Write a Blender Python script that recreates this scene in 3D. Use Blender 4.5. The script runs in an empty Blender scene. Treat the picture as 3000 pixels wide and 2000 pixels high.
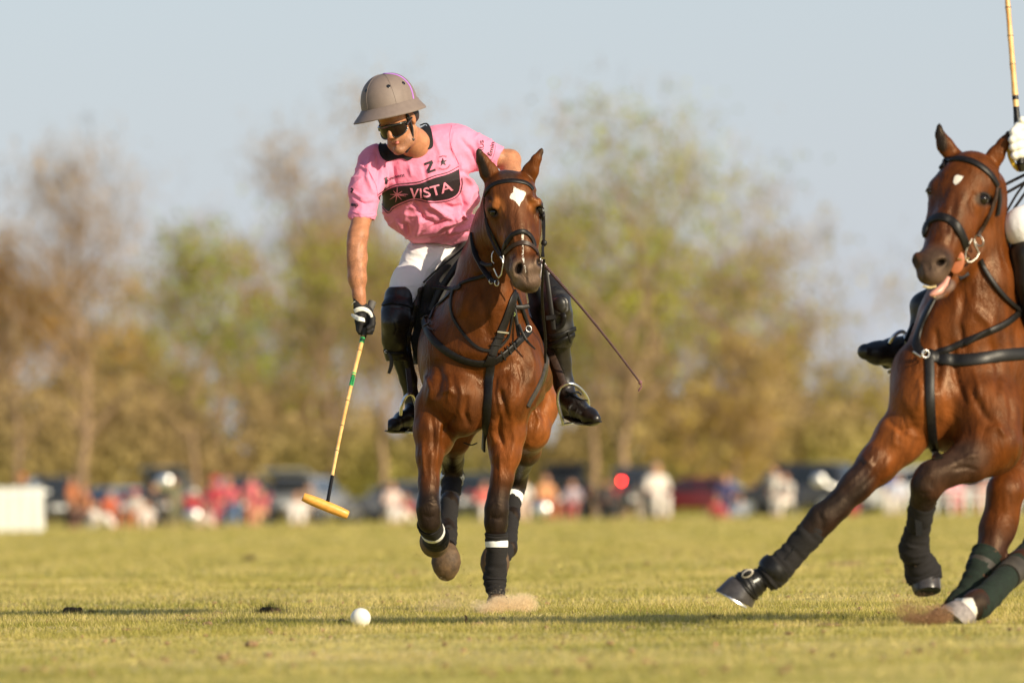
import bpy, bmesh, math, random, time
import numpy as np
from mathutils import Vector, Matrix
from mathutils.bvhtree import BVHTree
T0 = time.time()
random.seed(7)
rng = np.random.default_rng(7)
scn = bpy.context.scene
COL = scn.collection

# ------------------------------------------------------------------ camera
F_PX = 25000.0          # 300 mm on a 36 mm wide sensor, in pixels of the 3000 px photograph
CAM_H = 0.5
ROLL = math.radians(0.92)
PITCH = math.atan(474.0 / F_PX)
cam_d = bpy.data.cameras.new('camera')
cam_d.lens = 300.0
cam_d.sensor_width = 36.0
cam_d.clip_start = 0.5
cam_d.clip_end = 6000.0
cam_d.dof.use_dof = True
cam_d.dof.focus_distance = 38.3
cam_d.dof.aperture_fstop = 3.9
cam = bpy.data.objects.new('camera', cam_d)
COL.objects.link(cam)
cam.location = (0, 0, CAM_H)
RM = Matrix.Rotation(math.radians(90) + PITCH, 3, 'X') @ Matrix.Rotation(-ROLL, 3, 'Z')
cam.rotation_euler = RM.to_euler()
scn.camera = cam
CR = np.array(RM)       # camera axes in its columns
CO = np.array([0.0, 0.0, CAM_H])

# ------------------------------------------------------------------ light
SUN_EL = 24.0
SUN_AZ = 48.0           # degrees to the right of straight behind the camera
az = math.radians(SUN_AZ)
sun_dir = Vector((math.sin(az) * math.cos(math.radians(SUN_EL)), -math.cos(az) * math.cos(math.radians(SUN_EL)), math.sin(math.radians(SUN_EL))))
sd = bpy.data.lights.new('sun', 'SUN')
sd.energy = 5.0
sd.angle = math.radians(0.5)
sd.color = (1.0, 0.86, 0.62)
sun = bpy.data.objects.new('sun', sd)
COL.objects.link(sun)
sun.location = sun_dir * 50
sun.rotation_euler = sun_dir.to_track_quat('Z', 'Y').to_euler()

world = bpy.data.worlds.new('World')
scn.world = world
world.use_nodes = True
wn = world.node_tree.nodes
wl = world.node_tree.links
wn.clear()
wo = wn.new('ShaderNodeOutputWorld')
bg = wn.new('ShaderNodeBackground')
sky = wn.new('ShaderNodeTexSky')
sky.sky_type = 'NISHITA'
sky.sun_disc = False
sky.sun_elevation = math.radians(SUN_EL)
sky.sun_rotation = math.atan2(sun_dir.x, sun_dir.y)
sky.air_density = 1.0
sky.dust_density = 1.2
sky.ozone_density = 2.0
# a thin even veil of high cloud over the clear sky
veil = wn.new('ShaderNodeMix')
veil.data_type = 'RGBA'
# haze is thick along the horizon and thins out overhead
gn = wn.new('ShaderNodeNewGeometry'); sx = wn.new('ShaderNodeSeparateXYZ'); wl.new(gn.outputs['Normal'], sx.inputs[0])
h1 = wn.new('ShaderNodeMath'); h1.operation = 'ABSOLUTE'; wl.new(sx.outputs[2], h1.inputs[0])
h2 = wn.new('ShaderNodeMath'); h2.operation = 'MULTIPLY'; h2.inputs[1].default_value = -6.0; wl.new(h1.outputs[0], h2.inputs[0])
h3 = wn.new('ShaderNodeMath'); h3.operation = 'EXPONENT'; wl.new(h2.outputs[0], h3.inputs[0])
h4 = wn.new('ShaderNodeMath'); h4.operation = 'MULTIPLY_ADD'; h4.inputs[1].default_value = 0.70; h4.inputs[2].default_value = 0.04; wl.new(h3.outputs[0], h4.inputs[0])
wl.new(h4.outputs[0], veil.inputs[0])
veil.inputs[7].default_value = (5.22, 5.62, 6.72, 1)
wl.new(sky.outputs[0], veil.inputs[6])
wl.new(veil.outputs[2], bg.inputs[0])
bg.inputs[1].default_value = 0.1
wl.new(bg.outputs[0], wo.inputs[0])
scn.view_settings.view_transform = 'Standard'
scn.view_settings.look = 'None'
scn.view_settings.exposure = 0.32
scn.view_settings.gamma = 1.0
scn.view_settings.use_curve_mapping = False
scn.cycles.use_denoising = True
scn.cycles.max_bounces = 6
scn.cycles.diffuse_bounces = 3
scn.cycles.glossy_bounces = 3
scn.cycles.transparent_max_bounces = 12

# ------------------------------------------------------------------ helpers
def W(px, py, Y):
    """world point at distance Y that the photograph shows at (px, py)"""
    d = CR @ np.array([(px - 1500.0) / F_PX, (1000.0 - py) / F_PX, -1.0])
    return CO + d * (Y / d[1])

def PX(V):
    """photograph pixel of world points (n,3)"""
    V = np.asarray(V, dtype=np.float64)
    L = (V - CO) @ CR
    return np.stack([1500.0 + F_PX * L[:, 0] / -L[:, 2], 1000.0 - F_PX * L[:, 1] / -L[:, 2]], 1)

def ground(px, Y):
    """ground point in the column px at distance Y"""
    a = W(px, 1000, Y); b = W(px, 1500, Y)
    t = a[2] / (a[2] - b[2])
    return a + (b - a) * t

def link(o, parent=None):
    COL.objects.link(o)
    if parent is not None:
        o.parent = parent
        o.matrix_parent_inverse = parent.matrix_basis.inverted()
    return o

def tag(o, label=None, cat=None, group=None, kind=None):
    if label: o['label'] = label
    if cat: o['category'] = cat
    if group: o['group'] = group
    if kind: o['kind'] = kind
    return o

def thing(name, label, cat, loc, group=None):
    o = bpy.data.objects.new(name, None)
    o.empty_display_size = 0.1
    link(o)
    o.location = loc
    return tag(o, label, cat, group)

def mesh_np(name, V, Fc, mats=None, smooth=True):
    """fast mesh from arrays; Fc is (m,3) or (m,4)"""
    V = np.asarray(V, dtype=np.float32); Fc = np.asarray(Fc, dtype=np.int32)
    me = bpy.data.meshes.new(name)
    n, m = len(V), len(Fc)
    k = Fc.shape[1]
    me.vertices.add(n)
    me.vertices.foreach_set('co', V.ravel())
    me.loops.add(m * k)
    me.loops.foreach_set('vertex_index', Fc.ravel())
    me.polygons.add(m)
    me.polygons.foreach_set('loop_start', np.arange(0, m * k, k, dtype=np.int32))
    me.polygons.foreach_set('use_smooth', np.full(m, smooth, dtype=bool))
    me.update(calc_edges=True)
    if mats is not None:
        for x in (mats if isinstance(mats, (list, tuple)) else [mats]):
            me.materials.append(x)
    return me

def obj(name, me, parent=None):
    return link(bpy.data.objects.new(name, me), parent)

def attr_col(me, name, C):
    a = me.attributes.new(name, 'FLOAT_COLOR', 'POINT')
    C4 = np.ones((len(C), 4), dtype=np.float32); C4[:, :3] = C
    a.data.foreach_set('color', C4.ravel())

def attr_f(me, name, f):
    a = me.attributes.new(name, 'FLOAT', 'POINT')
    a.data.foreach_set('value', np.asarray(f, dtype=np.float32))

# ---- soft solids on a grid, turned into one smooth mesh -------------------
class Solid:
    def __init__(s, lo, hi, h):
        s.lo = np.array(lo, dtype=np.float64); s.h = h
        s.n = np.maximum(2, np.ceil((np.array(hi) - s.lo) / h).astype(int) + 1)
        s.F = np.full(tuple(s.n), 0.5, dtype=np.float32)
    def reg(s, lo, hi):
        a = np.clip(np.floor((np.array(lo) - s.lo) / s.h).astype(int), 0, s.n - 1)
        b = np.clip(np.ceil((np.array(hi) - s.lo) / s.h).astype(int) + 1, 1, s.n)
        if np.any(b <= a): return None
        X = (s.lo[0] + s.h * np.arange(a[0], b[0], dtype=np.float32))[:, None, None].astype(np.float32)
        Y = (s.lo[1] + s.h * np.arange(a[1], b[1], dtype=np.float32))[None, :, None].astype(np.float32)
        Z = (s.lo[2] + s.h * np.arange(a[2], b[2], dtype=np.float32))[None, None, :].astype(np.float32)
        return (slice(a[0], b[0]), slice(a[1], b[1]), slice(a[2], b[2])), X, Y, Z
    def put(s, sl, d, k, cut=False):
        A = s.F[sl]
        if cut:
            d = -d
            if k > 0:
                h = np.maximum(k - np.abs(A - d), 0) / k
                s.F[sl] = np.maximum(A, d) + h * h * (k / 4)
            else: s.F[sl] = np.maximum(A, d)
        else:
            if k > 0:
                h = np.maximum(k - np.abs(A - d), 0) / k
                s.F[sl] = np.minimum(A, d) - h * h * (k / 4)
            else: s.F[sl] = np.minimum(A, d)
    def cone(s, a, b, ra, rb, k=0.03, flat=None, cut=False):
        a = np.array(a, dtype=np.float64); b = np.array(b, dtype=np.float64)
        mul = 1.0 if flat is None else max(1.0, flat[1])
        m = max(ra, rb) * mul + k + 2 * s.h
        r = s.reg(np.minimum(a, b) - m, np.maximum(a, b) + m)
        if r is None: return
        sl, X, Y, Z = r
        qx, qy, qz = X - a[0], Y - a[1], Z - a[2]
        ab = b - a
        if flat is not None:
            u = np.array(flat[0], dtype=np.float64); u /= np.linalg.norm(u); g = 1.0 / flat[1] - 1.0
            dq = (qx * u[0] + qy * u[1] + qz * u[2]) * g
            qx, qy, qz = qx + u[0] * dq, qy + u[1] * dq, qz + u[2] * dq
            ab = ab + u * np.dot(ab, u) * g
        L2 = max(float(np.dot(ab, ab)), 1e-9)
        t = np.clip((qx * ab[0] + qy * ab[1] + qz * ab[2]) / L2, 0, 1)
        d = np.sqrt((qx - t * ab[0]) ** 2 + (qy - t * ab[1]) ** 2 + (qz - t * ab[2]) ** 2) - (ra + (rb - ra) * t)
        s.put(sl, d.astype(np.float32), k, cut)
    def chain(s, pts, k=0.03, flat=None, cut=False):
        for (a, ra), (b, rb) in zip(pts[:-1], pts[1:]):
            s.cone(a, b, ra, rb, k, flat, cut)
    def ell(s, c, r, k=0.03, rot=None, cut=False):
        c = np.array(c, dtype=np.float64); r = np.array(r, dtype=np.float64)
        m = max(r) + k + 2 * s.h
        q = s.reg(c - m, c + m)
        if q is None: return
        sl, X, Y, Z = q
        x, y, z = X - c[0], Y - c[1], Z - c[2]
        if rot is not None:
            M = np.array(rot)          # columns: the ellipsoid's axes
            x, y, z = (x * M[0, 0] + y * M[1, 0] + z * M[2, 0], x * M[0, 1] + y * M[1, 1] + z * M[2, 1], x * M[0, 2] + y * M[1, 2] + z * M[2, 2])
        k0 = np.sqrt((x / r[0]) ** 2 + (y / r[1]) ** 2 + (z / r[2]) ** 2)
        k1 = np.sqrt((x / r[0] ** 2) ** 2 + (y / r[1] ** 2) ** 2 + (z / r[2] ** 2) ** 2) + 1e-6
        s.put(sl, (k0 * (k0 - 1.0) / k1).astype(np.float32), k, cut)
    def half(s, p, nrm):
        """keep only the side against nrm"""
        p = np.array(p); nrm = np.array(nrm) / np.linalg.norm(nrm)
        sl, X, Y, Z = s.reg(s.lo, s.lo + s.h * s.n)
        d = (X - p[0]) * nrm[0] + (Y - p[1]) * nrm[1] + (Z - p[2]) * nrm[2]
        s.F = np.maximum(s.F, d.astype(np.float32))
    def mesh(s):
        """surface nets"""
        F = s.F
        F[0, :, :] = F[-1, :, :] = 0.5; F[:, 0, :] = F[:, -1, :] = 0.5; F[:, :, 0] = F[:, :, -1] = 0.5
        S = F < 0
        a = S[:-1, :-1, :-1]
        act = np.zeros(a.shape, bool)
        views = []
        for i in (0, 1):
            for j in (0, 1):
                for k in (0, 1):
                    v = S[i:S.shape[0] - 1 + i, j:S.shape[1] - 1 + j, k:S.shape[2] - 1 + k]
                    act |= (v != a)
        I = np.argwhere(act)
        ids = np.full(act.shape, -1, dtype=np.int32)
        ids[act] = np.arange(len(I), dtype=np.int32)
        C = {}
        for i in (0, 1):
            for j in (0, 1):
                for k in (0, 1):
                    C[(i, j, k)] = F[I[:, 0] + i, I[:, 1] + j, I[:, 2] + k]
        acc = np.zeros((len(I), 3)); cnt = np.zeros(len(I))
        for c0 in C:
            for ax in range(3):
                if c0[ax] == 0:
                    c1 = list(c0); c1[ax] = 1; c1 = tuple(c1)
                    f0, f1 = C[c0], C[c1]
                    x = (f0 < 0) != (f1 < 0)
                    t = np.where(x, f0 / np.where(x, f0 - f1, 1.0), 0.0)
                    p = np.array(c0, dtype=np.float64)[None, :].repeat(len(I), 0)
                    p[:, ax] = t
                    acc += p * x[:, None]; cnt += x
        V = s.lo + s.h * (I + acc / cnt[:, None])
        quads = []
        for ax in range(3):
            sl0 = [slice(None)] * 3; sl1 = [slice(None)] * 3
            sl0[ax] = slice(0, -1); sl1[ax] = slice(1, None)
            A = S[tuple(sl0)]; B = S[tuple(sl1)]
            E = np.argwhere(A != B)
            u, v = (ax + 1) % 3, (ax + 2) % 3
            ok = (E[:, u] > 0) & (E[:, v] > 0) & (E[:, u] < S.shape[u] - 1) & (E[:, v] < S.shape[v] - 1)
            E = E[ok]
            q = []
            for du, dv in ((-1, -1), (0, -1), (0, 0), (-1, 0)):
                e = E.copy(); e[:, u] += du; e[:, v] += dv
                q.append(ids[e[:, 0], e[:, 1], e[:, 2]])
            q = np.stack(q, 1)
            ins = A[E[:, 0], E[:, 1], E[:, 2]]
            q[~ins] = q[~ins][:, ::-1]
            quads.append(q)
        return V, np.concatenate(quads)

def vnormals(V, Q):
    n = np.cross(V[Q[:, 2]] - V[Q[:, 0]], V[Q[:, 3 if Q.shape[1] == 4 else 1]] - V[Q[:, 1 if Q.shape[1] == 4 else 0]])
    if Q.shape[1] == 3: n = np.cross(V[Q[:, 1]] - V[Q[:, 0]], V[Q[:, 2]] - V[Q[:, 0]])
    N = np.zeros_like(V)
    for j in range(Q.shape[1]):
        for c in range(3):
            N[:, c] += np.bincount(Q[:, j], n[:, c], minlength=len(V))
    return N / (np.linalg.norm(N, axis=1)[:, None] + 1e-12)

def relax(V, Q, it=2, w=0.5):
    e = np.concatenate([Q[:, [i, (i + 1) % Q.shape[1]]] for i in range(Q.shape[1])])
    e = np.concatenate([e, e[:, ::-1]])
    cnt = np.bincount(e[:, 0], minlength=len(V)).astype(float)[:, None]
    for _ in range(it):
        S = np.stack([np.bincount(e[:, 0], V[e[:, 1], c], minlength=len(V)) for c in range(3)], 1) / cnt
        V = V + (S - V) * w
    return V

def seg_dist(P, poly):
    """distance of 2-D points to a polyline and the parameter along it"""
    best = np.full(len(P), 1e9); par = np.zeros(len(P))
    poly = np.asarray(poly, dtype=float); m = len(poly) - 1
    for i in range(m):
        a, b = poly[i], poly[i + 1]; ab = b - a
        t = np.clip(((P - a) @ ab) / max(ab @ ab, 1e-9), 0, 1)
        d = np.linalg.norm(P - a - t[:, None] * ab, axis=1)
        k = d < best
        best[k] = d[k]; par[k] = (i + t[k]) / m
    return best, par

def ridges(V, N, lines, ymax=None, amp=1.0, wmul=1.0):
    """raise or sink soft ridges (folds, veins, tendons) on the side that faces the field"""
    P = PX(V)
    front = N[:, 1] < 0.35
    if ymax is not None: front &= V[:, 1] < ymax
    D = np.zeros(len(V))
    for pts, wd, hgt in lines:
        d, t = seg_dist(P, pts)
        D += np.where(front, amp * hgt * np.exp(-(d / (wd * wmul)) ** 2) * np.sin(np.clip(t, 0, 1) * math.pi) ** 0.5, 0)
    return V + N * D[:, None]

def poly_sd(P, poly):
    """signed distance (px, negative inside) to a closed polygon"""
    poly = np.asarray(poly, dtype=float)
    d, _ = seg_dist(P, np.vstack([poly, poly[:1]]))
    ins = np.zeros(len(P), bool)
    j = len(poly) - 1
    for i in range(len(poly)):
        xi, yi = poly[i]; xj, yj = poly[j]
        c = ((yi > P[:, 1]) != (yj > P[:, 1])) & (P[:, 0] < (xj - xi) * (P[:, 1] - yi) / (yj - yi + 1e-12) + xi)
        ins ^= c; j = i
    return np.where(ins, -d, d)

def catmull(pts, per=8):
    P = [np.array(p, dtype=float) for p in pts]
    if len(P) < 3: 
        return [P[0] + (P[-1] - P[0]) * t for t in np.linspace(0, 1, per + 1)]
    P = [2 * P[0] - P[1]] + P + [2 * P[-1] - P[-2]]
    out = []
    for i in range(1, len(P) - 2):
        for t in np.linspace(0, 1, per, endpoint=False):
            a, b, c, d = P[i - 1], P[i], P[i + 1], P[i + 2]
            out.append(0.5 * ((2 * b) + (c - a) * t + (2 * a - 5 * b + 4 * c - d) * t * t + (3 * b - a - 3 * c + d) * t ** 3))
    out.append(P[-2])
    return out

def tube(pts, radii, seg=12, cap=True, flat=None, up=None):
    """verts, faces(tri/quad lists) of a round tube; flat=(axis,factor)"""
    P = [np.array(p, dtype=float) for p in pts]
    n = len(P)
    V = []; Fc = []
    ref = None
    for i in range(n):
        t = P[min(i + 1, n - 1)] - P[max(i - 1, 0)]
        t = t / (np.linalg.norm(t) + 1e-12)
        if ref is None:
            r = np.array(up, dtype=float) if up is not None else (np.array([0, 0, 1.0]) if abs(t[2]) < 0.9 else np.array([0, 1.0, 0]))
            ref = r
        u = ref - t * np.dot(ref, t)
        u /= np.linalg.norm(u) + 1e-12
        ref = u
        w = np.cross(t, u)
        for j in range(seg):
            a = 2 * math.pi * j / seg
            v = (u * math.cos(a) + w * math.sin(a)) * radii[i]
            if flat is not None:
                ax = np.array(flat[0], dtype=float); ax /= np.linalg.norm(ax)
                v = v + ax * np.dot(v, ax) * (flat[1] - 1)
            V.append(P[i] + v)
    for i in range(n - 1):
        for j in range(seg):
            a = i * seg + j; b = i * seg + (j + 1) % seg
            Fc.append((a, b, b + seg, a + seg))
    if cap:
        Fc.append(tuple(range(seg))[::-1]); Fc.append(tuple((n - 1) * seg + j for j in range(seg)))
    return V, Fc

class MB:
    """collects polygons for one mesh object"""
    def __init__(s): s.V = []; s.F = []; s.M = []
    def add(s, V, Fc, m=0):
        b = len(s.V); s.V += [tuple(v) for v in V]; s.F += [tuple(i + b for i in f) for f in Fc]; s.M += [m] * len(Fc)
        return s
    def tube(s, pts, radii, seg=12, cap=True, flat=None, m=0, up=None):
        if not hasattr(radii, '__len__'): radii = [radii] * len(pts)
        return s.add(*tube(pts, radii, seg, cap, flat, up), m)
    def box(s, c, d, rot=None, m=0):
        c = np.array(c, dtype=float); V = []
        for x in (-.5, .5):
            for y in (-.5, .5):
                for z in (-.5, .5):
                    v = np.array([x * d[0], y * d[1], z * d[2]])
                    if rot is not None: v = np.array(rot) @ v
                    V.append(c + v)
        return s.add(V, [(0, 1, 3, 2), (4, 6, 7, 5), (0, 4, 5, 1), (2, 3, 7, 6), (0, 2, 6, 4), (1, 5, 7, 3)], m)
    def ball(s, c, r, seg=16, rings=10, rot=None, m=0):
        if not hasattr(r, '__len__'): r = (r, r, r)
        V = []; Fc = []
        for i in range(rings + 1):
            th = math.pi * i / rings
            for j in range(seg):
                ph = 2 * math.pi * j / seg
                v = np.array([r[0] * math.sin(th) * math.cos(ph), r[1] * math.sin(th) * math.sin(ph), r[2] * math.cos(th)])
                if rot is not None: v = np.array(rot) @ v
                V.append(np.array(c) + v)
        for i in range(rings):
            for j in range(seg):
                a = i * seg + j; b = i * seg + (j + 1) % seg
                Fc.append((a, a + seg, b + seg, b))
        return s.add(V, Fc, m)
    def build(s, name, mats, parent=None, smooth=True, merge=False):
        me = bpy.data.meshes.new(name)
        me.from_pydata(s.V, [], s.F)
        for x in (mats if isinstance(mats, (list, tuple)) else [mats]): me.materials.append(x)
        me.polygons.foreach_set('material_index', s.M)
        me.polygons.foreach_set('use_smooth', [smooth] * len(s.F))
        bm = bmesh.new(); bm.from_mesh(me)
        if merge: bmesh.ops.remove_doubles(bm, verts=bm.verts, dist=1e-5)
        bmesh.ops.recalc_face_normals(bm, faces=bm.faces)
        bm.to_mesh(me); bm.free()
        if smooth: me.set_sharp_from_angle(angle=math.radians(50))
        me.update()
        return obj(name, me, parent)

# ---- materials -------------------------------------------------------------
def nodes(name):
    m = bpy.data.materials.new(name); m.use_nodes = True
    nt = m.node_tree; b = nt.nodes['Principled BSDF']
    return m, nt, b

def mat(name, col, rough=0.5, metal=0.0, var=0.12, scale=30.0, bump=0.15, bscale=120.0, bdist=0.002, coat=0.0, sheen=0.0, spec=0.5, stretch=(1, 1, 1), vor=False, ridged=0, rscale=6, rdist=.01):
    m, nt, b = nodes(name)
    N, L = nt.nodes, nt.links
    tc = N.new('ShaderNodeTexCoord')
    mp = N.new('ShaderNodeMapping'); mp.inputs['Scale'].default_value = stretch
    L.new(tc.outputs['Object'], mp.inputs[0])
    nz = N.new('ShaderNodeTexNoise'); nz.inputs['Scale'].default_value = scale; nz.inputs['Detail'].default_value = 5
    L.new(mp.outputs[0], nz.inputs['Vector'])
    mr = N.new('ShaderNodeMapRange'); mr.inputs[1].default_value = 0.3; mr.inputs[2].default_value = 0.7
    mr.inputs[3].default_value = 1 - var; mr.inputs[4].default_value = 1 + var
    L.new(nz.outputs[0], mr.inputs[0])
    mx = N.new('ShaderNodeMix'); mx.data_type = 'RGBA'; mx.blend_type = 'MULTIPLY'; mx.inputs[0].default_value = 1
    mx.inputs[6].default_value = (*col, 1)
    L.new(mr.outputs[0], mx.inputs[7])
    L.new(mx.outputs[2], b.inputs['Base Color'])
    b.inputs['Roughness'].default_value = rough
    b.inputs['Metallic'].default_value = metal
    b.inputs['Coat Weight'].default_value = coat
    b.inputs['Specular IOR Level'].default_value = spec
    if sheen: b.inputs['Sheen Weight'].default_value = sheen
    if bump:
        if vor:
            n2 = N.new('ShaderNodeTexVoronoi'); n2.inputs['Scale'].default_value = bscale
        else:
            n2 = N.new('ShaderNodeTexNoise'); n2.inputs['Scale'].default_value = bscale; n2.inputs['Detail'].default_value = 4
        L.new(mp.outputs[0], n2.inputs['Vector'])
        bp = N.new('ShaderNodeBump'); bp.inputs['Strength'].default_value = bump; bp.inputs['Distance'].default_value = bdist
        L.new(n2.outputs[0], bp.inputs['Height']); L.new(bp.outputs[0], b.inputs['Normal'])
        if ridged:
            mp3 = N.new('ShaderNodeMapping'); mp3.inputs['Scale'].default_value = (1.0, 1.0, 2.1); mp3.inputs['Rotation'].default_value = (0, .6, 0)
            L.new(tc.outputs['Object'], mp3.inputs[0])
            n3 = N.new('ShaderNodeTexNoise'); n3.noise_type = 'RIDGED_MULTIFRACTAL'; n3.inputs['Scale'].default_value = rscale; n3.inputs['Detail'].default_value = 2.0; n3.inputs['Distortion'].default_value = .6
            L.new(mp3.outputs[0], n3.inputs['Vector'])
            b3 = N.new('ShaderNodeBump'); b3.inputs['Strength'].default_value = ridged; b3.inputs['Distance'].default_value = rdist
            L.new(n3.outputs[0], b3.inputs['Height']); L.new(bp.outputs[0], b3.inputs['Normal']); L.new(b3.outputs[0], b.inputs['Normal'])
    return m

def coat_mat(name, rough=0.4):
    """horse coat: bay colour comes per point, white marks from a signed distance"""
    m, nt, b = nodes(name)
    N, L = nt.nodes, nt.links
    ac = N.new('ShaderNodeAttribute'); ac.attribute_name = 'col'
    am = N.new('ShaderNodeAttribute'); am.attribute_name = 'mark'
    tc = N.new('ShaderNodeTexCoord')
    mp = N.new('ShaderNodeMapping'); mp.inputs['Scale'].default_value = (1, 1, 0.45)
    L.new(tc.outputs['Object'], mp.inputs[0])
    nz = N.new('ShaderNodeTexNoise'); nz.inputs['Scale'].default_value = 22; nz.inputs['Detail'].default_value = 7
    L.new(mp.outputs[0], nz.inputs['Vector'])
    mr = N.new('ShaderNodeMapRange'); mr.inputs[1].default_value = 0.3; mr.inputs[2].default_value = 0.7; mr.inputs[3].default_value = 0.62; mr.inputs[4].default_value = 1.30
    L.new(nz.outputs[0], mr.inputs[0])
    nb = N.new('ShaderNodeTexNoise'); nb.inputs['Scale'].default_value = 5; nb.inputs['Detail'].default_value = 2
    L.new(tc.outputs['Object'], nb.inputs['Vector'])
    mr2 = N.new('ShaderNodeMapRange'); mr2.inputs[1].default_value = 0.3; mr2.inputs[2].default_value = 0.7; mr2.inputs[3].default_value = 0.82; mr2.inputs[4].default_value = 1.18
    L.new(nb.outputs[0], mr2.inputs[0])
    mm = N.new('ShaderNodeMath'); mm.operation = 'MULTIPLY'
    L.new(mr.outputs[0], mm.inputs[0]); L.new(mr2.outputs[0], mm.inputs[1])
    mx = N.new('ShaderNodeMix'); mx.data_type = 'RGBA'; mx.blend_type = 'MULTIPLY'; mx.inputs[0].default_value = 1
    L.new(ac.outputs['Color'], mx.inputs[6]); L.new(mm.outputs[0], mx.inputs[7])
    # white mark with a ragged hair edge
    nh = N.new('ShaderNodeTexNoise'); nh.inputs['Scale'].default_value = 260; nh.inputs['Detail'].default_value = 2
    L.new(mp.outputs[0], nh.inputs['Vector'])
    a1 = N.new('ShaderNodeMath'); a1.operation = 'MULTIPLY_ADD'; a1.inputs[1].default_value = 0.009; a1.inputs[2].default_value = -0.0045
    L.new(nh.outputs[0], a1.inputs[0])
    a2 = N.new('ShaderNodeMath'); a2.operation = 'ADD'
    L.new(am.outputs['Fac'], a2.inputs[0]); L.new(a1.outputs[0], a2.inputs[1])
    r3 = N.new('ShaderNodeMapRange'); r3.inputs[1].default_value = -0.0012; r3.inputs[2].default_value = 0.0012; r3.inputs[3].default_value = 1; r3.inputs[4].default_value = 0
    L.new(a2.outputs[0], r3.inputs[0])
    m2 = N.new('ShaderNodeMix'); m2.data_type = 'RGBA'
    L.new(r3.outputs[0], m2.inputs[0]); L.new(mx.outputs[2], m2.inputs[6]); m2.inputs[7].default_value = (0.72, 0.68, 0.60, 1)
    L.new(m2.outputs[2], b.inputs['Base Color'])
    b.inputs['Roughness'].default_value = rough
    r4 = N.new('ShaderNodeMapRange'); r4.inputs[1].default_value = 0.35; r4.inputs[2].default_value = 0.65; r4.inputs[3].default_value = rough - 0.08; r4.inputs[4].default_value = rough + 0.2
    L.new(nb.outputs[0], r4.inputs[0]); L.new(r4.outputs[0], b.inputs['Roughness'])
    b.inputs['Specular IOR Level'].default_value = 0.27
    b.inputs['Specular Tint'].default_value = (1.0, 0.72, 0.50, 1)
    b.inputs['Sheen Weight'].default_value = 0.0
    b.inputs['Sheen Roughness'].default_value = 0.4
    nf = N.new('ShaderNodeTexNoise'); nf.inputs['Scale'].default_value = 240; nf.inputs['Detail'].default_value = 3
    mpf = N.new('ShaderNodeMapping'); mpf.inputs['Scale'].default_value = (1, 1, 0.25)
    L.new(tc.outputs['Object'], mpf.inputs[0]); L.new(mpf.outputs[0], nf.inputs['Vector'])
    b1 = N.new('ShaderNodeBump'); b1.inputs['Strength'].default_value = 0.5; b1.inputs['Distance'].default_value = 0.003
    L.new(nf.outputs[0], b1.inputs['Height'])
    n5 = N.new('ShaderNodeTexNoise'); n5.inputs['Scale'].default_value = 9; n5.inputs['Detail'].default_value = 4; n5.inputs['Distortion'].default_value = 0.8
    L.new(mp.outputs[0], n5.inputs['Vector'])
    b2 = N.new('ShaderNodeBump'); b2.inputs['Strength'].default_value = 0.7; b2.inputs['Distance'].default_value = 0.024
    L.new(n5.outputs[0], b2.inputs['Height']); L.new(b1.outputs[0], b2.inputs['Normal'])
    L.new(b2.outputs[0], b.inputs['Normal'])
    return m

M = {}
M['coat'] = coat_mat('bay_coat')
M['leather'] = mat('black_leather', (0.008, 0.0075, 0.0075), 0.40, var=0.3, scale=60, bump=0.3, bscale=200, bdist=0.0015, spec=0.3)
M['strap'] = mat('dark_strap_leather', (0.009, 0.0075, 0.007), 0.45, var=0.4, scale=70, bump=0.3, bscale=200, bdist=0.0015, spec=0.28)
M['brown_strap'] = mat('brown_strap_leather', (0.034, 0.018, 0.012), 0.45, var=0.4, scale=70, bump=0.3, bscale=200, bdist=0.0015, spec=.3)
M['felt'] = mat('black_felt', (0.008, 0.007, 0.0065), 0.85, var=0.3, scale=90, bump=0.4, bscale=400, bdist=0.002, sheen=0.1)
M['flap'] = mat('worn_grey_leather', (0.04, 0.034, 0.027), 0.7, var=0.35, scale=25, bump=0.3, bscale=200, bdist=0.002)
M['wrap'] = mat('black_bandage', (0.009, 0.0072, 0.0075), 0.9, var=0.25, scale=80, bump=0.5, bscale=70, bdist=0.003, stretch=(1, 1, 5))
M['green_wrap'] = mat('green_bandage', (0.004, 0.012, 0.006), 0.9, var=0.35, scale=60, bump=0.5, bscale=90, bdist=0.003)
M['white_tape'] = mat('white_tape', (0.82, 0.82, 0.80), 0.6, var=0.05, scale=90, bump=0.1)
M['hoof'] = mat('brown_hoof', (0.095, 0.055, 0.026), 0.7, var=0.5, scale=28, bump=0.6, bscale=90, bdist=0.004)
M['dark_hoof'] = mat('dark_hoof', (0.05, 0.045, 0.045), 0.3, var=0.3, scale=40, bump=0.3, bscale=80, bdist=0.002)
M['metal'] = mat('steel', (0.74, 0.73, 0.72), 0.36, metal=1.0, var=0.08, bump=0.05)
M['eye'] = mat('dark_eye', (0.012, 0.008, 0.006), 0.06, var=0.1, bump=0.0)
M['hole'] = mat('dark_inner_skin', (0.012, 0.009, 0.008), 0.8, var=0.2)

# ---- things that follow a surface -----------------------------------------
def shoot(bvhs, px, py):
    """first hit of the line of sight through (px,py): a point on the built surface and its normal"""
    d = Vector(W(px, py, 40.0) - CO).normalized()
    best = None
    for b in bvhs:
        loc, nrm, idx, dist = b.ray_cast(Vector(CO), d, 200)
        if loc is not None and (best is None or dist < best[2]):
            if nrm.dot(d) > 0: nrm = -nrm
            best = (np.array(loc), np.array(nrm), dist)
    return best

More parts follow.
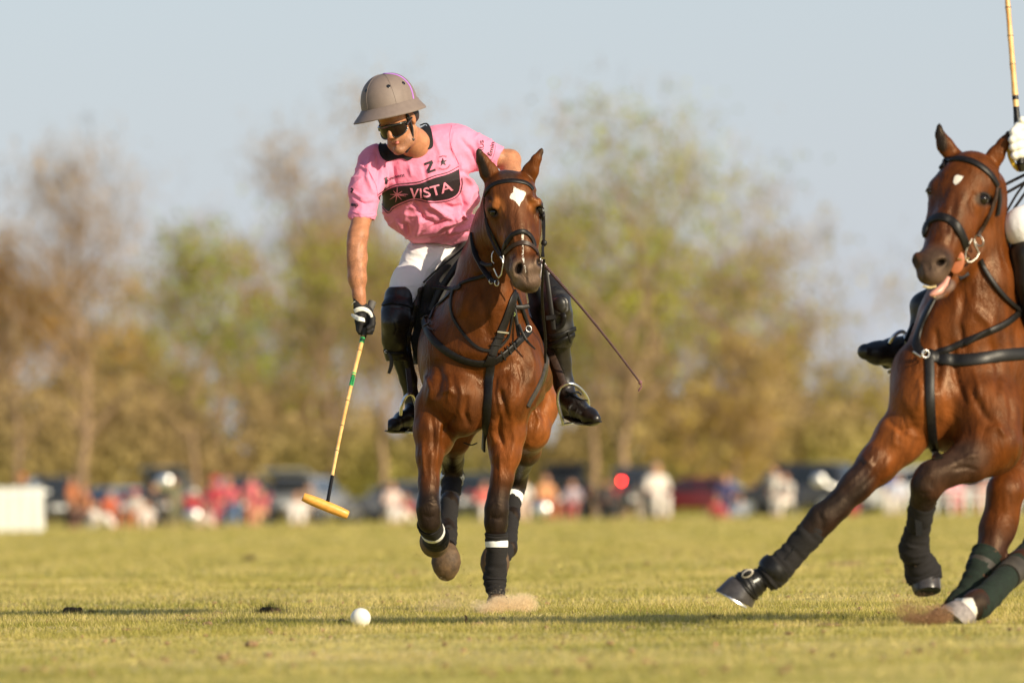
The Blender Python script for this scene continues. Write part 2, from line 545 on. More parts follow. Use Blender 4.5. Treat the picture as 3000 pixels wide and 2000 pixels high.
def strap(name, pts, width, parent, m, bvhs=(), thick=0.004, lift=0.0, Y=None, per=6, closed=False, free_n=(0, -1, 0), smooth=2, label=None, round_=False):
    """a leather strap; points (px,py) lie on the surface, points (px,py,Y) hang free. width in metres or list"""
    pp = [np.array([p[0], p[1], p[2] if len(p) > 2 else -1.0]) for p in pts]
    S_ = catmull([q[:2] for q in pp], per)
    P = []; Nn = []; ok = []
    m_ = len(pp) - 1
    for i, q in enumerate(S_):
        f = i / per; a = min(int(f), m_); b = min(a + 1, m_); t = f - a
        ya, yb = pp[a][2], pp[b][2]
        if ya > 0 and yb > 0:
            P.append(W(q[0], q[1], ya + (yb - ya) * t)); Nn.append(np.array(free_n, dtype=float)); ok.append(True); continue
        h = shoot(bvhs, q[0], q[1])
        if h is None:
            P.append(None); Nn.append(None); ok.append(False)
        else:
            P.append(h[0]); Nn.append(h[1]); ok.append(True)
    good = [i for i, o in enumerate(ok) if o]
    if len(good) < 2: return None
    for i in range(len(P)):
        if not ok[i]:
            j = min(good, key=lambda g: abs(g - i))
            dY = P[j][1]
            P[i] = W(S_[i][0], S_[i][1], dY + 0.004 * abs(i - j)); Nn[i] = Nn[j]
    P = np.array(P); Nn = np.array(Nn)
    for _ in range(smooth):
        Nn[1:-1] = (Nn[:-2] + 2 * Nn[1:-1] + Nn[2:]) / 4
        # smooth only the depth, so the strap stays where it is seen
        Pm = (P[:-2] + P[2:]) / 2
        P[1:-1, 1] = 0.6 * P[1:-1, 1] + 0.4 * Pm[:, 1]
    Nn /= np.linalg.norm(Nn, axis=1)[:, None]
    n = len(P)
    wd = np.interp(np.linspace(0, 1, n), np.linspace(0, 1, len(width)), width) if hasattr(width, '__len__') else np.full(n, width)
    V = []; Fc = []
    for i in range(n):
        t = P[min(i + 1, n - 1)] - P[max(i - 1, 0)]; t /= np.linalg.norm(t) + 1e-12
        s_ = np.cross(Nn[i], t); s_ /= np.linalg.norm(s_) + 1e-12
        nn = np.cross(t, s_)
        if nn @ Nn[i] < 0: nn = -nn
        h = wd[i] / 2; c = P[i] + nn * lift
        if round_:
            for j in range(8):
                a = math.pi * 2 * j / 8
                V.append(c + nn * h + s_ * h * math.cos(a) + nn * h * math.sin(a))
        else:
            for (a, b) in ((-1, -0.6), (-1, 0.55), (-0.82, 1.0), (0.82, 1.0), (1, 0.55), (1, -0.6)):
                V.append(c + s_ * h * a + nn * thick * b)
    k = 8 if round_ else 6
    for i in range(n - 1):
        for j in range(k):
            Fc.append((i * k + j, i * k + (j + 1) % k, (i + 1) * k + (j + 1) % k, (i + 1) * k + j))
    Fc.append(tuple(range(k))); Fc.append(tuple((n - 1) * k + j for j in range(k)))
    o = MB().add(V, Fc).build(name, m, parent)
    if label: o['label'] = label
    return o

def ring(name, c, r, th, parent, m, nrm=(0, -1, 0), squash=1.0, tilt=0.0, n=20, arc=(0, 360)):
    """metal ring or part of one round the point c"""
    nr = Vector(nrm).normalized(); u = nr.cross(Vector((0, 0, 1))).normalized(); w = nr.cross(u)
    R_ = Matrix.Rotation(math.radians(tilt), 3, nr)
    pts = []
    for i in range(n + 1):
        a = math.radians(arc[0] + (arc[1] - arc[0]) * i / n)
        v = R_ @ (u * math.cos(a) * r * squash + w * math.sin(a) * r)
        pts.append(np.array(c) + np.array(v))
    return MB().tube(pts, th, 8, cap=(arc[1] - arc[0] < 360)).build(name, m, parent)

def wrap(name, pts, parent, m, per=7, ripple=0.0022, pitch=2.1, seg=20, label=None, flat=None):
    """bandage or boot round a limb: pts of (point, radius)"""
    S_ = catmull([np.append(p, r) for p, r in pts], per)
    P = [q[:3] for q in S_]; R_ = [q[3] * (1 + 0) + ripple * math.sin(i * pitch) * (0.6 + 0.4 * math.sin(i * 0.9)) for i, q in enumerate(S_)]
    V, Fc = tube(P, R_, seg, True, flat)
    if ripple:
        V2 = []
        for i in range(len(P)):
            for j in range(seg):
                v = V[i * seg + j]; d = v - P[i]; L_ = np.linalg.norm(d) + 1e-9
                a = 2 * math.pi * j / seg
                # overlapping turns: a slow spiral step plus small folds
                w = .0016 * math.sin(i * 1.3 + a) + .0011 * math.sin(3 * a + i * .7) + .0009 * math.sin(5 * a - i * 1.9)
                V2.append(v + d / L_ * w)
        V = V2
    o = MB().add(V, Fc).build(name, m, parent)
    if label: o['label'] = label
    return o

def hoof(name, top, bot, r0, r1, parent, m, fwd=(0, -1, 0), shoe=None):
    """hoof wall from the coronet to the ground edge, sole hollow; slanted toward fwd"""
    top = np.array(top); bot = np.array(bot); ax = bot - top; L_ = np.linalg.norm(ax); ax /= L_
    f = np.array(fwd, dtype=float); f = f - ax * (f @ ax); f /= np.linalg.norm(f)
    s_ = np.cross(ax, f)
    V = []; Fc = []; seg = 22
    prof = [(-0.12, 0.86), (0.0, 0.97), (0.08, 1.0), (0.35, 1.0), (0.7, 1.0), (0.95, 1.0), (1.0, 0.985), (1.0, 0.80), (0.9, 0.6), (0.88, 0.02)]
    for t, q in prof:
        rr = (r0 + (r1 - r0) * min(max(t, 0), 1)) * q
        for j in range(seg):
            a = 2 * math.pi * j / seg
            ca, sa = math.cos(a), math.sin(a)
            toe = max(ca, 0)
            p = top + ax * (L_ * t * (1 + 0.10 * ca)) + f * (ca * rr * 1.08 + 0.10 * L_ * t) + s_ * sa * rr
            V.append(p)
    for i in range(len(prof) - 1):
        for j in range(seg):
            Fc.append((i * seg + j, i * seg + (j + 1) % seg, (i + 1) * seg + (j + 1) % seg, (i + 1) * seg + j))
    Fc.append(tuple((len(prof) - 1) * seg + j for j in range(seg)))
    o = MB().add(V, Fc).build(name, m, parent)
    if shoe is not None:
        pts = []
        for i in range(19):
            a = math.radians(-140 + 280 * i / 18)
            pts.append(bot + ax * 0.004 + f * (math.cos(a) * r1 * 0.98 + 0.1 * L_) + s_ * math.sin(a) * r1 * 0.93)
        MB().tube(pts, 0.006, 6).build('horseshoe', shoe, o)
    return o
# =================================================================== the field
def gp(px, py):
    """point of the field shown at (px, py)"""
    d = CR @ np.array([(px - 1500.0) / F_PX, (1000.0 - py) / F_PX, -1.0])
    return CO + d * (-CO[2] / d[2])

_ph = np.random.default_rng(3).uniform(0, 6.28, (40, 2))
_dr = np.random.default_rng(4).normal(size=(40, 2))
def lf(x, y, scale, n0=0):
    """smooth noise -1..1 of the given size in metres, from a few crossing waves"""
    s = 0
    for i in range(8):
        d = _dr[(i + n0) % 40]; f = (0.7 + 0.13 * i) / scale * 2.2
        s = s + np.sin((x * d[0] + y * d[1]) * f + _ph[(i + n0) % 40, 0] + 1.7 * np.sin((x * d[1] - y * d[0]) * f * .6 + _ph[(i + n0) % 40, 1]))
    return s / 4.0

def turf_mat():
    m, nt, b = nodes('turf')
    N, L = nt.nodes, nt.links
    tc = N.new('ShaderNodeTexCoord')
    def noise(scale, det, st=(1, 1, 1)):
        mp = N.new('ShaderNodeMapping'); mp.inputs['Scale'].default_value = st; L.new(tc.outputs['Object'], mp.inputs[0])
        n = N.new('ShaderNodeTexNoise'); n.inputs['Scale'].default_value = scale; n.inputs['Detail'].default_value = det; L.new(mp.outputs[0], n.inputs['Vector']); return n
    n1 = noise(1.1, 6); n2 = noise(.22, 4); n3 = noise(9, 5)
    r = N.new('ShaderNodeValToRGB')
    e = r.color_ramp.elements
    e[0].position = .34; e[0].color = (.29, .27, .045, 1)
    e[1].position = .66; e[1].color = (.72, .57, .21, 1)
    x = e.new(.5); x.color = (.51, .44, .12, 1)
    a = N.new('ShaderNodeMath'); a.operation = 'MULTIPLY_ADD'; a.inputs[1].default_value = .55; L.new(n2.outputs[0], a.inputs[0])
    a2 = N.new('ShaderNodeMath'); a2.operation = 'MULTIPLY'; a2.inputs[1].default_value = .45; L.new(n1.outputs[0], a2.inputs[0]); L.new(a2.outputs[0], a.inputs[2])
    L.new(a.outputs[0], r.inputs[0])
    mr = N.new('ShaderNodeMapRange'); mr.inputs[1].default_value = .3; mr.inputs[2].default_value = .7; mr.inputs[3].default_value = .72; mr.inputs[4].default_value = 1.28; L.new(n3.outputs[0], mr.inputs[0])
    mx = N.new('ShaderNodeMix'); mx.data_type = 'RGBA'; mx.blend_type = 'MULTIPLY'; mx.inputs[0].default_value = 1
    L.new(r.outputs[0], mx.inputs[6]); L.new(mr.outputs[0], mx.inputs[7])
    # bare reddish soil scuffs
    n4 = noise(1.7, 5); r4 = N.new('ShaderNodeMapRange'); r4.inputs[1].default_value = .66; r4.inputs[2].default_value = .72; L.new(n4.outputs[0], r4.inputs[0])
    m4 = N.new('ShaderNodeMix'); m4.data_type = 'RGBA'; L.new(r4.outputs[0], m4.inputs[0]); L.new(mx.outputs[2], m4.inputs[6]); m4.inputs[7].default_value = (.36, .20, .10, 1)
    L.new(m4.outputs[2], b.inputs['Base Color'])
    b.inputs['Roughness'].default_value = .9; b.inputs['Specular IOR Level'].default_value = .15
    bp = N.new('ShaderNodeBump'); bp.inputs['Strength'].default_value = .8; bp.inputs['Distance'].default_value = .05
    n6 = noise(14, 6); L.new(n6.outputs[0], bp.inputs['Height']); L.new(bp.outputs[0], b.inputs['Normal'])
    return m
M['turf'] = turf_mat()

def build_ground():
    # sheet, finely divided near the play so that it is slightly uneven there
    xs = np.concatenate([[-1500, -300, -60], np.linspace(-12, 12, 90), [60, 300, 1500]])
    ys = np.concatenate([[-30, 5], np.linspace(14, 70, 180), np.linspace(75, 200, 30), [300, 500, 900, 1600, 3500]])
    X, Y = np.meshgrid(xs, ys, indexing='ij')
    w = np.exp(-((Y - 36) / 40) ** 2) * (np.abs(X) < 13)
    Z = (lf(X, Y, 1.6, 3) * .006 + lf(X, Y, .5, 9) * .004) * w - .004
    V = np.stack([X.ravel(), Y.ravel(), Z.ravel()], 1)
    ny = len(ys); i, j = np.meshgrid(np.arange(len(xs) - 1), np.arange(ny - 1), indexing='ij'); q = (i * ny + j).ravel()
    Q = np.stack([q, q + ny, q + ny + 1, q + 1], 1)
    tag(obj('field', mesh_np('field', V, Q, M['turf'])), kind='structure')

def blade_mat(name, rough=.6, tl=.35):
    m, nt, b = nodes(name)
    N, L = nt.nodes, nt.links
    a = N.new('ShaderNodeAttribute'); a.attribute_name = 'col'
    L.new(a.outputs['Color'], b.inputs['Base Color'])
    b.inputs['Roughness'].default_value = rough; b.inputs['Specular IOR Level'].default_value = .25
    t = N.new('ShaderNodeBsdfTranslucent'); L.new(a.outputs['Color'], t.inputs[0])
    mx = N.new('ShaderNodeMixShader'); mx.inputs[0].default_value = tl
    L.new(b.outputs[0], mx.inputs[1]); L.new(t.outputs[0], mx.inputs[2])
    L.new(mx.outputs[0], N['Material Output'].inputs[0])
    return m
M['blade'] = blade_mat('grass_blade')
M['leaf'] = blade_mat('leaf', .7, .3)

def blades(x, y, h, w, lean, col, seed=1, z0=-.004):
    """one triangle per blade, slightly bowed sideways"""
    g = np.random.default_rng(seed); n = len(x)
    a = g.uniform(0, 2 * math.pi, n); la = g.uniform(0, 2 * math.pi, n)
    dx, dy = np.cos(a) * w / 2, np.sin(a) * w / 2
    z = np.full(n, z0)
    A = np.stack([x - dx, y - dy, z], 1); B = np.stack([x + dx, y + dy, z], 1)
    C = np.stack([x + np.cos(la) * lean * h, y + np.sin(la) * lean * h, z + h], 1)
    V = np.stack([A, B, C], 1).reshape(-1, 3)
    Fc = np.arange(3 * n).reshape(-1, 3)
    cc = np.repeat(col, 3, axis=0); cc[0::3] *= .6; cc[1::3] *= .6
    return V, Fc, cc

def grass_col(x, y, g):
    n = len(x)
    t = np.clip(.60 + .34 * lf(x, y, 1.3, 1) + .26 * lf(x, y, .35, 12) + g.normal(0, .24, n), 0, 1)[:, None]
    green = np.array([.22, .245, .045]); mid = np.array([.54, .465, .10]); straw = np.array([.86, .70, .30])
    c = np.where(t < .5, green + (mid - green) * t * 2, mid + (straw - mid) * (t - .5) * 2)
    return c * g.uniform(.6, 1.35, (n, 1))

def build_grass():
    parts = []
    g = np.random.default_rng(11)
    for (y0, y1, dens, h0, h1, w) in ((23, 33, 1500, .010, .024, .0030), (33, 41, 3200, .012, .034, .0030), (41, 60, 900, .014, .034, .0048), (60, 110, 220, .016, .034, .010), (110, 240, 36, .02, .05, .022)):
        area = (.06 * (y1 * y1 - y0 * y0) + 2.0 * (y1 - y0))
        n = int(area * dens)
        y = np.sqrt(g.uniform(y0 * y0, y1 * y1, n)); x = g.uniform(-1, 1, n) * (.062 * y + 1.0)
        clump = .5 + .5 * lf(x, y, .22, 20)
        keep = g.uniform(0, 1, n) < .45 + .55 * clump
        x, y, clump = x[keep], y[keep], clump[keep]
        h = g.uniform(h0, h1, len(x)) * (.7 + .6 * clump)
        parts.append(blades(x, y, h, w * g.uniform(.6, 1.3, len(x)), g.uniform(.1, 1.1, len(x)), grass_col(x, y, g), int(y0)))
    # dry clippings lying nearly flat, and bare scuffs of earth-coloured blades
    n = 52000; y = np.sqrt(g.uniform(26 ** 2, 52 ** 2, n)); x = g.uniform(-1, 1, n) * (.062 * y + 1.0)
    k_ = (lf(x, y, .8, 25) + g.normal(0, .35, n)) > .15; x, y = x[k_], y[k_]
    parts.append(blades(x, y, g.uniform(.004, .012, len(x)), g.uniform(.003, .008, len(x)), g.uniform(1.5, 5, len(x)), np.array((.85, .72, .44)) * g.uniform(.5, 1.15, (len(x), 1)), 91, .006))
    n = 60000; y = np.sqrt(g.uniform(24 ** 2, 90 ** 2, n)); x = g.uniform(-1, 1, n) * (.062 * y + 1.0)
    k_ = (lf(x * 1.0, y, .55, 33) + .6 * lf(x, y, 2.5, 7)) > .95; x, y = x[k_], y[k_]
    parts.append(blades(x, y, g.uniform(.012, .030, len(x)), g.uniform(.006, .014, len(x)), g.uniform(.3, 2, len(x)), np.array((.42, .26, .13)) * g.uniform(.4, 1.3, (len(x), 1)), 92))
    print('scuffs', len(x))
    off = 0; Vs, Fs, Cs = [], [], []
    for V, Fc, cc in parts:
        Vs.append(V); Fs.append(Fc + off); Cs.append(cc); off += len(V)
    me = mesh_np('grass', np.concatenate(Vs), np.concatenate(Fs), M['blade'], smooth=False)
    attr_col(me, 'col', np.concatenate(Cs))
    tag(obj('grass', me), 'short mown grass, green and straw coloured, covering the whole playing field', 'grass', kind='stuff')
    print('blades', off // 3)

def crumbs():
    g = np.random.default_rng(61); mb = MB()
    for i in range(420):
        py = g.uniform(1590, 1985); px = g.uniform(-60, 3060)
        if lf(np.array(px / 400.), np.array(py / 60.), .8, 3) < -.2: continue
        p = gp(px, py); s = g.uniform(.004, .011) * (1.6 if g.uniform() < .12 else 1)
        mb.ball(p + np.array([0, 0, s * .35 + .006]), (s * g.uniform(.8, 2.2), s * g.uniform(.8, 1.6), s * g.uniform(.5, .9)), 6, 4, Matrix.Rotation(g.uniform(0, 3), 3, 'Z'))
    V = np.array(mb.V); mb.V = [tuple(v) for v in V + g.normal(0, .0012, V.shape)]
    tag(mb.build('turf_crumbs', mat('crumb_soil', (.27, .17, .085), .95, var=.5, scale=20, bump=.5, bscale=120, bdist=.003), smooth=False), 'loose crumbs of soil and torn turf strewn over the field', 'crumbs', kind='stuff')
build_ground()
build_grass()
crumbs()
print('ground', time.time() - T0)
# =================================================================== trees beyond the crowd
M['bark'] = mat('pale_bark', (.27, .18, .11), .9, var=.3, scale=3, bump=.3, bscale=12, bdist=.03)
M['bark_dark'] = mat('dark_bark', (.11, .08, .055), .9, var=.3, scale=3, bump=.3, bscale=12, bdist=.03)

def quads(P, size, g, col, long=1.0, up=0.3):
    """leaf or twig cards with random directions; long stretches them along one axis"""
    n = len(P)
    a = g.normal(size=(n, 3)); a[:, 2] += up * 3 * (long > 2); a /= np.linalg.norm(a, axis=1)[:, None]
    b = np.cross(a, g.normal(size=(n, 3))); b /= np.linalg.norm(b, axis=1)[:, None]
    s = (size * g.uniform(.6, 1.4, n))[:, None]
    A = a * s * long; B = b * s
    V = np.stack([P - A * .5, P + B * .5 - A * .1, P + A * .5, P - B * .5 + A * .1], 1).reshape(-1, 3)
    return V, np.arange(4 * n).reshape(-1, 4), np.repeat(col, 4, axis=0)

def build_tree(name, label, px, Yt, top, width, leaf_col, n_leaf_, twig=4000, lean=0.0, bark='bark', low=.25, seed=1, forks=6, airy=1.0, trunk_r=.22, group=None, leafsize=.13, skew=0.0):
    g = np.random.default_rng(seed); n_leaf = int(n_leaf_ * (.42 if low > .1 else .55)); width = width * 1.28
    base = ground(px, Yt); base[2] = 0
    H_ = (W(px, top, Yt)[2]); Wd = width / F_PX * Yt
    root = thing(name, label, 'tree', tuple(base), group)
    mb = MB(); ends = []
    def limb(p, d, L_, r, depth):
        pts = [np.array(p)]; dd = np.array(d, dtype=float)
        n = 5
        for i in range(n):
            dd = dd + g.normal(0, .10, 3) + np.array([0, 0, .05]); dd /= np.linalg.norm(dd)
            pts.append(pts[-1] + dd * L_ / n)
        rad = [r * (1 - .86 * i / n) for i in range(n + 1)]
        mb.tube(pts, rad, 6 if depth < 2 else 4)
        if depth >= 3:
            ends.append(pts[-1]); ends.append(pts[3]); return
        k_ = forks if depth == 0 else (4 if depth == 1 else 3)
        for j in range(k_):
            t = g.uniform(.45, 1.0) if depth else g.uniform(low + .1, 1.0)
            i = min(int(t * n), n - 1); q = pts[i] + (pts[i + 1] - pts[i]) * (t * n - i)
            az_ = g.uniform(0, 2 * math.pi); sp = g.uniform(.5, 1.0) * (1.0 if depth else 1.15)
            nd = dd * .8 + np.array([math.cos(az_) * sp, math.sin(az_) * sp, g.uniform(-.05, .5)])
            nd /= np.linalg.norm(nd)
            limb(q, nd, L_ * g.uniform(.42, .68) if depth else Wd * .40 * g.uniform(.6, 1.1), rad[i] * .6, depth + 1)
        ends.append(pts[-1])
    limb(base, (lean, 0, 1), H_ * .82, trunk_r * .72 * H_ / 12, 0)
    mb.build('trunk', M[bark], root)
    E = np.array(ends)
    # squeeze the branching into the crown's real height and width
    E[:, 0] = base[0] + (E[:, 0] - base[0]); 
    Vs, Fs, Cs = [], [], []; off = 0
    def addq(q):
        nonlocal off
        Vs.append(q[0]); Fs.append(q[1] + off); Cs.append(q[2]); off += len(q[0])
    # extra clump centres through an uneven crown shape
    nc = int(70 * airy)
    u = g.normal(size=(nc, 3)); u /= np.linalg.norm(u, axis=1)[:, None]; rr = g.uniform(.25, 1.0, (nc, 1)) ** .5
    cen = np.array([base[0] + lean * H_ * .6 + skew * Wd * .2, base[1], H_ * (low + 1) / 2])
    lob = 1 + .22 * np.sin(3 * np.arctan2(u[:, 2], u[:, 0]) + seed) + .12 * np.sin(7 * np.arctan2(u[:, 2], u[:, 0]) + 2 * seed)
    cc = cen + u * rr * np.array([Wd / 2, Wd / 2, H_ * (1 - low) / 2]) * lob[:, None]
    C_ = np.concatenate([cc, E[E[:, 2] > H_ * low]])
    C_ = C_[C_[:, 2] < H_ * 1.02]
    wgt = g.uniform(.2, 1.6, len(C_)); wgt /= wgt.sum()
    lc = np.array(leaf_col[0]); lc2 = np.array(leaf_col[1]); lt = np.array((.38, .265, .15))
    # leaves
    idx = g.choice(len(C_), n_leaf, p=wgt)
    tone = g.uniform(0, 1, len(C_))
    P = C_[idx] + g.normal(0, 1, (n_leaf, 3)) * np.array([.55, .55, .45]) * (H_ / 12)
    ok = (P[:, 2] > .3) & (g.uniform(0, 1, n_leaf) > .72 * np.clip((P[:, 2] / H_ - .5) / .42, 0, 1))
    P = P[ok]; idx = idx[ok]
    t = np.clip(tone[idx] + g.normal(0, .25, len(P)), 0, 1)[:, None]
    lc = lc * np.array((.86, .86, .5)); lc2 = lc2 * np.array((.92, .92, .55))
    addq(quads(P, leafsize, g, (lc + (lc2 - lc) * t) * g.uniform(.75, 1.25, (len(P), 1)), 1.6))
    # twigs
    idx = g.integers(0, len(C_), twig)
    P = C_[idx] + g.normal(0, 1, (twig, 3)) * np.array([.5, .5, .55]) * (H_ / 12); P[:, 2] = np.maximum(P[:, 2], .4)
    P = P[g.uniform(0, 1, twig) > .6 * np.clip((P[:, 2] / H_ - .5) / .45, 0, 1)]; twig = len(P)
    addq(quads(P, .028, g, lt * g.uniform(.7, 1.3, (twig, 1)), 30.0, .5))
    me = mesh_np('crown', np.concatenate(Vs), np.concatenate(Fs), M['leaf'], smooth=False)
    attr_col(me, 'col', np.concatenate(Cs))
    obj('crown', me, root)
    return root

BR = ((.46, .255, .07), (.58, .36, .10)); GR = ((.27, .36, .045), (.54, .53, .08)); OL = ((.40, .32, .08), (.50, .42, .10)); GG = ((.25, .37, .05), (.45, .49, .08))
TG = 'trees in the row beyond the spectators'
trees = [
 ('bare_tree', 'tall brown leafless tree at the far left edge, its top out of full crown', -60, 330, 500, 380, BR, 2300, 2400, dict(low=.25, seed=21)),
 ('bare_tree', 'pale thin bare tree with a forked light trunk, tallest on the left', 255, 318, 415, 360, BR, 1200, 4600, dict(low=.42, seed=5, airy=.8, trunk_r=.30, forks=8)),
 ('brown_tree', 'dense round russet tree standing below the thin bare tree on the left', 130, 322, 670, 420, ((.50, .25, .06), (.62, .36, .10)), 13000, 3000, dict(low=.3, seed=8)),
 ('bushy_tree', 'low rounded greenish brown tree in the gap between the left trees', 470, 345, 800, 330, OL, 7000, 2500, dict(low=.15, seed=31)),
 ('green_tree', 'light green budding tree left of the pink-shirted rider', 640, 325, 560, 420, GG, 9500, 3500, dict(low=.2, seed=12)),
 ('green_tree', 'yellow-green tree directly behind the upright of the lowered mallet', 860, 335, 500, 400, GR, 9500, 3500, dict(low=.2, seed=13)),
 ('brown_tree', 'brown budding tree rising behind the rider\'s helmet', 1010, 352, 385, 330, BR, 5200, 5000, dict(low=.25, seed=14)),
 ('brown_tree', 'tall tan tree behind the pink-shirted rider and his shoulder', 1250, 345, 300, 440, BR, 8500, 6000, dict(low=.2, seed=15)),
 ('brown_tree', 'tan tree just right of the galloping horse\'s ears', 1520, 338, 330, 470, ((.44, .31, .15), (.55, .42, .18)), 8500, 6000, dict(low=.2, seed=16)),
 ('large_tree', 'biggest tree, green-topped, with a pointed top right of the middle', 1900, 318, 310, 740, GR, 20000, 7000, dict(low=.18, seed=17, trunk_r=.32, airy=1.5, forks=8)),
 ('brown_tree', 'grey-brown twiggy tree leaning right, right half of the biggest tree', 2160, 330, 500, 560, OL, 9500, 8000, dict(low=.2, seed=19, skew=.6, airy=1.2)),
 ('young_tree', 'slim green spire of leaves poking above the biggest tree', 1985, 326, 285, 130, GG, 1500, 900, dict(low=.5, seed=23, trunk_r=.12)),
 ('bushy_tree', 'low tan bushy tree at the foot of the biggest tree', 2070, 300, 1010, 420, ((.50, .34, .15), (.56, .42, .17)), 8000, 2500, dict(low=.12, seed=24)),
 ('bushy_tree', 'low olive bushy tree between the biggest tree and the stretched foreleg', 2380, 322, 1060, 460, OL, 9000, 2500, dict(low=.08, seed=25)),
 ('bushy_tree', 'low olive tree behind the right-hand horse\'s shoulder', 2760, 330, 1050, 520, OL, 9000, 2500, dict(low=.08, seed=26)),
 ('bushy_tree', 'low tree past the right edge beyond the right-hand horse', 3150, 335, 1030, 520, OL, 7000, 2500, dict(low=.08, seed=27)),
]
back = [
 ('brown_tree', 'wide brown tree of the second row at the far left edge', 20, 372, 760, 480, BR), ('brown_tree', 'second-row tan tree behind the pale forked trunk', 330, 368, 820, 420, OL),
 ('green_tree', 'second-row olive tree in the gap left of the light green tree', 520, 372, 740, 400, GR), ('brown_tree', 'second-row russet tree between the light green and the yellow-green tree', 760, 374, 690, 420, BR),
 ('brown_tree', 'second-row brown tree behind the upper end of the mallet', 985, 372, 620, 420, OL), ('brown_tree', 'second-row brown tree hidden mostly by the galloping horse', 1270, 374, 560, 460, BR),
 ('brown_tree', 'second-row tan tree right behind the hanging whip', 1640, 372, 640, 460, OL), ('green_tree', 'second-row olive tree under the left half of the biggest tree', 1850, 376, 700, 460, GR),
 ('brown_tree', 'second-row tan tree at the right foot of the biggest tree', 2230, 372, 930, 440, OL), ('brown_tree', 'second-row low brown tree left of the black boot at the right', 2480, 376, 1090, 420, BR)]
for i, (nm, lab, px, Yt, top, wd, lc) in enumerate(back):
    trees.append((nm, lab, px, Yt, top + 60, wd, lc, 7500, 5200, dict(low=.06, seed=100 + i)))
for (nm, lab, px, Yt, top, wd, lc, nl, tw, kw) in trees:
    build_tree(nm, lab, px, Yt, top, wd, lc, nl, tw, group=TG, **kw)
# plain trunks in front of the wood: standing one by one
def trunk_only(px, Yt, top, r, label, seed):
    g = np.random.default_rng(seed); b = ground(px, Yt); b[2] = 0
    H_ = W(px, top, Yt)[2]
    root = thing('slender_tree', label, 'tree', tuple(b), 'slender trunks before the wood')
    mb = MB(); p = b.copy(); pts = [p.copy()]
    for i in range(8):
        p = p + np.array([g.normal(0, .10), g.normal(0, .1), H_ / 8]); pts.append(p.copy())
    mb.tube(pts, [r * .75 * (1 - .105 * i) for i in range(9)], 8)
    for j in range(16):
        i = g.integers(3, 9); q = pts[i]; a = g.uniform(0, 6.28)
        e_ = q + np.array([math.cos(a), math.sin(a), 1.1]) * g.uniform(.9, 2.6)
        mb.tube([q, (q + e_) / 2 + np.array([0, 0, .1]), e_], [r * .3, r * .18, r * .05], 5)
    mb.build('trunk', M['bark'], root)
    P = np.repeat(np.array(pts[5:]), 120, axis=0) + g.normal(0, .7, (480, 3))
    q = quads(P, .10, g, np.array((.26, .19, .08)) * g.uniform(.8, 1.2, (480, 1)), 1.6)
    me = mesh_np('crown', q[0], q[1], M['leaf'], smooth=False); attr_col(me, 'col', q[2]); obj('crown', me, root)
for i, (px, Yt, top, r, lab) in enumerate([
    (232, 296, 880, .30, 'pale slender trunk left of the open tailgate, thickest of its row'),
    (580, 290, 1050, .16, 'thin tan trunk right behind the open-tailgate car'),
    (60, 300, 950, .2, 'thin grey trunk above the white barrier boards'),
    (1120, 300, 900, .22, 'dark slender trunk between the mallet and the galloping horse'),
    (1745, 298, 950, .22, 'slender trunk right of the hanging whip'),
    (1830, 296, 1000, .28, 'brown slender trunk above the red tail lamp'),
    (2150, 300, 980, .2, 'tan slender trunk above the seated navy spectator'),
    (960, 305, 930, .18, 'slender trunk above the silver car')]):
    trunk_only(px, Yt, top, r, lab, 50 + i)

def undergrowth():
    g = np.random.default_rng(77); n = 85000
    px = g.uniform(-400, 3400, n); Yt = g.uniform(300, 352, n)
    x = (px - 1500) / F_PX * Yt
    hmax = 3.9 - .9 * (px > 2350) + 1.5 * lf(x, Yt * 0, 3.0, 5) + 1.0 * lf(x, Yt * 0, .9, 17)
    z = hmax * g.uniform(0, 1, n) ** .8
    P = np.stack([x, Yt, z], 1)
    t = np.clip(.56 + .30 * lf(x * 1.6, z * .35, 1.6, 2) + .25 * lf(x, z * .5, 5, 9) + g.normal(0, .2, n), 0, 1)[:, None]
    grn = np.clip((1.0 - z / 3.8)[:, None], 0, 1) * np.clip(.60 + .6 * lf(x, z * 0, 3.5, 30)[:, None] + .5 * (px > 2350)[:, None], 0, 1)
    c = np.array((.21, .14, .06)) + (np.array((.56, .41, .18)) - np.array((.21, .14, .06))) * t
    c = c + (np.array((.34, .37, .04)) - c) * grn
    q = quads(P, .17, g, c * g.uniform(.75, 1.25, (n, 1)), 1.8)
    me = mesh_np('undergrowth', q[0], q[1], M['leaf'], smooth=False); attr_col(me, 'col', q[2])
    tag(obj('undergrowth', me), 'tan and olive scrub filling the ground under the far trees', 'undergrowth', kind='stuff')
undergrowth()
print('trees', time.time() - T0)

# =================================================================== spectators and cars along the far side line
def paint(name, col, rough=.3, metal=0.0, coat=.6): return mat(name, col, rough, metal, var=.05, scale=2, bump=0, coat=coat)
M['glass'] = mat('tinted_glass', (.015, .018, .02), .08, var=.1, bump=0, coat=.5)
M['tyre'] = mat('tyre_rubber', (.02, .02, .02), .85)
M['tail'] = mat('red_lamp', (.4, .01, .01), .3, bump=0)

def glow_mat():
    m, nt, b = nodes('lit_red_lamp'); b.inputs['Base Color'].default_value = (.5, .01, .01, 1)
    b.inputs['Emission Color'].default_value = (1, .03, .02, 1); b.inputs['Emission Strength'].default_value = 60
    return m

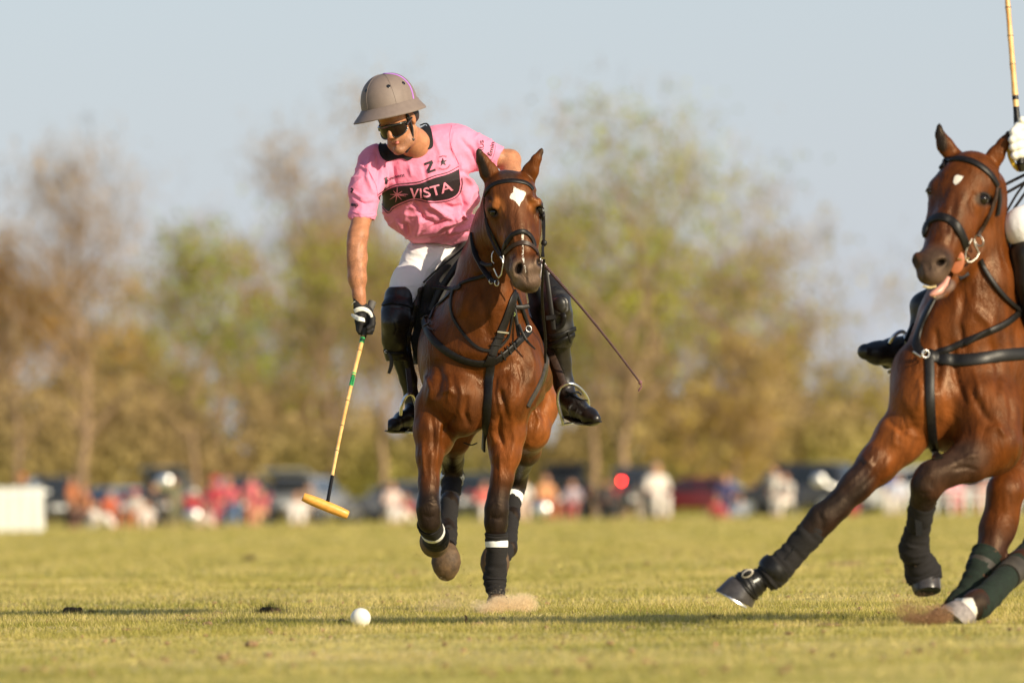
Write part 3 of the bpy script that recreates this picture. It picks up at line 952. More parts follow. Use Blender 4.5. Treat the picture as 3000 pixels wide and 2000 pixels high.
def car_mesh_parts(kind, L_=4.5, Wd=1.85, Ht=1.75):
    """side outlines (x along the car, z up), extruded across with rounded shoulders"""
    if kind == 'suv':
        low = [(-.5, .32), (-.5, .62), (-.49, .95), (-.30, 1.02), (-.27, 1.04), (.44, 1.04), (.495, .98), (.5, .6), (.49, .32)]
        cab = [(-.27, 1.04), (-.16, 1.58), (-.10, Ht - .03), (.30, Ht), (.42, Ht - .08), (.47, 1.04)]
    elif kind == 'pickup':
        low = [(-.5, .4), (-.5, .7), (-.49, 1.05), (-.26, 1.12), (.49, 1.12), (.5, .95), (.5, .5)]
        cab = [(-.26, 1.12), (-.17, 1.65), (-.10, Ht), (.08, Ht), (.13, 1.12)]
    else:
        low = [(-.5, .3), (-.5, .55), (-.48, .78), (-.25, .90), (.42, .92), (.5, .85), (.5, .5), (.49, .3)]
        cab = [(-.25, .90), (-.12, 1.32), (-.04, Ht - .30), (.20, Ht - .30), (.30, 1.32), (.42, .92)]
    return low, cab

def extrude(prof, L_, Wd, inset=0.0, top_in=0.0):
    zs = [p[1] for p in prof]; z0, z1 = min(zs), max(zs)
    mb = MB(); n = len(prof); V = []
    for s_ in (-1, -.93, .93, 1):
        sh = .04 if abs(s_) == 1 else 0
        cx = sum(p[0] for p in prof) / n * L_; cz = (z0 + z1) / 2
        for x, z in prof:
            yy = s_ * (Wd / 2 - top_in * (z - z0) / max(z1 - z0, .01))
            X = x * L_; V.append((X + (cx - X) * sh, yy, z + (cz - z) * sh))
    Fc = [tuple(range(n)), tuple(3 * n + i for i in range(n))[::-1]]
    for k_ in range(3):
        for i in range(n): Fc.append((k_ * n + i, k_ * n + (i + 1) % n, (k_ + 1) * n + (i + 1) % n, (k_ + 1) * n + i))
    return mb.add(V, Fc)

def make_car(name, label, kind, col, px, Yc, yaw, group='cars parked behind the spectators', tailgate=False, L_=4.5, Ht=1.75, glint=None, lit=False):
    base = ground(px, Yc); base[2] = 0
    root = thing(name, label, 'car', (0, 0, 0), group)
    low, cab = car_mesh_parts(kind, L_, 1.85, Ht)
    pm = paint(name + '_paint', col)
    extrude(low, L_, 1.86).build('body', pm, root)
    extrude(cab, L_, 1.74, top_in=.20).build('cabin', pm, root)
    # windows stand a few mm proud of the cabin
    z0 = cab[0][1]; z1 = max(p[1] for p in cab)
    fx0, fx1 = cab[0], cab[1]
    def at(prof, z, side):
        pts = prof if side == 0 else prof[::-1]
        for a, b in zip(pts[:-1], pts[1:]):
            if min(a[1], b[1]) <= z <= max(a[1], b[1]) and abs(a[1] - b[1]) > 1e-6: return a[0] + (b[0] - a[0]) * (z - a[1]) / (b[1] - a[1])
        return pts[0][0]
    zb, zt = z0 + .06, z1 - .14
    def yw(z): return 1.74 / 2 - .20 * (z - z0) / (z1 - z0) + .006
    xa, xb = at(cab, zb, 0) * L_ + .12, at(cab, zb, 1) * L_ - .12
    xc, xd = at(cab, zt, 0) * L_ + .12, at(cab, zt, 1) * L_ - .12
    nwin = 3 if kind == 'suv' else 2
    for s_ in (-1, 1):
        for i in range(nwin):
            t0, t1 = i / nwin + .02, (i + 1) / nwin - .02
            q = [(xa + (xb - xa) * t0, s_ * yw(zb), zb), (xa + (xb - xa) * t1, s_ * yw(zb), zb), (xc + (xd - xc) * t1, s_ * yw(zt), zt), (xc + (xd - xc) * t0, s_ * yw(zt), zt)]
            q2 = [(x, y - s_ * .02, z) for x, y, z in q]
            MB().add(q + q2, [(0, 1, 2, 3), (7, 6, 5, 4), (0, 4, 5, 1), (1, 5, 6, 2), (2, 6, 7, 3), (3, 7, 4, 0)]).build('side_window', M['glass'], root, smooth=False)
    for e_ in (0, 1):
        sx = -1 if e_ == 0 else 1
        a0, a1 = at(cab, zb, e_) * L_ + sx * .008, at(cab, zt, e_) * L_ + sx * .008
        q = [(a0, -.72, zb), (a0, .72, zb), (a1, .6, zt), (a1, -.6, zt)]; q2 = [(x - sx * .02, y, z) for x, y, z in q]
        MB().add(q + q2, [(0, 1, 2, 3), (7, 6, 5, 4), (0, 4, 5, 1), (1, 5, 6, 2), (2, 6, 7, 3), (3, 7, 4, 0)]).build('windscreen' if e_ == 0 else 'rear_window', M['glass'], root, smooth=False)
    for x in (-.31 * L_, .31 * L_):
        for s_ in (-1, 1):
            w = MB().tube([(x, s_ * .74, .34), (x, s_ * .96, .34)], .34, 20).build('wheel', M['tyre'], root)
            MB().tube([(x, s_ * .955, .34), (x, s_ * .975, .34)], .21, 16).build('rim', M['metal'], w)
    for s_ in (-1, 1):
        MB().ball((-.5 * L_ + .02, s_ * .68, .78), (.05, .16, .09), 14, 8).build('headlight', M['metal'], root)
        MB().ball((.5 * L_ - .01, s_ * .78, .95), (.05, .09, .16), 14, 8).build('tail_light', M['tail'], root)
        MB().ball((-.17 * L_, s_ * 1.02, 1.12), (.07, .11, .08), 12, 8).build('wing_mirror', pm, root)
    for e_ in (-1, 1): MB().box((e_ * (.5 * L_ + .03), 0, .5), (.12, 1.7, .2)).build('bumper', M['tyre'], root)
    MB().box((.5 * L_ + .012, 0, .72), (.01, .5, .12)).build('number_plate', M['white_tape'], root)
    if tailgate:
        R_ = Matrix.Rotation(math.radians(-12), 3, 'Y')
        MB().box((.46 * L_ + .45, 0, Ht + .12), (1.15, 1.55, .08), R_).build('open_tailgate', pm, root)
        MB().box((.44 * L_ + .06, 0, 1.15), (.06, 1.45, .9)).build('boot_interior', M['glass'], root)
        for s_ in (-1, 1): MB().tube([(.45 * L_, s_ * .66, 1.35), (.45 * L_ + .5, s_ * .66, Ht + .08)], .018, 6).build('gas_strut', M['metal'], root)
    if glint:
        for (gx, gy, gz, s_) in glint:
            MB().ball((gx, gy, gz), (s_ * .35, s_ * 1.2, s_), 24, 16).build('chrome_trim', M['chrome'], root)
    if lit:
        MB().ball((.5 * L_ + .04, -.55, 1.35), .045, 12, 8).build('lit_tail_light', glow_mat(), root)
    root.location = base; root.rotation_euler = (0, 0, math.radians(yaw)); root.scale = (.88, .88, .84)
    return root
M['chrome'] = mat('chrome', (.9, .88, .85), .30, metal=1.0, var=.02, bump=0)
# yaw 90: nose away from the camera, so the tail faces it
RB = 90
make_car('parked_car', 'black off-road car behind the white barrier boards at the left', 'suv', (.02, .02, .02), 150, 266, -80, Ht=1.85)
make_car('parked_car', 'silver hatchback behind the seated spectator in white at the left', 'car', (.30, .31, .33), 330, 268, -60)
make_car('parked_car', 'dark grey car with its tailgate raised like a roof', 'suv', (.10, .105, .115), 500, 262, -93, tailgate=True, Ht=1.85)
make_car('parked_car', 'black car behind the two seated spectators in red and pink', 'suv', (.03, .03, .035), 690, 268, -75)
make_car('parked_car', 'light silver car left of the galloping horse with open black tailgate', 'suv', (.24, .25, .28), 905, 262, -105, tailgate=True, Ht=1.7)
make_car('parked_car', 'blue-grey car partly hidden behind the galloping horse\'s legs', 'car', (.12, .13, .16), 1180, 264, -20)
make_car('parked_car', 'dark green car seen between the galloping horse\'s legs', 'suv', (.03, .04, .035), 1380, 268, -85)
make_car('parked_car', 'black car behind the orange-clad spectator right of the galloping horse', 'suv', (.02, .02, .022), 1650, 264, -88, tailgate=True)
make_car('parked_car', 'black car with a lit red tail lamp', 'suv', (.025, .025, .028), 1850, 262, -85, Ht=1.85, lit=True)
make_car('parked_car', 'crimson car, low, right of the lit tail lamp', 'car', (.11, .010, .014), 2030, 266, -10)
make_car('parked_car', 'charcoal off-road car with a bright glint, left of the stretched foreleg', 'suv', (.04, .042, .05), 2330, 262, -20, Ht=1.9)
make_car('parked_car', 'white car behind the bent foreleg', 'suv', (.6, .6, .6), 2640, 270, -12)
make_car('parked_car', 'silver car at the far right behind the white railing', 'car', (.42, .43, .45), 2880, 272, -15)
# curved chrome reflectors, added only to throw the round glints
def glints():
    for (px, py, Yc, s_, nm, lab, cat) in ((480, 1411, 231, .20, 'tailgate_reflector', 'added chrome reflector throwing a glint beside the open tailgate', 'reflector'), (563, 1511, 231, .19, 'grass_reflector_left', 'added chrome reflector low on the grass below the white-capped spectator', 'jug'),
                              (1585, 1493, 229, .21, 'grass_reflector_right', 'added chrome reflector low on the grass right of the galloping horse', 'lid'), (2398, 1405, 250, .17, 'car_top_reflector', 'added chrome reflector throwing a glint on top of the charcoal car', 'car trim')):
        p = W(px, py, Yc)
        t = thing(nm, lab, cat, tuple(p))
        MB().ball(p, (s_ * 1.1, s_ * .32, s_), 28, 18).build('shell', M['chrome'], t)
        if p[2] > .3 and cat != 'car trim':
            MB().tube([p, (p[0], p[1], .02)], .02, 6).build('stand', M['tyre'], t)
            MB().tube([(p[0] - .2, p[1], .01), (p[0] + .2, p[1], .01)], .015, 6).build('foot', M['tyre'], t)
        elif cat == 'car trim': MB().tube([p, p + np.array([.9, .3, -.45])], .06, 8).build('rail', M['metal'], t)
        else: MB().tube([(p[0], p[1], p[2]), (p[0], p[1] + .1, 0.0)], .06, 8).build('base', M['tyre'], t)
glints()

# ---- people
def person_meshes():
    out = {}
    def solid(pr, h=.028):
        P = [np.array(p[i][:3]) for p in pr for i in (0, 1)]; R_ = max(max(p[0][3], p[1][3]) for p in pr) + .06
        S = Solid(np.min(P, 0) - R_, np.max(P, 0) + R_, h)
        for a, b in pr: S.cone(a[:3], b[:3], a[3], b[3], .03)
        V, Q = S.mesh(); return relax(V, Q, 1, .5), Q
    def seg(*p): return [(p[i], p[i + 1]) for i in range(len(p) - 1)]
    # standing, facing -Y
    out['stand'] = dict(
        body=solid(seg((0, 0, 1.60, .095), (0, -.01, 1.66, .10)) + seg((0, 0, 1.35, .10), (0, 0, 1.56, .055)) + seg((-.2, 0, 1.40, .055), (-.26, .0, 1.12, .042), (-.22, -.1, .9, .035), (-.2, -.14, .82, .04)) + seg((.2, 0, 1.40, .055), (.27, .02, 1.12, .042), (.26, -.06, .88, .035), (.25, -.08, .8, .04)) + seg((0, 0, 1.3, .12), (0, 0, .95, .12)) + seg((-.09, 0, .9, .08), (-.1, 0, .5, .055), (-.1, .02, .08, .045), (-.1, -.12, .04, .035)) + seg((.09, 0, .9, .08), (.1, 0, .5, .055), (.1, .02, .08, .045), (.1, -.12, .04, .035))),
        shirt=solid(seg((-.14, 0, 1.40, .10), (.14, 0, 1.40, .10)) + seg((0, 0, 1.38, .15), (0, 0, 1.15, .15), (0, 0, .93, .16)) + seg((-.19, 0, 1.41, .08), (-.26, 0, 1.16, .065)) + seg((.19, 0, 1.41, .08), (.27, .02, 1.16, .065))),
        trousers=solid(seg((0, 0, .98, .155), (0, 0, .88, .15)) + seg((-.09, 0, .88, .11), (-.1, 0, .5, .085), (-.1, .02, .12, .07)) + seg((.09, 0, .88, .11), (.1, 0, .5, .085), (.1, .02, .12, .07))),
        hair=solid(seg((0, .03, 1.69, .10), (0, .05, 1.62, .085))))
    # sitting in a low chair
    out['sit'] = dict(
        body=solid(seg((0, -.02, 1.08, .095), (0, -.03, 1.14, .10)) + seg((0, .02, .85, .10), (0, 0, 1.02, .055)) + seg((-.19, .02, .90, .055), (-.26, -.06, .66, .042), (-.14, -.28, .56, .035)) + seg((.19, .02, .90, .055), (.26, -.06, .66, .042), (.14, -.28, .56, .035)) + seg((0, .05, .8, .12), (0, .08, .48, .12)) + seg((-.1, .05, .45, .09), (-.13, -.38, .48, .06), (-.12, -.42, .06, .045), (-.12, -.52, .04, .035)) + seg((.1, .05, .45, .09), (.13, -.38, .48, .06), (.12, -.42, .06, .045), (.12, -.52, .04, .035))),
        shirt=solid(seg((-.13, .02, .90, .10), (.13, .02, .90, .10)) + seg((0, .03, .88, .15), (0, .06, .66, .155), (0, .08, .48, .16)) + seg((-.19, .02, .9, .08), (-.26, -.05, .68, .065)) + seg((.19, .02, .9, .08), (.26, -.05, .68, .065))),
        trousers=solid(seg((0, .06, .46, .14), (0, .0, .45, .14)) + seg((-.1, .05, .45, .12), (-.13, -.38, .47, .09), (-.12, -.42, .12, .07)) + seg((.1, .05, .45, .12), (.13, -.38, .47, .09), (.12, -.42, .12, .07))),
        hair=solid(seg((0, .02, 1.17, .10), (0, .04, 1.08, .088))))
    # sitting on the ground, knees drawn up
    out['floor'] = dict(
        body=solid(seg((0, -.02, .72, .095), (0, -.03, .78, .10)) + seg((0, .05, .48, .10), (0, .0, .66, .055)) + seg((-.19, .05, .53, .055), (-.27, -.1, .34, .042), (-.1, -.34, .4, .035)) + seg((.19, .05, .53, .055), (.27, -.1, .34, .042), (.1, -.34, .4, .035)) + seg((0, .08, .45, .12), (0, .12, .14, .13)) + seg((-.1, .08, .12, .09), (-.13, -.38, .42, .06), (-.12, -.62, .06, .045), (-.12, -.74, .04, .035)) + seg((.1, .08, .12, .09), (.13, -.38, .42, .06), (.12, -.62, .06, .045), (.12, -.74, .04, .035))),
        shirt=solid(seg((-.13, .05, .53, .10), (.13, .05, .53, .10)) + seg((0, .06, .5, .15), (0, .1, .3, .155), (0, .12, .16, .16)) + seg((-.19, .05, .53, .08), (-.27, -.08, .36, .065)) + seg((.19, .05, .53, .08), (.27, -.08, .36, .065))),
        trousers=solid(seg((-.1, .08, .14, .12), (-.13, -.38, .41, .09), (-.12, -.6, .12, .07)) + seg((.1, .08, .14, .12), (.13, -.38, .41, .09), (.12, -.6, .12, .07))),
        hair=solid(seg((0, .03, .81, .10), (0, .05, .72, .088))))
    return out
PM = person_meshes()
M['plain_skin'] = mat('skin_tone', (.50, .26, .16), .55, var=.08, scale=5, bump=0)
_cm = {}
def cloth(col):
    if col not in _cm: _cm[col] = mat('cloth_%d' % len(_cm), col, .8, var=.08, scale=6, bump=0)
    return _cm[col]
def spectator(pose, px, Yc, yaw, shirt, trousers, hair, label, scale=1.0, hat=None, group='spectators along the side line'):
    b = ground(px, Yc); b[2] = 0
    root = thing('person', label, 'person', (0, 0, 0), group)
    for nm, mt in (('body', M['plain_skin']), ('shirt', cloth(shirt)), ('trousers', cloth(trousers)), ('hair', cloth(hair))):
        V, Q = PM[pose][nm]
        obj(nm, mesh_np(nm, V, Q, mt), root)
    top = PM[pose]['hair'][0]; c_ = (top.max(0) + top.min(0)) / 2; zt = top[:, 2].max()
    if hat:
        h = MB().ball((0, c_[1] - .02, zt - .05), (.115, .125, .085), 16, 8); h.tube([(0, c_[1] - .06, zt - .07), (0, c_[1] - .065, zt - .055)], [.17, .165], 18); h.build('hat', cloth(hat), root)
    root.location = b; root.rotation_euler = (0, 0, math.radians(yaw)); scale *= .93; root.scale = (scale,) * 3
    if pose == 'sit':
        ch = thing('folding_chair', 'camp chair under the ' + label.replace('seated ', ''), 'chair', (0, 0, 0), 'camp chairs of the spectators')
        cm = cloth((.05, .06, .09))
        MB().box((0, .05, .30), (.55, .5, .03)).build('seat', cm, ch)
        MB().box((0, .32, .62), (.55, .03, .55), Matrix.Rotation(math.radians(-12), 3, 'X')).build('backrest', cm, ch)
        for sx in (-1, 1):
            for sy in (-1, 1):
                MB().tube([(sx * .26, .05 + sy * .24, .0), (sx * .26, .05 - sy * .10, .32)], .013, 6).build('leg', M['metal'], ch)
        ch.location = b; ch.rotation_euler = (0, 0, math.radians(yaw)); ch.scale = (scale,) * 3
    return root
WH = (.72, .66, .60); RED = (.40, .035, .045); PNK = (.62, .15, .17); DK = (.03, .03, .035); RU = (.42, .14, .05); OLV = (.20, .19, .11); BL = (.12, .20, .36); BRN = (.10, .05, .025); BLD = (.45, .32, .18)
spectator('stand', 68, 232, 10, DK, DK, RU, 'spectator in black with an orange head covering behind the white barrier boards', .9, hat=(.55, .20, .06))
spectator('stand', 212, 238, 60, RU, (.25, .14, .09), BRN, 'spectator in a rust jacket bending beside the black off-road car', 0.87)
spectator('sit', 245, 236, -40, (.50, .20, .09), (.10, .05, .04), RU, 'seated spectator in an orange-brown jacket next to the rust jacket', 1.00)
spectator('floor', 280, 228, 70, WH, WH, BRN, 'spectator in white squatting low on the grass at the left', 0.87)
spectator('sit', 322, 240, 20, (.50, .11, .05), (.45, .12, .05), BRN, 'seated spectator in orange-red before the silver hatchback', 0.87)
spectator('sit', 397, 234, -25, WH, RU, BRN, 'seated spectator in white with a red cap', 0.87, hat=(.5, .03, .03))
spectator('floor', 428, 228, 0, WH, (.70, .58, .50), BRN, 'spectator in cream sitting on the ground before the red cap', 0.87)
spectator('sit', 452, 242, 30, DK, DK, BRN, 'seated spectator in black below the raised grey tailgate', 1.04)
spectator('stand', 512, 244, -10, OLV, OLV, BRN, 'olive-clad spectator standing at the raised grey tailgate', 0.83)
spectator('sit', 568, 240, 20, RED, (.35, .05, .05), BRN, 'seated spectator in dark red with a white cap', 0.87, hat=(.75, .70, .60))
spectator('floor', 610, 232, -50, (.60, .50, .44), (.60, .50, .44), BRN, 'spectator in beige lying low beside the white cap', 0.70)
spectator('sit', 632, 238, -15, (.48, .06, .08), (.40, .07, .10), RED, 'seated spectator in crimson, left of the pink one', 1.17, hat=(.48, .04, .06))
spectator('sit', 668, 240, 15, (.52, .09, .11), BL, (.48, .05, .07), 'seated spectator in red with blue jeans', 1.17)
spectator('stand', 738, 246, 0, PNK, (.70, .22, .18), BLD, 'blond spectator in coral pink, tallest of the seated row', 0.85)
spectator('sit', 765, 238, -30, PNK, (.62, .32, .18), BLD, 'seated spectator in coral beside the blond one', 0.87)
spectator('floor', 872, 228, 0, WH, WH, BRN, 'spectator in white sitting on the grass below the mallet head', 1.09)
spectator('sit', 905, 246, 0, (.25, .20, .15), DK, BRN, 'seated spectator in brown at the black tailgate', 0.96)
spectator('sit', 1150, 236, 10, (.70, .55, .50), WH, BRN, 'seated spectator in blush left of the galloping horse\'s leg', 0.96)
spectator('floor', 1190, 232, -30, RED, WH, BRN, 'spectator in red and white just left of the galloping horse\'s folded leg', 0.96)
spectator('sit', 1420, 236, 10, (.60, .14, .12), WH, BRN, 'seated spectator in brick red between the galloping horse\'s legs', 0.96)
spectator('sit', 1530, 232, 0, WH, (.70, .52, .42), BRN, 'seated spectator in cream right of the planted leg', 1.04)
spectator('sit', 1600, 240, 20, (.62, .30, .14), (.50, .16, .09), RU, 'seated spectator in orange behind the low chrome reflector', 1.09)
spectator('sit', 1678, 240, -10, (.45, .38, .44), (.35, .08, .08), BRN, 'seated spectator in lilac right of the orange one', 0.96)
spectator('sit', 1780, 246, 30, DK, DK, DK, 'seated spectator in black under the lit tail lamp', 0.96)
spectator('stand', 1880, 244, -20, (.55, .45, .36), (.6, .5, .42), BRN, 'spectator in beige behind the big one in white', 0.65)
spectator('sit', 1925, 232, 15, WH, WH, (.5, .4, .3), 'big seated spectator all in white right of the lit tail lamp', 1.30)
spectator('sit', 2128, 240, 0, (.05, .05, .14), (.06, .05, .12), RU, 'seated spectator in navy before the crimson car', 1.04)
spectator('floor', 2100, 230, 30, RED, (.5, .1, .1), BRN, 'spectator in red low on the grass before the navy one', 0.70)
spectator('floor', 2170, 232, -30, (.35, .40, .45), (.3, .33, .4), BRN, 'spectator in pale blue low on the grass right of the navy one', 0.74)
spectator('stand', 2272, 240, -30, WH, WH, RU, 'red-haired spectator in white left of the charcoal car\'s glint', 0.83)
spectator('sit', 2302, 236, -40, WH, WH, BRN, 'seated spectator in white leaning by the red-haired one', 1.04)
spectator('floor', 2498, 236, 0, RED, RED, RED, 'small spectator in bright red under the stretched foreleg', 0.65)
spectator('stand', 2605, 246, 20, (.10, .13, .32), WH, BRN, 'spectator in blue and white left of the bent foreleg', 0.83)
spectator('sit', 2630, 240, -10, (.62, .65, .75), WH, BRN, 'seated spectator in pale blue beside the bent foreleg', 0.96)
spectator('sit', 2790, 246, 10, (.80, .35, .42), PNK, BRN, 'seated spectator in light pink behind the white railing', 1.13)
spectator('sit', 2880, 238, -10, (.6, .3, .25), (.5, .25, .2), BRN, 'seated spectator in terracotta at the right end of the railing', 0.87)

# white boards at the left edge, white railing at the right
bt = thing('white_barrier', 'row of white boards standing on the side line at the left edge', 'barrier', tuple(ground(40, 200)))
for i in range(7):
    x0 = -118 + i * 36
    a = ground(x0, 200.5); a[2] = 0
    MB().box((a[0] + .13, a[1], .56), (.225, .06, 1.02)).build('board', M['white_tape'], bt)
MB().box((ground(10, 200.7)[0], 200.72, .95), (2.2, .05, .08)).build('top_rail', M['white_tape'], bt)
for i in range(4):
    a = ground(-100 + i * 70, 200.9); MB().box((a[0], a[1], .27), (.05, .5, .54)).build('foot', M['white_tape'], bt)
bt = thing('white_railing', 'low white railing on the side line behind the right-hand horse', 'railing', tuple(ground(2820, 236)))
for z in (.62, .35): 
    a, b_ = ground(2690, 236), ground(3150, 236)
    MB().tube([(a[0], 236, z), (b_[0], 236, z)], .03, 8).build('rail', M['white_tape'], bt)
for i in range(10):
    a = ground(2690 + i * 48, 236.06); MB().tube([(a[0], 236.06, 0), (a[0], 236.06, .70)], .035, 8).build('post', M['white_tape'], bt)
print('crowd', time.time() - T0)
# =================================================================== horse 1
Y1 = 38.9
K1 = Y1 / F_PX                     # metres per pixel at the first horse
def P1(px, py, d=0.0): return W(px, py, Y1 + d)

def lerp_col(C, w, c):
    w = np.clip(w, 0, 1)[:, None]
    return C * (1 - w) + np.array(c) * w

def smooth01(x): 
    x = np.clip(x, 0, 1); return x * x * (3 - 2 * x)

def cap_w(V, a, b, r, soft):
    a = np.array(a); b = np.array(b); ab = b - a
    t = np.clip(((V - a) @ ab) / max(ab @ ab, 1e-9), 0, 1)
    d = np.linalg.norm(V - a - t[:, None] * ab, axis=1)
    return smooth01(1 - (d - r) / soft)

def build_horse1():
    g = ground(1430, Y1 + 0.7)
    root = thing('horse', 'bay horse with white star and stripe galloping toward the camera under the pink-shirted rider', 'horse', tuple(g))
    k = K1
    lo = (P1(1170, 1700, 0)[0], Y1 - 0.75, 0.0)
    hi = (P1(1660, 1700, 0)[0], Y1 + 2.15, P1(1500, 415, 0)[2])
    S = Solid(lo, hi, 0.0078)
    def c(pts, kk=0.03, flat=None, cut=False):
        S.chain([(P1(p[0], p[1], p[2]), p[3] * k) for p in pts], kk, flat, cut)
    def e(px, py, d, rx, rz, ry, kk=0.03, rot=None, cut=False):
        R = None
        if rot:
            a = math.radians(rot); R = np.array([[math.cos(a), 0, -math.sin(a)], [0, 1, 0], [math.sin(a), 0, math.cos(a)]])
        S.ell(P1(px, py, d), (rx * k, ry, rz * k), kk, R, cut)
    deep = ((0, 1, 0), 1.35)
    # trunk, from the rump forward
    e(1462, 1075, 1.45, 160, 200, 0.40, 0.0)
    c([(1425, 1060, 0.35, 170), (1445, 1050, 0.9, 182), (1460, 1060, 1.35, 165)], 0.08)
    e(1405, 1040, 0.25, 150, 200, 0.32, 0.10)
    # shoulders, breast
    e(1322, 1060, 0.14, 98, 165, 0.24, 0.07, 6)
    e(1500, 1075, 0.14, 95, 150, 0.24, 0.07, -6)
    e(1352, 1165, 0.00, 92, 108, 0.17, 0.05, 10)
    e(1478, 1165, 0.00, 84, 108, 0.17, 0.05, -8)
    e(1300, 1150, -0.03, 62, 62, 0.10, 0.05)
    e(1528, 1120, 0.0, 55, 75, 0.10, 0.05)
    e(1350, 1232, -0.03, 48, 46, 0.09, 0.03)
    e(1468, 1225, -0.03, 46, 55, 0.09, 0.03)
    # groove of the breast
    c([(1412, 1130, -0.22, 10), (1410, 1200, -0.23, 14), (1405, 1290, -0.16, 18)], 0.05, None, True)
    # neck
    c([(1482, 560, -0.16, 62), (1460, 690, -0.06, 76), (1436, 800, 0.02, 88), (1422, 900, 0.06, 118), (1408, 1000, 0.12, 150)], 0.05, ((0, 1, 0), 1.3))
    c([(1440, 640, 0.02, 45), (1412, 780, 0.14, 60), (1400, 900, 0.25, 90)], 0.06)
    c([(1470, 760, -0.14, 30), (1462, 880, -0.12, 34), (1440, 1010, -0.07, 45)], 0.05)     # windpipe
    # head
    e(1494, 566, -0.27, 76, 66, 0.11, 0.04)
    c([(1500, 600, -0.27, 76), (1520, 690, -0.33, 56), (1536, 770, -0.38, 43)], 0.03)
    e(1466, 652, -0.19, 45, 84, 0.12, 0.04, -8)
    e(1548, 650, -0.19, 38, 80, 0.12, 0.04, 6)
    c([(1478, 720, -0.22, 34), (1530, 820, -0.36, 30)], 0.04)
    c([(1505, 610, -0.345, 40), (1520, 680, -0.385, 30), (1535, 745, -0.41, 26)], 0.03)
    e(1449, 612, -0.315, 25, 25, 0.045, 0.03)                 # brows
    e(1566, 602, -0.315, 24, 25, 0.045, 0.03)
    c([(1438, 590, -0.34, 8), (1455, 594, -0.365, 9), (1468, 612, -0.36, 7)], 0.015)
    c([(1556, 583, -0.365, 9), (1574, 586, -0.35, 8), (1585, 600, -0.325, 6)], 0.015)
    c([(1466, 640, -0.34, 7), (1484, 700, -0.375, 9), (1492, 735, -0.385, 6)], 0.02)   # facial crest
    c([(1574, 640, -0.34, 6), (1570, 700, -0.36, 7)], 0.02)
    e(1539, 792, -0.42, 44, 44, 0.075, 0.03)
    e(1547, 826, -0.43, 38, 28, 0.065, 0.02)
    e(1515, 785, -0.455, 23, 31, 0.04, 0.02, -14)
    e(1572, 771, -0.445, 14, 26, 0.035, 0.02, 8)
    e(1519, 787, -0.50, 8.5, 20, 0.045, 0.012, -16, True)
    e(1579, 768, -0.475, 5.5, 14, 0.035, 0.010, 8, True)
    e(1550, 846, -0.40, 27, 13, 0.05, 0.010)
    c([(1526, 838, -0.49, 3), (1550, 846, -0.50, 3), (1574, 836, -0.48, 3)], 0.008, None, True)
    # eye sockets
    e(1446, 620, -0.365, 15, 9, 0.02, 0.010, 25, True)
    e(1581, 611, -0.345, 12, 9, 0.02, 0.010, -20, True)
    c([(1430, 608, -.345, 4), (1444, 606, -.372, 5), (1462, 618, -.368, 4)], .008)
    c([(1566, 604, -.365, 4), (1578, 599, -.360, 5), (1590, 608, -.335, 4)], .008)
    # ears
    fl = ((0, 1, 0), 0.62)
    c([(1444, 532, -0.24, 25), (1431, 502, -0.25, 27), (1413, 468, -0.255, 18), (1404, 447, -0.255, 9), (1399, 431, -0.255, 3)], 0.014, fl)
    c([(1426, 520, -0.31, 11), (1411, 487, -0.315, 15), (1403, 459, -0.30, 9), (1400, 443, -0.29, 4)], 0.004, None, True)
    c([(1545, 527, -0.24, 24), (1555, 500, -0.25, 23), (1572, 466, -0.255, 14), (1584, 445, -0.255, 7), (1591, 429, -0.255, 2.5)], 0.018, fl)
    c([(1578, 500, -0.295, 6), (1582, 480, -0.295, 7), (1587, 460, -0.285, 4)], 0.006, None, True)
    # fore leg, the photo's left, folded under
    c([(1275, 1190, 0.02, 62), (1263, 1262, -0.02, 50), (1258, 1335, -0.05, 37), (1256, 1415, -0.08, 28), (1255, 1455, -0.10, 27), (1255, 1488, -0.12, 32), (1258, 1524, -0.11, 34)], 0.03)
    e(1293, 1275, 0.03, 40, 60, 0.08, 0.05)
    c([(1259, 1528, -0.08, 32), (1268, 1560, 0.08, 27), (1274, 1578, 0.2, 30), (1275, 1585, 0.26, 30)], 0.02)
    # fore leg on the ground
    c([(1490, 1200, 0.02, 60), (1486, 1265, -0.01, 54), (1481, 1330, -0.03, 44), (1470, 1405, -0.05, 32), (1460, 1450, -0.06, 29), (1455, 1490, -0.07, 33), (1453, 1530, -0.06, 32),
       (1454, 1600, -0.04, 24), (1452, 1670, -0.02, 24), (1451, 1700, -0.02, 28), (1456, 1748, -0.05, 19)], 0.025)
    e(1475, 1292, 0.03, 42, 55, 0.08, 0.05)
    # hind quarters
    c([(1530, 1080, 1.45, 96), (1562, 1190, 1.33, 72), (1553, 1262, 1.25, 56), (1540, 1320, 1.42, 42), (1518, 1395, 1.72, 25), (1512, 1425, 1.76, 25), (1500, 1510, 1.60, 20), (1487, 1605, 1.45, 25), (1462, 1640, 1.36, 22)], 0.04)
    c([(1390, 1100, 1.45, 100), (1345, 1210, 1.35, 75), (1330, 1285, 1.35, 46), (1326, 1350, 1.6, 30), (1325, 1395, 1.66, 29), (1318, 1470, 1.5, 24), (1310, 1555, 1.35, 24), (1307, 1610, 1.25, 24)], 0.04)
    V, Q = S.mesh()
    V = relax(V, Q, 2, 0.5)
    N = vnormals(V, Q)
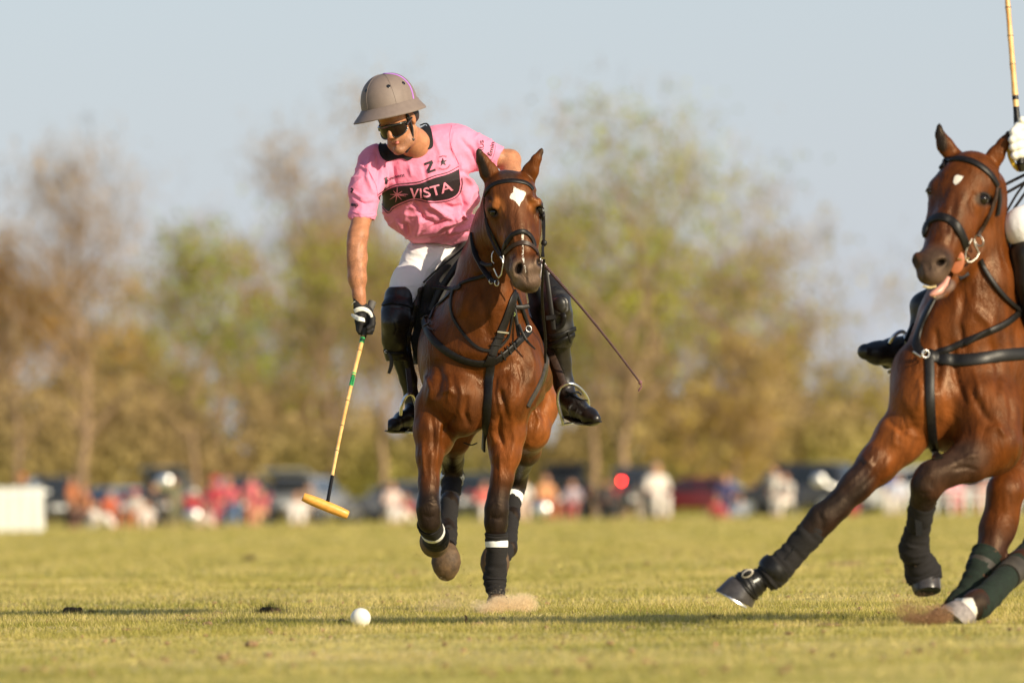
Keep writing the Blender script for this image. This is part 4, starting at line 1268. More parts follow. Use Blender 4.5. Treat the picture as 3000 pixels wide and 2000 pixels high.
    V = ridges(V, N, [
        ([(1262, 1215), (1270, 1260), (1268, 1330)], 8, -0.006), ([(1290, 1235), (1282, 1300), (1275, 1380)], 7, 0.006),
        ([(1330, 1215), (1300, 1260), (1296, 1320)], 9, -0.008),
        ([(1446, 1230), (1440, 1260), (1452, 1300)], 10, 0.010), ([(1465, 1210), (1462, 1270), (1478, 1320)], 8, -0.009), ([(1500, 1220), (1506, 1290), (1495, 1350)], 9, 0.006),
        ([(1292, 1150), (1318, 1140), (1332, 1160)], 9, 0.006), ([(1280, 1050), (1290, 1110), (1275, 1170)], 14, -0.008),
        ([(1370, 1160), (1362, 1210), (1376, 1250)], 10, -0.009), ([(1460, 1130), (1478, 1190), (1490, 1240)], 10, -0.009),
        ([(1545, 1000), (1562, 1060), (1555, 1130)], 12, 0.008), ([(1470, 1140), (1465, 1180)], 12, -0.006),
        ([(1455, 640), (1468, 690), (1472, 740)], 7, -0.006), ([(1480, 690), (1488, 730)], 4, 0.004),
        ([(1540, 790), (1542, 830)], 4, -0.004), ([(1552, 790), (1556, 825)], 3, -0.004), ([(1562, 790), (1566, 820)], 3, -0.003), ([(1546, 785), (1549, 828)], 3, 0.003),
        ([(1500, 815), (1508, 835), (1530, 848)], 5, 0.005), ([(1575, 805), (1583, 825)], 4, 0.004),
        ([(1435, 633), (1450, 637), (1462, 630)], 3, 0.004), ([(1425, 560), (1440, 590)], 8, -0.008), ([(1570, 560), (1575, 585)], 7, -0.007),
        ([(1470, 600), (1480, 640)], 8, 0.004), ([(1520, 600), (1524, 700)], 14, 0.004),
        ([(1400, 800), (1420, 900), (1430, 1000)], 16, -0.010), ([(1370, 850), (1350, 930)], 16, 0.008),
        ([(1245, 1100), (1262, 1140), (1250, 1190)], 8, 0.005), ([(1310, 1085), (1322, 1130), (1310, 1180)], 7, 0.004), ([(1340, 1100), (1352, 1150), (1345, 1200), (1360, 1240)], 6, 0.004),
        ([(1485, 1080), (1498, 1130), (1492, 1180)], 7, 0.005), ([(1455, 1100), (1448, 1150), (1458, 1210)], 6, -0.005), ([(1520, 1060), (1530, 1110), (1518, 1160)], 8, -0.005),
        ([(1236, 1290), (1240, 1350), (1246, 1400)], 5, 0.004), ([(1268, 1300), (1262, 1360), (1266, 1420)], 4, 0.004), ([(1462, 1320), (1466, 1380), (1462, 1430)], 5, 0.004), ([(1495, 1330), (1490, 1390)], 4, 0.003),
        ([(1600, 1120), (1606, 1170), (1590, 1220)], 9, -0.006), ([(1560, 1180), (1580, 1230), (1566, 1290)], 7, 0.005),
        ([(1240, 1478), (1256, 1470), (1272, 1480)], 5, 0.004), ([(1240, 1508), (1256, 1516), (1272, 1508)], 5, -0.004), ([(1436, 1480), (1454, 1472), (1472, 1482)], 5, 0.004), ([(1436, 1514), (1454, 1520), (1472, 1512)], 5, -0.004),
        ([(1496, 640), (1502, 680), (1512, 720)], 4, 0.003), ([(1545, 640), (1548, 690)], 5, -0.003), ([(1458, 700), (1466, 720), (1474, 735)], 3, 0.003),
    ], None, 1.5, .85)
    N = vnormals(V, Q)
    P = PX(V)
    C = np.tile(np.array([0.104, 0.028, 0.0046]), (len(V), 1))
    # darker along neck crest, chest top, orange flanks
    # darker mottling over the body, and a darker inner breast
    mott = .5 + .5 * np.sin(V[:, 0] * 23 + 2 * np.sin(V[:, 2] * 17)) * np.sin(V[:, 2] * 19 + 1.5 * np.sin(V[:, 0] * 31))
    C = lerp_col(C, .30 * mott * (P[:, 1] > 560), (0.050, 0.017, 0.006))
    C = lerp_col(C, cap_w(V, P1(1400, 1200, -.1), P1(1400, 1290, -.1), .05, .07) * .5, (0.045, 0.016, 0.006))
    C = lerp_col(C, cap_w(V, P1(1465, 1240, 0), P1(1490, 1330, 0), 0.06, 0.12) * 0.6, (0.26, 0.075, 0.018))
    C = lerp_col(C, cap_w(V, P1(1560, 1150, 1.3), P1(1540, 1300, 1.3), 0.12, 0.2) * 0.6, (0.27, 0.082, 0.018))
    C = lerp_col(C, cap_w(V, P1(1500, 600, -.4), P1(1525, 680, -.45), 0.03, 0.06) * 0.75, (0.10, 0.035, 0.016))
    C = lerp_col(C, cap_w(V, P1(1490, 540, -.4), P1(1505, 560, -.4), 0.04, 0.06) * 0.5, (0.11, 0.036, 0.015))
    C = lerp_col(C, cap_w(V, P1(1448, 595, -.38), P1(1462, 605, -.38), 0.015, 0.035) * 0.8, (0.33, 0.11, 0.028))
    C = lerp_col(C, cap_w(V, P1(1572, 590, -.36), P1(1566, 600, -.38), 0.012, 0.035) * 0.7, (0.33, 0.11, 0.028))
    C = lerp_col(C, cap_w(V, P1(1480, 690, -.38), P1(1490, 720, -.38), 0.015, 0.03) * 0.6, (0.30, 0.09, 0.022))
    # muzzle
    C = lerp_col(C, smooth01((P[:, 1] - 738) / 40) * (P[:, 1] < 880) * cap_w(V, P1(1538, 790, -.4), P1(1548, 850, -.4), 0.10, 0.05), (0.105, 0.068, 0.048))
    C = lerp_col(C, cap_w(V, P1(1512, 815, -.47), P1(1512, 790, -.49), 0.012, 0.03) * 0.6, (0.22, 0.15, 0.105))
    C = lerp_col(C, cap_w(V, P1(1545, 842, -.45), P1(1560, 842, -.45), 0.015, 0.03) * 0.7, (0.045, 0.034, 0.028))
    for (a, b, r, s) in ((P1(1519, 787, -.47), P1(1521, 792, -.44), 0.020, 0.016), (P1(1579, 768, -.46), P1(1579, 768, -.43), 0.012, 0.012), (P1(1440, 617, -.36), P1(1454, 624, -.35), 0.014, 0.024), (P1(1581, 609, -.34), P1(1581, 609, -.32), 0.018, 0.02)):
        C = lerp_col(C, cap_w(V, a, b, r, s), (0.018, 0.012, 0.010))
    # inside of the ears, ear tips, roached mane
    C = lerp_col(C, cap_w(V, P1(1423, 512, -.285), P1(1403, 452, -.285), 0.017, 0.010), (0.014, 0.010, 0.008))
    C = lerp_col(C, cap_w(V, P1(1403, 445, -.25), P1(1400, 430, -.25), 0.012, 0.02), (0.03, 0.02, 0.015))
    C = lerp_col(C, cap_w(V, P1(1588, 450, -.25), P1(1592, 430, -.25), 0.008, 0.02), (0.03, 0.02, 0.015))
    C = lerp_col(C, cap_w(V, P1(1490, 500, -.2), P1(1490, 508, -.35), 0.025, 0.03) * 0.85, (0.05, 0.03, 0.022))
    # black points of the legs; on the hind ones shade is painted in above the hocks
    z = P[:, 1]
    legs = smooth01((z - 1370) / 95)
    C = lerp_col(C, legs * (V[:, 1] < Y1 + 0.7), (0.017, 0.011, 0.009))
    C = lerp_col(C, (V[:, 1] > Y1 + 0.7) * smooth01((z - 1290) / 80), (0.014, 0.010, 0.008))
    star = poly_sd(P, [(1505.5, 545), (1514, 553), (1538, 561), (1540.5, 569), (1533, 585), (1525, 594.5), (1522.7, 605.7), (1514, 594.5), (1508, 588), (1492, 580), (1496.5, 569), (1503, 564)])
    stripe = np.minimum(poly_sd(P, [(1528, 680), (1534, 680), (1533.5, 760), (1530, 760)]), poly_sd(P, [(1532, 755), (1536, 755), (1541, 800), (1539, 800)]))
    mark = np.minimum(star, stripe) * k
    mark[V[:, 1] > Y1 - 0.2] = 0.1
    me = mesh_np('horse_body', V, Q, M['coat'])
    attr_col(me, 'col', C); attr_f(me, 'mark', mark)
    body = obj('body', me, root)
    bvh = BVHTree.FromPolygons(V.tolist(), Q.tolist())
    return root, body, bvh, (V, Q)

horse1, horse1_body, bvh1, _ = build_horse1()
print('horse1', time.time() - T0)
# ------------------------------------------------------------- horse 1, legs and tack
def tack1():
    R_ = horse1; k = K1; B = [bvh1]
    # eyes
    for (px, py, d, r) in ((1447, 621, -0.338, 13), (1579, 611, -0.320, 11)):
        h_ = shoot(B, px, py)
        c_ = (h_[0] if h_ else P1(px, py, d)) + np.array([0, r * k * .5, 0])
        e_ = MB().ball(c_, r * k, 20, 14).build('eye', M['eye'], R_)
        MB().tube([c_ + np.array([x * r * k, -r * k * .5, z * r * k]) for x, z in ((-1.3, .2), (-.7, .85), (.1, 1.0), (.8, .55), (1.35, -.2))], [.002, .0045, .005, .0045, .002], 8).build('eyelid', M['hole'], e_)
    # forelock stubble between the ears is part of the body; leg wraps and hooves
    w = wrap('leg_wrap', [(P1(1454, 1560, -.055), 34 * k), (P1(1454, 1580, -.05), 33 * k), (P1(1455, 1612, -.045), 31 * k), (P1(1453, 1660, -.03), 32 * k), (P1(1450, 1695, -.02), 35 * k), (P1(1452, 1722, -.03), 30 * k), (P1(1456, 1748, -.05), 22 * k)], R_, M['wrap'])
    wrap('tape_band', [(P1(1454.5, 1584, -.05), 33.5 * k), (P1(1454.8, 1590, -.05), 34 * k), (P1(1455, 1596, -.05), 33.6 * k), (P1(1455, 1602, -.05), 33 * k)], w, M['white_tape'], ripple=0)
    hoof('hoof', P1(1457, 1752, -.06), P1(1459, 1801, -.08), 30 * k, 40 * k, R_, M['hoof'], (0, -1, 0))
    # folded fore leg: bandaged cannon seen end on, hoof tucked behind
    w = wrap('leg_wrap', [(P1(1258, 1532, -.06), 37 * k), (P1(1262, 1545, -.01), 35 * k), (P1(1270, 1560, .08), 32 * k), (P1(1276, 1572, .15), 37 * k), (P1(1277, 1577, .21), 39 * k), (P1(1277, 1580, .25), 34 * k)], R_, M['wrap'])
    wrap('tape_band', [(P1(1266, 1552, .035), 36 * k), (P1(1267.5, 1555, .048), 36.4 * k), (P1(1268.5, 1558, .06), 36 * k)], w, M['white_tape'], ripple=0)
    hoof('hoof', P1(1276, 1580, .25), P1(1272, 1581, .33), 34 * k, 45 * k, R_, M['hoof'], (0.1, 0, -1))
    # hind legs
    w = wrap('leg_wrap', [(P1(1325, 1378, 1.66), 33 * k), (P1(1325, 1395, 1.66), 36 * k), (P1(1322, 1430, 1.59), 31 * k), (P1(1318, 1470, 1.5), 28 * k), (P1(1312, 1530, 1.4), 29 * k), (P1(1309, 1570, 1.33), 32 * k), (P1(1309, 1600, 1.27), 27 * k)], R_, M['wrap'])
    wrap('tape_band', [(P1(1325, 1396, 1.655), 37.5 * k), (P1(1324, 1402, 1.645), 36.5 * k), (P1(1323, 1408, 1.635), 36 * k), (P1(1322.6, 1413, 1.625), 35.5 * k)], w, M['white_tape'], ripple=0)
    def round_hoof(cx, cy, d):
        V, Fc = [], []
        mb = MB()
        C0 = P1(cx, cy, d)
        mb.tube([C0 + np.array([0, .02, .075]), C0 + np.array([0, .012, .060]), C0 + np.array([0, .0, .035]), C0 + np.array([0, -.01, .0]), C0 + np.array([0, -.005, -.035]), C0 + np.array([0, .01, -.058]), C0 + np.array([0, .02, -.066])],
                [.042, .055, .066, .070, .060, .042, .026], 24, flat=((0, 1, 0), .8))
        return mb.build('hoof', M['hoof'], R_)
    round_hoof(1307, 1648, 1.2)
    MB().ball(P1(1312, 1615, 1.22), (30 * k, 0.05, 28 * k)).build('pastern', M['hoof'], R_)
    w = wrap('leg_wrap', [(P1(1513, 1410, 1.75), 29 * k), (P1(1511, 1425, 1.75), 31 * k), (P1(1504, 1460, 1.69), 27 * k), (P1(1498, 1510, 1.60), 25 * k), (P1(1492, 1560, 1.52), 26 * k), (P1(1484, 1605, 1.44), 29 * k), (P1(1466, 1640, 1.38), 24 * k)], R_, M['wrap'])
    wrap('tape_band', [(P1(1506, 1449, 1.705), 29.5 * k), (P1(1504.5, 1457, 1.695), 28.8 * k), (P1(1503.5, 1465, 1.685), 28.2 * k), (P1(1502.5, 1471, 1.675), 28 * k)], w, M['white_tape'], ripple=0)
    round_hoof(1450, 1652, 1.34)
    # ---- bridle (straps lie on the head)
    bridle = thing('bridle', None, None, tuple(P1(1500, 560, -.3)))
    bridle.parent = R_; bridle.matrix_parent_inverse = R_.matrix_basis.inverted()
    br = bridle
    strap('browband', [(1419, 574), (1425, 560), (1438, 546), (1461, 535), (1500, 530), (1536, 535), (1553, 545), (1561, 556)], 14 * k, br, M['strap'], B, 0.004, 0.002)
    strap('cheek_strap', [(1419, 580), (1420, 610), (1424, 640), (1434, 668), (1447, 695), (1459, 722), (1470, 745)], 9 * k, br, M['strap'], B, 0.003, 0.003)
    strap('cheek_strap', [(1422, 640, Y1 - .27), (1430, 680, Y1 - .28), (1440, 705, Y1 - .30), (1455, 735, Y1 - .32), (1472, 757, Y1 - .33)], 8 * k, br, M['brown_strap'], B, 0.003)
    strap('cheek_strap', [(1583, 615), (1586, 650), (1588, 690), (1588, 720), (1583, 750)], 11 * k, br, M['strap'], B, 0.004, 0.004)
    strap('cheek_strap', [(1592, 620, Y1 - .30), (1594, 660, Y1 - .31), (1593, 700, Y1 - .32), (1590, 730, Y1 - .34), (1592, 753, Y1 - .35)], 8 * k, br, M['strap'], B, 0.004)
    strap('noseband', [(1474, 738), (1479, 722), (1488, 705), (1505, 686), (1530, 678), (1549, 687), (1560, 703), (1566, 722)], 14 * k, br, M['strap'], B, 0.005, 0.003)
    strap('noseband', [(1474, 752), (1487, 734), (1509, 717), (1533, 711), (1554, 718), (1570, 735), (1578, 752)], 13 * k, br, M['brown_strap'], B, 0.005, 0.003)
    MB().ball(P1(1594, 712, -.33), (9 * k, 6 * k, 10 * k)).build('rosette', M['strap'], br)
    MB().ball(P1(1592, 634, -.32), (6 * k, 5 * k, 9 * k)).build('rosette', M['strap'], br)
    # bit: cheek ring, shank, curb chain
    bit = thing('bit', None, None, tuple(P1(1472, 757, -.36))); bit.parent = R_; bit.matrix_parent_inverse = R_.matrix_basis.inverted()
    MB().tube([P1(*q) for q in ((1446, 736, -.31), (1441, 745, -.31), (1441, 765, -.31), (1447, 772, -.31))], 1.7 * k, 8).build('buckle', M['metal'], bit)
    MB().tube([P1(*q) for q in ((1474, 748, -.39), (1476, 762, -.39), (1474, 778, -.39), (1472, 790, -.38), (1468, 805, -.37), (1460, 814, -.36), (1456, 808, -.36), (1450, 795, -.35), (1446, 786, -.35))], 2.2 * k, 8).build('shank', M['metal'], bit)
    MB().tube([P1(*q) for q in ((1466, 752, -.38), (1472, 760, -.39), (1474, 772, -.39))], 2.4 * k, 8).build('mouthpiece', M['metal'], bit)
    ring('curb_ring', P1(1455, 828, -.35), 9 * k, 2 * k, bit, M['metal'], (0.5, -1, 0), 0.7)
    ring('curb_ring', P1(1438, 824, -.34), 7 * k, 1.8 * k, bit, M['metal'], (0.5, -1, 0), 0.7)
    strap('curb_strap', [(1437, 818, Y1 - .34), (1446, 822, Y1 - .35), (1456, 826, Y1 - .35)], 13 * k, bit, M['strap'], thick=0.006)
    ring('shank', P1(1580, 760, -.36), 6 * k, 1.6 * k, bit, M['metal'], (-0.5, -1, 0), 0.6)
    MB().tube([P1(*q) for q in ((1580, 768, -.36), (1583, 790, -.35), (1582, 815, -.33))], 2.0 * k, 8).build('shank', M['metal'], bit)
    # draw rein and throat strap down the photo's left of the neck
    reins = thing('reins', None, None, tuple(P1(1400, 800, -.2))); reins.parent = R_; reins.matrix_parent_inverse = R_.matrix_basis.inverted()
    strap('draw_rein', [(1384, 682, Y1 - .12), (1386, 710, Y1 - .14), (1393, 745, Y1 - .17), (1408, 775, Y1 - .24), (1424, 800, Y1 - .30), (1438, 818, Y1 - .34)], 17 * k, reins, M['strap'], thick=0.004, free_n=(0.3, -1, 0))
    strap('draw_rein', [(1408, 768, Y1 - .26), (1425, 776, Y1 - .29), (1442, 776, Y1 - .32)], 11 * k, reins, M['strap'], thick=0.003)
    strap('rein', [(1438, 800), (1420, 808), (1395, 816), (1370, 823), (1350, 832)], 11 * k, reins, M['strap'], B, 0.004, 0.006)
    strap('rein', [(1350, 832), (1345, 845), (1310, 846), (1270, 842)], 11 * k, reins, M['strap'], B, 0.004, 0.006)
    strap('rein', [(1346, 838), (1330, 850), (1300, 880), (1275, 905), (1262, 935)], 9 * k, reins, M['strap'], B, 0.004, 0.006)
    strap('rein', [(1336, 838), (1326, 860), (1322, 890), (1326, 920), (1340, 950), (1365, 985), (1392, 1012), (1415, 1024), (1440, 1026), (1460, 1018), (1478, 1000)], 9 * k, reins, M['strap'], B, 0.004, 0.005)
    strap('rein', [(1478, 1000), (1488, 985), (1494, 955), (1500, 920), (1506, 890), (1512, 865)], 8 * k, reins, M['strap'], B, 0.004, 0.004)
    strap('rein', [(1594, 760, Y1 - .30), (1590, 800, Y1 - .26), (1588, 870, Y1 - .15), (1592, 930, Y1 - .05), (1598, 1000, Y1 + .05), (1596, 1070, Y1 + .12)], 8 * k, reins, M['strap'], thick=0.004)
    # breastplate
    bp = thing('breastplate', None, None, tuple(P1(1430, 1060, -.2))); bp.parent = R_; bp.matrix_parent_inverse = R_.matrix_basis.inverted()
    strap('breast_strap', [(1242, 935), (1247, 955), (1262, 985), (1287, 1012), (1320, 1036), (1358, 1055), (1395, 1064), (1432, 1064)], 22 * k, bp, M['strap'], B, 0.006, 0.004)
    strap('breast_strap', [(1436, 1064), (1462, 1050), (1490, 1028), (1514, 1004), (1535, 984), (1550, 968)], 21 * k, bp, M['strap'], B, 0.006, 0.004)
    strap('strap_layer', [(1450, 1050), (1475, 1034), (1500, 1012), (1516, 997)], 12 * k, bp, M['strap'], B, 0.004, 0.011)
    for q in ((1486, 1025), (1500, 1012), (1470, 1040)):
        strap('keeper', [(q[0] - 7, q[1] - 12), (q[0], q[1]), (q[0] + 7, q[1] + 12)], 6 * k, bp, M['strap'], B, 0.003, 0.014)
    strap('yoke_strap', [(1510, 858), (1500, 880), (1490, 910), (1480, 940), (1470, 965), (1462, 990), (1450, 1015), (1442, 1040)], 25 * k, bp, M['strap'], B, 0.005, 0.004)
    for i, (x, y) in enumerate(((1470, 972), (1462, 988), (1452, 1010))):
        strap('buckle', [(x - 15, y - 2), (x, y), (x + 15, y + 2)], (5 if i == 0 else 4) * k, bp, M['metal'] if i == 0 else M['strap'], B, 0.004, 0.011)
    strap('martingale', [(1439, 1040), (1437, 1070), (1434, 1110), (1431, 1160), (1427, 1210), (1423, 1260), (1420, 1290), (1419, 1318)], 25 * k, bp, M['strap'], B, 0.005, 0.004)
    strap('keeper', [(1423, 1052), (1437, 1056), (1451, 1052)], 30 * k, bp, M['strap'], B, 0.004, 0.010)
    # right hand side of the neck: hanging bits
    strap('yoke_strap', [(1512, 862), (1522, 890), (1535, 925), (1545, 955), (1550, 972)], 15 * k, bp, M['strap'], B, 0.005, 0.004)
    strap('yoke_strap', [(1508, 880, Y1 - .12), (1509, 910, Y1 - .13), (1514, 945, Y1 - .13), (1520, 985, Y1 - .13)], 11 * k, bp, M['strap'], thick=0.004)
    strap('strap_end', [(1520, 950, Y1 - .14), (1530, 975, Y1 - .15), (1545, 1000, Y1 - .15), (1568, 1023, Y1 - .14)], [9 * k, 9 * k, 8 * k, 4 * k], bp, M['strap'], thick=0.003)
    ring('buckle', P1(1549, 963, -.12), 9 * k, 1.6 * k, bp, M['metal'], (0.2, -1, 0), 0.9, 20)
    ring('cord_ring', P1(1503, 920, -.14), 6 * k, 1.2 * k, bp, mat('pale_green_cord', (0.25, 0.33, 0.10), 0.7), (0.2, -1, 0))
    strap('strap_end', [(1512, 900, Y1 - .13), (1530, 900, Y1 - .12), (1550, 896, Y1 - .1)], 14 * k, bp, M['strap'], thick=0.004)
    # buckles of the photo's left
    for (x, y, a) in ((1248, 932, 1), (1256, 952, 1), (1266, 965, -1)):
        strap('buckle', [(x - 9, y + 6 * a), (x, y), (x + 9, y - 4 * a)], 5 * k, bp, M['brown_strap'], B, 0.004, 0.010)
    # girth line under the chest
    strap('girth_cord', [(1358, 1296, Y1 + .3), (1380, 1303, Y1 + .3), (1398, 1297, Y1 + .28)], 4 * k, bp, M['strap'], thick=0.003)
tack1()
print('tack1', time.time() - T0)
# =================================================================== rider 1
def skin_mat():
    m, nt, b = nodes('tanned_skin')
    N, L = nt.nodes, nt.links
    a = N.new('ShaderNodeAttribute'); a.attribute_name = 'col'
    tc = N.new('ShaderNodeTexCoord')
    n1 = N.new('ShaderNodeTexNoise'); n1.inputs['Scale'].default_value = 30; n1.inputs['Detail'].default_value = 6; L.new(tc.outputs['Object'], n1.inputs['Vector'])
    mr = N.new('ShaderNodeMapRange'); mr.inputs[1].default_value = .3; mr.inputs[2].default_value = .7; mr.inputs[3].default_value = .8; mr.inputs[4].default_value = 1.2; L.new(n1.outputs[0], mr.inputs[0])
    mx = N.new('ShaderNodeMix'); mx.data_type = 'RGBA'; mx.blend_type = 'MULTIPLY'; mx.inputs[0].default_value = 1
    L.new(a.outputs['Color'], mx.inputs[6]); L.new(mr.outputs[0], mx.inputs[7])
    # fine dark hairs / stubble where the attribute says so
    ah = N.new('ShaderNodeAttribute'); ah.attribute_name = 'hair'
    mp = N.new('ShaderNodeMapping'); mp.inputs['Scale'].default_value = (1, 1, .35); L.new(tc.outputs['Object'], mp.inputs[0])
    n2 = N.new('ShaderNodeTexNoise'); n2.inputs['Scale'].default_value = 420; n2.inputs['Detail'].default_value = 2; L.new(mp.outputs[0], n2.inputs['Vector'])
    r2 = N.new('ShaderNodeMapRange'); r2.inputs[1].default_value = .50; r2.inputs[2].default_value = .62; L.new(n2.outputs[0], r2.inputs[0])
    mm = N.new('ShaderNodeMath'); mm.operation = 'MULTIPLY'; L.new(r2.outputs[0], mm.inputs[0]); L.new(ah.outputs['Fac'], mm.inputs[1])
    m2 = N.new('ShaderNodeMix'); m2.data_type = 'RGBA'; L.new(mm.outputs[0], m2.inputs[0]); L.new(mx.outputs[2], m2.inputs[6]); m2.inputs[7].default_value = (.09, .04, .022, 1)
    L.new(m2.outputs[2], b.inputs['Base Color'])
    b.inputs['Roughness'].default_value = .5; b.inputs['Specular IOR Level'].default_value = .35
    b.inputs['Subsurface Weight'].default_value = .12; b.inputs['Subsurface Radius'].default_value = (.012, .005, .003)
    bp = N.new('ShaderNodeBump'); bp.inputs['Strength'].default_value = .5; bp.inputs['Distance'].default_value = .003
    n3 = N.new('ShaderNodeTexNoise'); n3.inputs['Scale'].default_value = 70; n3.inputs['Detail'].default_value = 6; L.new(tc.outputs['Object'], n3.inputs['Vector'])
    L.new(n3.outputs[0], bp.inputs['Height']); L.new(bp.outputs[0], b.inputs['Normal'])
    return m
M['skin'] = skin_mat()
M['stubble'] = mat('stubbled_skin', (0.40, 0.20, 0.12), 0.55, var=0.15, scale=60)
M['pink'] = mat('pink_jersey', (0.84, 0.25, 0.40), 0.75, var=0.05, scale=14, bump=0.75, bscale=11, bdist=0.022, sheen=0.1, spec=0.3, ridged=.75, rscale=4.2, rdist=.016)
M['black_cloth'] = mat('black_cloth', (0.008, 0.007, 0.008), 0.75, var=0.2, scale=60, bump=0.3, bscale=300, bdist=0.001)
M['print'] = mat('black_print', (0.018, 0.010, 0.014), 0.6, var=0.1, bump=0)
M['pink_print'] = mat('pink_print', (0.86, 0.30, 0.42), 0.6, var=0.04, bump=0)
M['white_cloth'] = mat('white_breeches', (0.78, 0.76, 0.77), 0.75, var=0.03, scale=12, bump=0.45, bscale=30, bdist=0.005, sheen=0.1, spec=0.25, ridged=.5, rscale=5, rdist=.008)
M['helmet'] = mat('taupe_helmet', (0.20, 0.155, 0.135), 0.6, var=0.06, scale=40, bump=0.15, bscale=500, bdist=0.0008, spec=0.4)
M['purple'] = mat('purple_piping', (0.42, 0.17, 0.62), 0.5, var=0.05)
M['glove_white'] = mat('white_glove', (0.78, 0.76, 0.70), 0.7, var=0.06)
M['lens'] = mat('dark_lens', (0.012, 0.004, 0.003), 0.16, var=0.3, scale=8, bump=0, coat=0.1, spec=.35)
M['gloss_black'] = mat('gloss_black', (0.012, 0.012, 0.012), 0.15, bump=0, coat=0.6)
M['hair'] = mat('dark_hair', (0.02, 0.013, 0.009), 0.6, var=0.4, scale=60, bump=0.8, bscale=180, bdist=0.004)
M['boot'] = mat('black_boot_leather', (0.008, 0.008, 0.010), 0.36, var=0.35, scale=30, bump=0.4, bscale=45, bdist=0.003, coat=0.08)
M['boot_brown'] = mat('dark_brown_boot_leather', (0.012, 0.009, 0.008), 0.36, var=0.35, scale=30, bump=0.4, bscale=45, bdist=0.003, coat=0.08)
M['pad'] = mat('black_knee_guard_leather', (0.013, 0.011, 0.009), 0.40, var=0.4, scale=30, bump=0.4, bscale=60, bdist=0.003, coat=0.05)
M['grip'] = mat('grey_grip_tape', (0.09, 0.085, 0.08), 0.7, var=0.2)
M['tongue'] = mat('tongue_pink', (0.55, 0.16, 0.13), 0.4, var=0.05)

def cane_mat():
    m, nt, b = nodes('bamboo_cane')
    N, L = nt.nodes, nt.links
    tc = N.new('ShaderNodeTexCoord')
    nz = N.new('ShaderNodeTexNoise'); nz.inputs['Scale'].default_value = 14; nz.inputs['Detail'].default_value = 4
    L.new(tc.outputs['Object'], nz.inputs['Vector'])
    cr = N.new('ShaderNodeValToRGB')
    cr.color_ramp.elements[0].position = 0.3; cr.color_ramp.elements[0].color = (0.62, 0.30, 0.08, 1)
    cr.color_ramp.elements[1].position = 0.62; cr.color_ramp.elements[1].color = (0.82, 0.52, 0.20, 1)
    L.new(nz.outputs[0], cr.inputs[0]); L.new(cr.outputs[0], b.inputs['Base Color'])
    b.inputs['Roughness'].default_value = 0.35
    return m
M['cane'] = cane_mat()
M['mallet'] = mat('varnished_maple', (0.80, 0.38, 0.07), 0.4, var=0.16, scale=12, bump=0.1, stretch=(3, 1, 8), coat=0.3)

def solid_obj(name, S, m, parent, rel=1, lines=None, w=0.5):
    V, Q = S.mesh()
    if rel: V = relax(V, Q, rel, w)
    N = vnormals(V, Q)
    if lines:
        V = ridges(V, N, lines); 
    me = mesh_np(name, V, Q, m)
    return obj(name, me, parent), BVHTree.FromPolygons(V.tolist(), Q.tolist())

def decal(name, pts2, faces, bvhs, m, parent, lift=0.0025, cuts=0):
    """flat print laid on a surface: 2-D outline mesh (photo px) moved onto the cloth"""
    bm = bmesh.new()
    vs = [bm.verts.new((p[0], p[1], 0)) for p in pts2]
    for f in faces:
        try: bm.faces.new([vs[i] for i in f])
        except ValueError: pass
    bmesh.ops.triangulate(bm, faces=bm.faces)
    for _ in range(cuts):
        long_e = [e for e in bm.edges if e.calc_length() > 5]
        if long_e: bmesh.ops.subdivide_edges(bm, edges=long_e, cuts=1); bmesh.ops.triangulate(bm, faces=bm.faces)
    last = None; bad = []
    for v in bm.verts:
        h = shoot(bvhs, v.co.x, v.co.y)
        if h is None or (last is not None and abs(h[0][1] - last) > 0.35):
            bad.append(v); continue
        last = h[0][1]
        p = h[0] + h[1] * lift
        v.co = Vector(p)
    bmesh.ops.delete(bm, geom=bad, context='VERTS')
    me = bpy.data.meshes.new(name); bm.to_mesh(me); bm.free()
    me.materials.append(m)
    return obj(name, me, parent)

def text_pts(s, bold=0.012, spacing=1.0):
    cu = bpy.data.curves.new('t', 'FONT'); cu.body = s; cu.size = 1; cu.offset = bold; cu.resolution_u = 3; cu.space_character = spacing
    o = bpy.data.objects.new('t', cu); COL.objects.link(o)
    dg = bpy.context.evaluated_depsgraph_get(); 
    me = o.evaluated_get(dg).to_mesh()
    P = np.array([v.co[:2] for v in me.vertices]); Fc = [tuple(p.vertices) for p in me.polygons]
    o.evaluated_get(dg).to_mesh_clear()
    bpy.data.objects.remove(o); bpy.data.curves.remove(cu)
    return P, Fc

def text_decal(name, s, base, height, bvhs, m, parent, bold=0.02, lift=0.004, cuts=2, slant=0.0, spacing=1.0):
    """text along a baseline given in photo px; cap height in px"""
    P, Fc = text_pts(s, bold, spacing)
    cap = 0.70
    B_ = np.array(catmull(base, 10)); seg = np.linalg.norm(np.diff(B_, axis=0), axis=1); s_ = np.concatenate([[0], np.cumsum(seg)])
    x0, x1 = P[:, 0].min(), P[:, 0].max()
    t = (P[:, 0] - x0) / (x1 - x0) * s_[-1]
    bx = np.interp(t, s_, B_[:, 0]); by = np.interp(t, s_, B_[:, 1])
    tx = np.interp(t, s_, np.gradient(B_[:, 0])); ty = np.interp(t, s_, np.gradient(B_[:, 1]))
    ln = np.hypot(tx, ty); tx, ty = tx / ln, ty / ln
    h = P[:, 1] / cap * height
    q = np.stack([bx + ty * h + slant * h * tx, by - tx * h + slant * h * ty], 1)
    return decal(name, q, Fc, bvhs, m, parent, lift, cuts)

